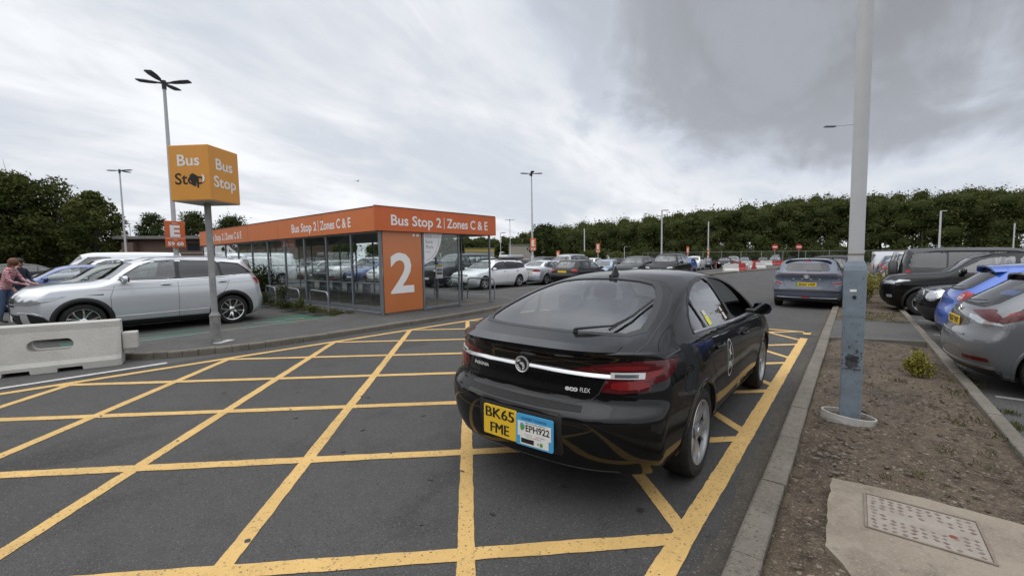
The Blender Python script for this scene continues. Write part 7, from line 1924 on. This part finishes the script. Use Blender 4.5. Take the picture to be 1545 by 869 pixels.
# loose stones, chips and twigs on the bare verge
def pebbles():
    rng = np.random.RandomState(12); n = 5200; V = []; F = []
    ico = np.array([(0, 0, 1), (.9, 0, .3), (.28, .85, .3), (-.73, .53, .3), (-.73, -.53, .3), (.28, -.85, .3), (0, 0, -.6)]); fc = [(0, 1, 2), (0, 2, 3), (0, 3, 4), (0, 4, 5), (0, 5, 1), (6, 2, 1), (6, 3, 2), (6, 4, 3), (6, 5, 4), (6, 1, 5)]
    for i in range(n):
        y = 2.0 + 8 * rng.rand() ** 1.7; x = rng.uniform(-.29, 1.06)
        if -.08 < x and y < 3.68 : continue
        s = .0035 + .016 * rng.rand() ** 5; a = rng.uniform(0, 6.28); el = rng.uniform(.6, 2.2)
        p = ico * (s * el, s, s * .55); c, sn = math.cos(a), math.sin(a); q = np.stack([p[:, 0] * c - p[:, 1] * sn + x, p[:, 0] * sn + p[:, 1] * c + y, p[:, 2] + .090 + rng.normal() * .006], 1); o = len(V); V += [tuple(t) for t in q]; F += [(a_ + o, b_ + o, c_ + o) for a_, b_, c_ in fc]
    o = mesh_np('gravel', np.array(V), np.array(F), leaf_mat('stone_chips', (.060, .046, .036), (.14, .115, .088), (.30, .265, .215))); tag(o, 'loose stones and chips on the bare verge', 'gravel', kind='stuff')
    st = MB(); rnd = random.Random(4)
    for i in range(150):
        y = rnd.uniform(3.72, 6.2) if i < 110 else rnd.uniform(6, 10); x = rnd.uniform(-.2, 1.0); a = rnd.gauss(-.4, .5); l = rnd.uniform(.02, .10); d = Vector((math.cos(a), math.sin(a), 0)); p = Vector((x, y, .098))
        st.tube([p - d * l / 2, p + Vector((0, 0, rnd.uniform(0, .008))), p + d * l / 2], rnd.uniform(.0015, .004), 5)
    for i in range(90):      # curled flakes of bark and dried mud
        y = rnd.gauss(4.15, .35) if i < 60 else rnd.uniform(3.7, 7); x = rnd.uniform(-.25, .95) if i > 30 else rnd.gauss(-.12, .07); s_ = rnd.uniform(.008, .035); a = rnd.uniform(0, 6.28)
        if -.07 < x and y < 3.7: continue
        pts = [(x + s_ * math.cos(a + t) * rnd.uniform(.5, 1.1), y + .6 * s_ * math.sin(a + t) * rnd.uniform(.5, 1.1), .099 + rnd.uniform(0, .012)) for t in (0, 1.2, 2.4, 3.7, 5.0)]
        n_ = len(pts); st.add(pts + [(p_[0], p_[1], p_[2] - .006) for p_ in pts], [tuple(range(n_))] + [(j, j + n_, (j + 1) % n_ + n_, (j + 1) % n_) for j in range(n_)])
    o = st.build('twigs', mat('dead_wood', (.085, .065, .05), .95, var=(10, .3, (.15, .125, .10)))); tag(o, 'dead twigs and bark lying on the verge', 'twigs', kind='stuff')
pebbles()

# ------------------------------------------------------------------ two people by the parked cars
def person(x, y, rz, J, rad, zones, label, hair, hair_mat, faces=True):
    """J: joints as a tree {name: (pos, parent)}; one skinned body; zones: list of (test(v), material)"""
    r = empty('person', (x, y, 0), rz); tag(r, label, 'person')
    me = bpy.data.meshes.new('body'); names = list(J); ix = {n: i for i, n in enumerate(names)}
    me.from_pydata([J[n][0] for n in names], [(ix[J[n][1]], ix[n]) for n in names if J[n][1]], []); o = bpy.data.objects.new('body', me); COL.objects.link(o)
    md = o.modifiers.new('s', 'SKIN'); 
    for n in names:
        v = me.skin_vertices[0].data[ix[n]]; v.radius = (rad[n][0], rad[n][1]) if isinstance(rad[n], tuple) else (rad[n], rad[n]); v.use_root = n == 'pelvis'
    sb = o.modifiers.new('d', 'SUBSURF'); sb.levels = 2; sb.render_levels = 2
    dg = bpy.context.evaluated_depsgraph_get(); m2 = bpy.data.meshes.new_from_object(o.evaluated_get(dg)); bpy.data.objects.remove(o)
    b = bpy.data.objects.new('body', m2); COL.objects.link(b); b.parent = r; m2.materials.clear()
    for _, m in zones: m2.materials.append(m)
    for p in m2.polygons:
        c = p.center; p.use_smooth = True
        for i, (t, _) in enumerate(zones):
            if t(c): p.material_index = i; break
    r.scale = (.95, .95, .95); hair(r, hair_mat); return r
SKIN = mat('skin', (.42, .24, .17), .6); JEANS = mat('blue_jeans', (.045, .075, .14), .85, var=(6, .3, (.06, .095, .165))); SHOE = mat('dark_shoes', (.02, .02, .022), .7)
STRIPE = bpy.data.materials.new('red_white_knit'); STRIPE.use_nodes = True
def _stripe():
    nt = STRIPE.node_tree; N = nt.nodes; L = nt.links; b = N['Principled BSDF']; b.inputs['Roughness'].default_value = .9
    tc = N.new('ShaderNodeTexCoord'); w = N.new('ShaderNodeTexWave'); w.bands_direction = 'Z'; w.inputs['Scale'].default_value = 7; w.inputs['Distortion'].default_value = 6; w.inputs['Detail Scale'].default_value = 3
    rp = N.new('ShaderNodeValToRGB'); rp.color_ramp.elements[0].color = (.36, .035, .06, 1); rp.color_ramp.elements[1].color = (.55, .46, .46, 1); rp.color_ramp.elements[0].position = .4; rp.color_ramp.elements[1].position = .6
    L.new(tc.outputs['Object'], w.inputs[0]); L.new(w.outputs[0], rp.inputs[0]); L.new(rp.outputs[0], b.inputs['Base Color'])
_stripe()
def joints(lean, armL, armR, h=1.0, step=.0):
    """local +x is forward; lean tips the trunk"""
    s = lambda a, z: (a + lean * max(0, (z - .92)), z)
    J = {'pelvis': ((0, 0, .93), None)}
    sp = [('waist', 1.06), ('chest', 1.28), ('neckbase', 1.44), ('neck', 1.50), ('head', 1.60), ('crown', 1.71)]; pr = 'pelvis'
    for n, z in sp: xx, zz = s(0 if n not in ('head', 'crown') else .03, z); J[n] = ((xx, 0, zz), pr); pr = n
    for q, arm in (('l', armL), ('r', armR)):
        y = 1 if q == 'l' else -1; xx, zz = s(0, 1.40); J['sh' + q] = ((xx, y * .17, zz), 'neckbase'); pr = 'sh' + q
        for n, (a, b, c) in zip(('el', 'wr', 'hand'), arm): J[n + q] = ((a, b, c), pr); pr = n + q
        st = step * y; J['hip' + q] = ((0, y * .095, .88), 'pelvis'); J['knee' + q] = ((.03 + st * .5, y * .10, .49), 'hip' + q); J['ank' + q] = ((-.01 + st, y * .10, .09), 'knee' + q); J['toe' + q] = ((.15 + st, y * .115, .035), 'ank' + q)
        hx, hy, hz = J['hand' + q][0]
        for k in range(4): J['f%d%s' % (k, q)] = ((hx + .035 + .008 * (1.5 - abs(k - 1.5)), hy + (k - 1.5) * .021, hz - .055 - .006 * (1.5 - abs(k - 1.5))), 'hand' + q)
        J['th' + q] = ((hx + .05, hy - y * .045, hz - .012), 'hand' + q)
    R_ = dict(pelvis=(.15, .12), waist=(.135, .105), chest=(.16, .115), neckbase=(.085, .075), neck=.052, head=(.078, .092), crown=(.055, .065))
    for q in 'lr':
        R_.update({'sh' + q: .062, 'el' + q: .044, 'wr' + q: .029, 'hand' + q: .034, 'hip' + q: .088, 'knee' + q: .058, 'ank' + q: .042, 'toe' + q: .034, 'th' + q: .009})
        for k in range(4): R_['f%d%s' % (k, q)] = .0085
    return J, R_
def face_parts(r, hx, hz):
    MB().sphere((hx + .105, 0, hz - .005), (.016, .012, .022), 8, 6).build('nose', SKIN, r, smooth=180)
    e = MB()
    for y in (-.032, .032): e.sphere((hx + .082, y, hz + .02), (.012, .014, .008), 8, 6)
    e.build('eyes', BLACK, r, smooth=180)
    MB().sphere((hx + .086, 0, hz - .05), (.01, .022, .006), 8, 6).build('mouth', mat('lips', (.28, .09, .08), .6), r, smooth=180)
def woman():
    J, Rd = joints(.32, [(.28, .22, 1.14), (.50, .12, 1.06), (.57, .10, 1.04)], [(.24, -.22, 1.12), (.46, -.12, 1.04), (.53, -.10, 1.03)], step=.06)
    hx, hz = J['head'][0][0], J['head'][0][2]
    z = [(lambda c: c.z < .12, SHOE), (lambda c: c.z < .90, JEANS), (lambda c: c.x > .47 and c.z < 1.12, SKIN), (lambda c: c.z < 1.46, STRIPE), (lambda c: True, SKIN)]
    def hair(r, m):
        h = MB(); h.sphere((hx - .02, 0, hz + .035), (.108, .100, .115), 18, 12); h.sphere((hx - .075, 0, hz - .07), (.06, .09, .15), 14, 10); h.build('hair', m, r, smooth=180); face_parts(r, hx, hz)
    return person(-16.9, .56, R(60), J, Rd, z, 'person in a red and white knitted top and jeans at the left edge', hair, mat('auburn_hair', (.10, .035, .018), .7, var=(20, .3, (.16, .06, .03))))
def man():
    J, Rd = joints(.10, [(.10, .25, 1.12), (.34, .14, 1.02), (.42, .12, 1.0)], [(.05, -.26, 1.12), (.14, -.25, .90), (.16, -.24, .82)], step=-.05)
    hx, hz = J['head'][0][0], J['head'][0][2]
    JK = mat('navy_jacket', (.018, .026, .045), .8)
    z = [(lambda c: c.z < .12, SHOE), (lambda c: c.z < .90 and abs(c.y) < .2, JEANS), (lambda c: c.z < .93 and abs(c.y) >= .2, SKIN), (lambda c: c.x > .37 and c.z < 1.06, SKIN), (lambda c: c.z < 1.47, JK), (lambda c: True, SKIN)]
    def hair(r, m):
        h = MB(); h.sphere((hx - .018, 0, hz + .045), (.10, .094, .10), 18, 12); h.build('hair', m, r, smooth=180); face_parts(r, hx, hz)
    return person(-17.65, .84, R(40), J, Rd, z, 'person with dark hair and a navy jacket beside the one in the knitted top', hair, mat('dark_hair', (.012, .010, .009), .7))
woman(); man()
# a gull passing over the car park
bp = (-38.0, 24.0, 9.0)
bm_ = MB(); sec_ = [(-.24, .0, .02), (-.14, .05, .05), (0, .07, .07), (.12, .05, .055), (.20, .03, .03)]
bm_.lathe([(r_, x_) for x_, r_, _ in [(-.26, .004, 0)] + sec_ + [(.25, .004, 0)]], 10, 'y')
bm_.add([(-.03, .05, .02), (-.50, -.02, .16), (-.95, -.12, .02), (-.50, -.13, .155), (-.03, -.09, .02)], [(0, 1, 3, 4), (1, 2, 3)]); bm_.add([(.03, .05, .02), (.50, -.02, .16), (.95, -.12, .02), (.50, -.13, .155), (.03, -.09, .02)], [(4, 3, 1, 0), (3, 2, 1)])
o = bm_.build('gull', mat('gull_grey', (.16, .16, .165), .8)); o.location = bp; o.scale = (.62, .62, .62); tag(o, 'gull gliding in the sky above the shelter roof', 'bird')
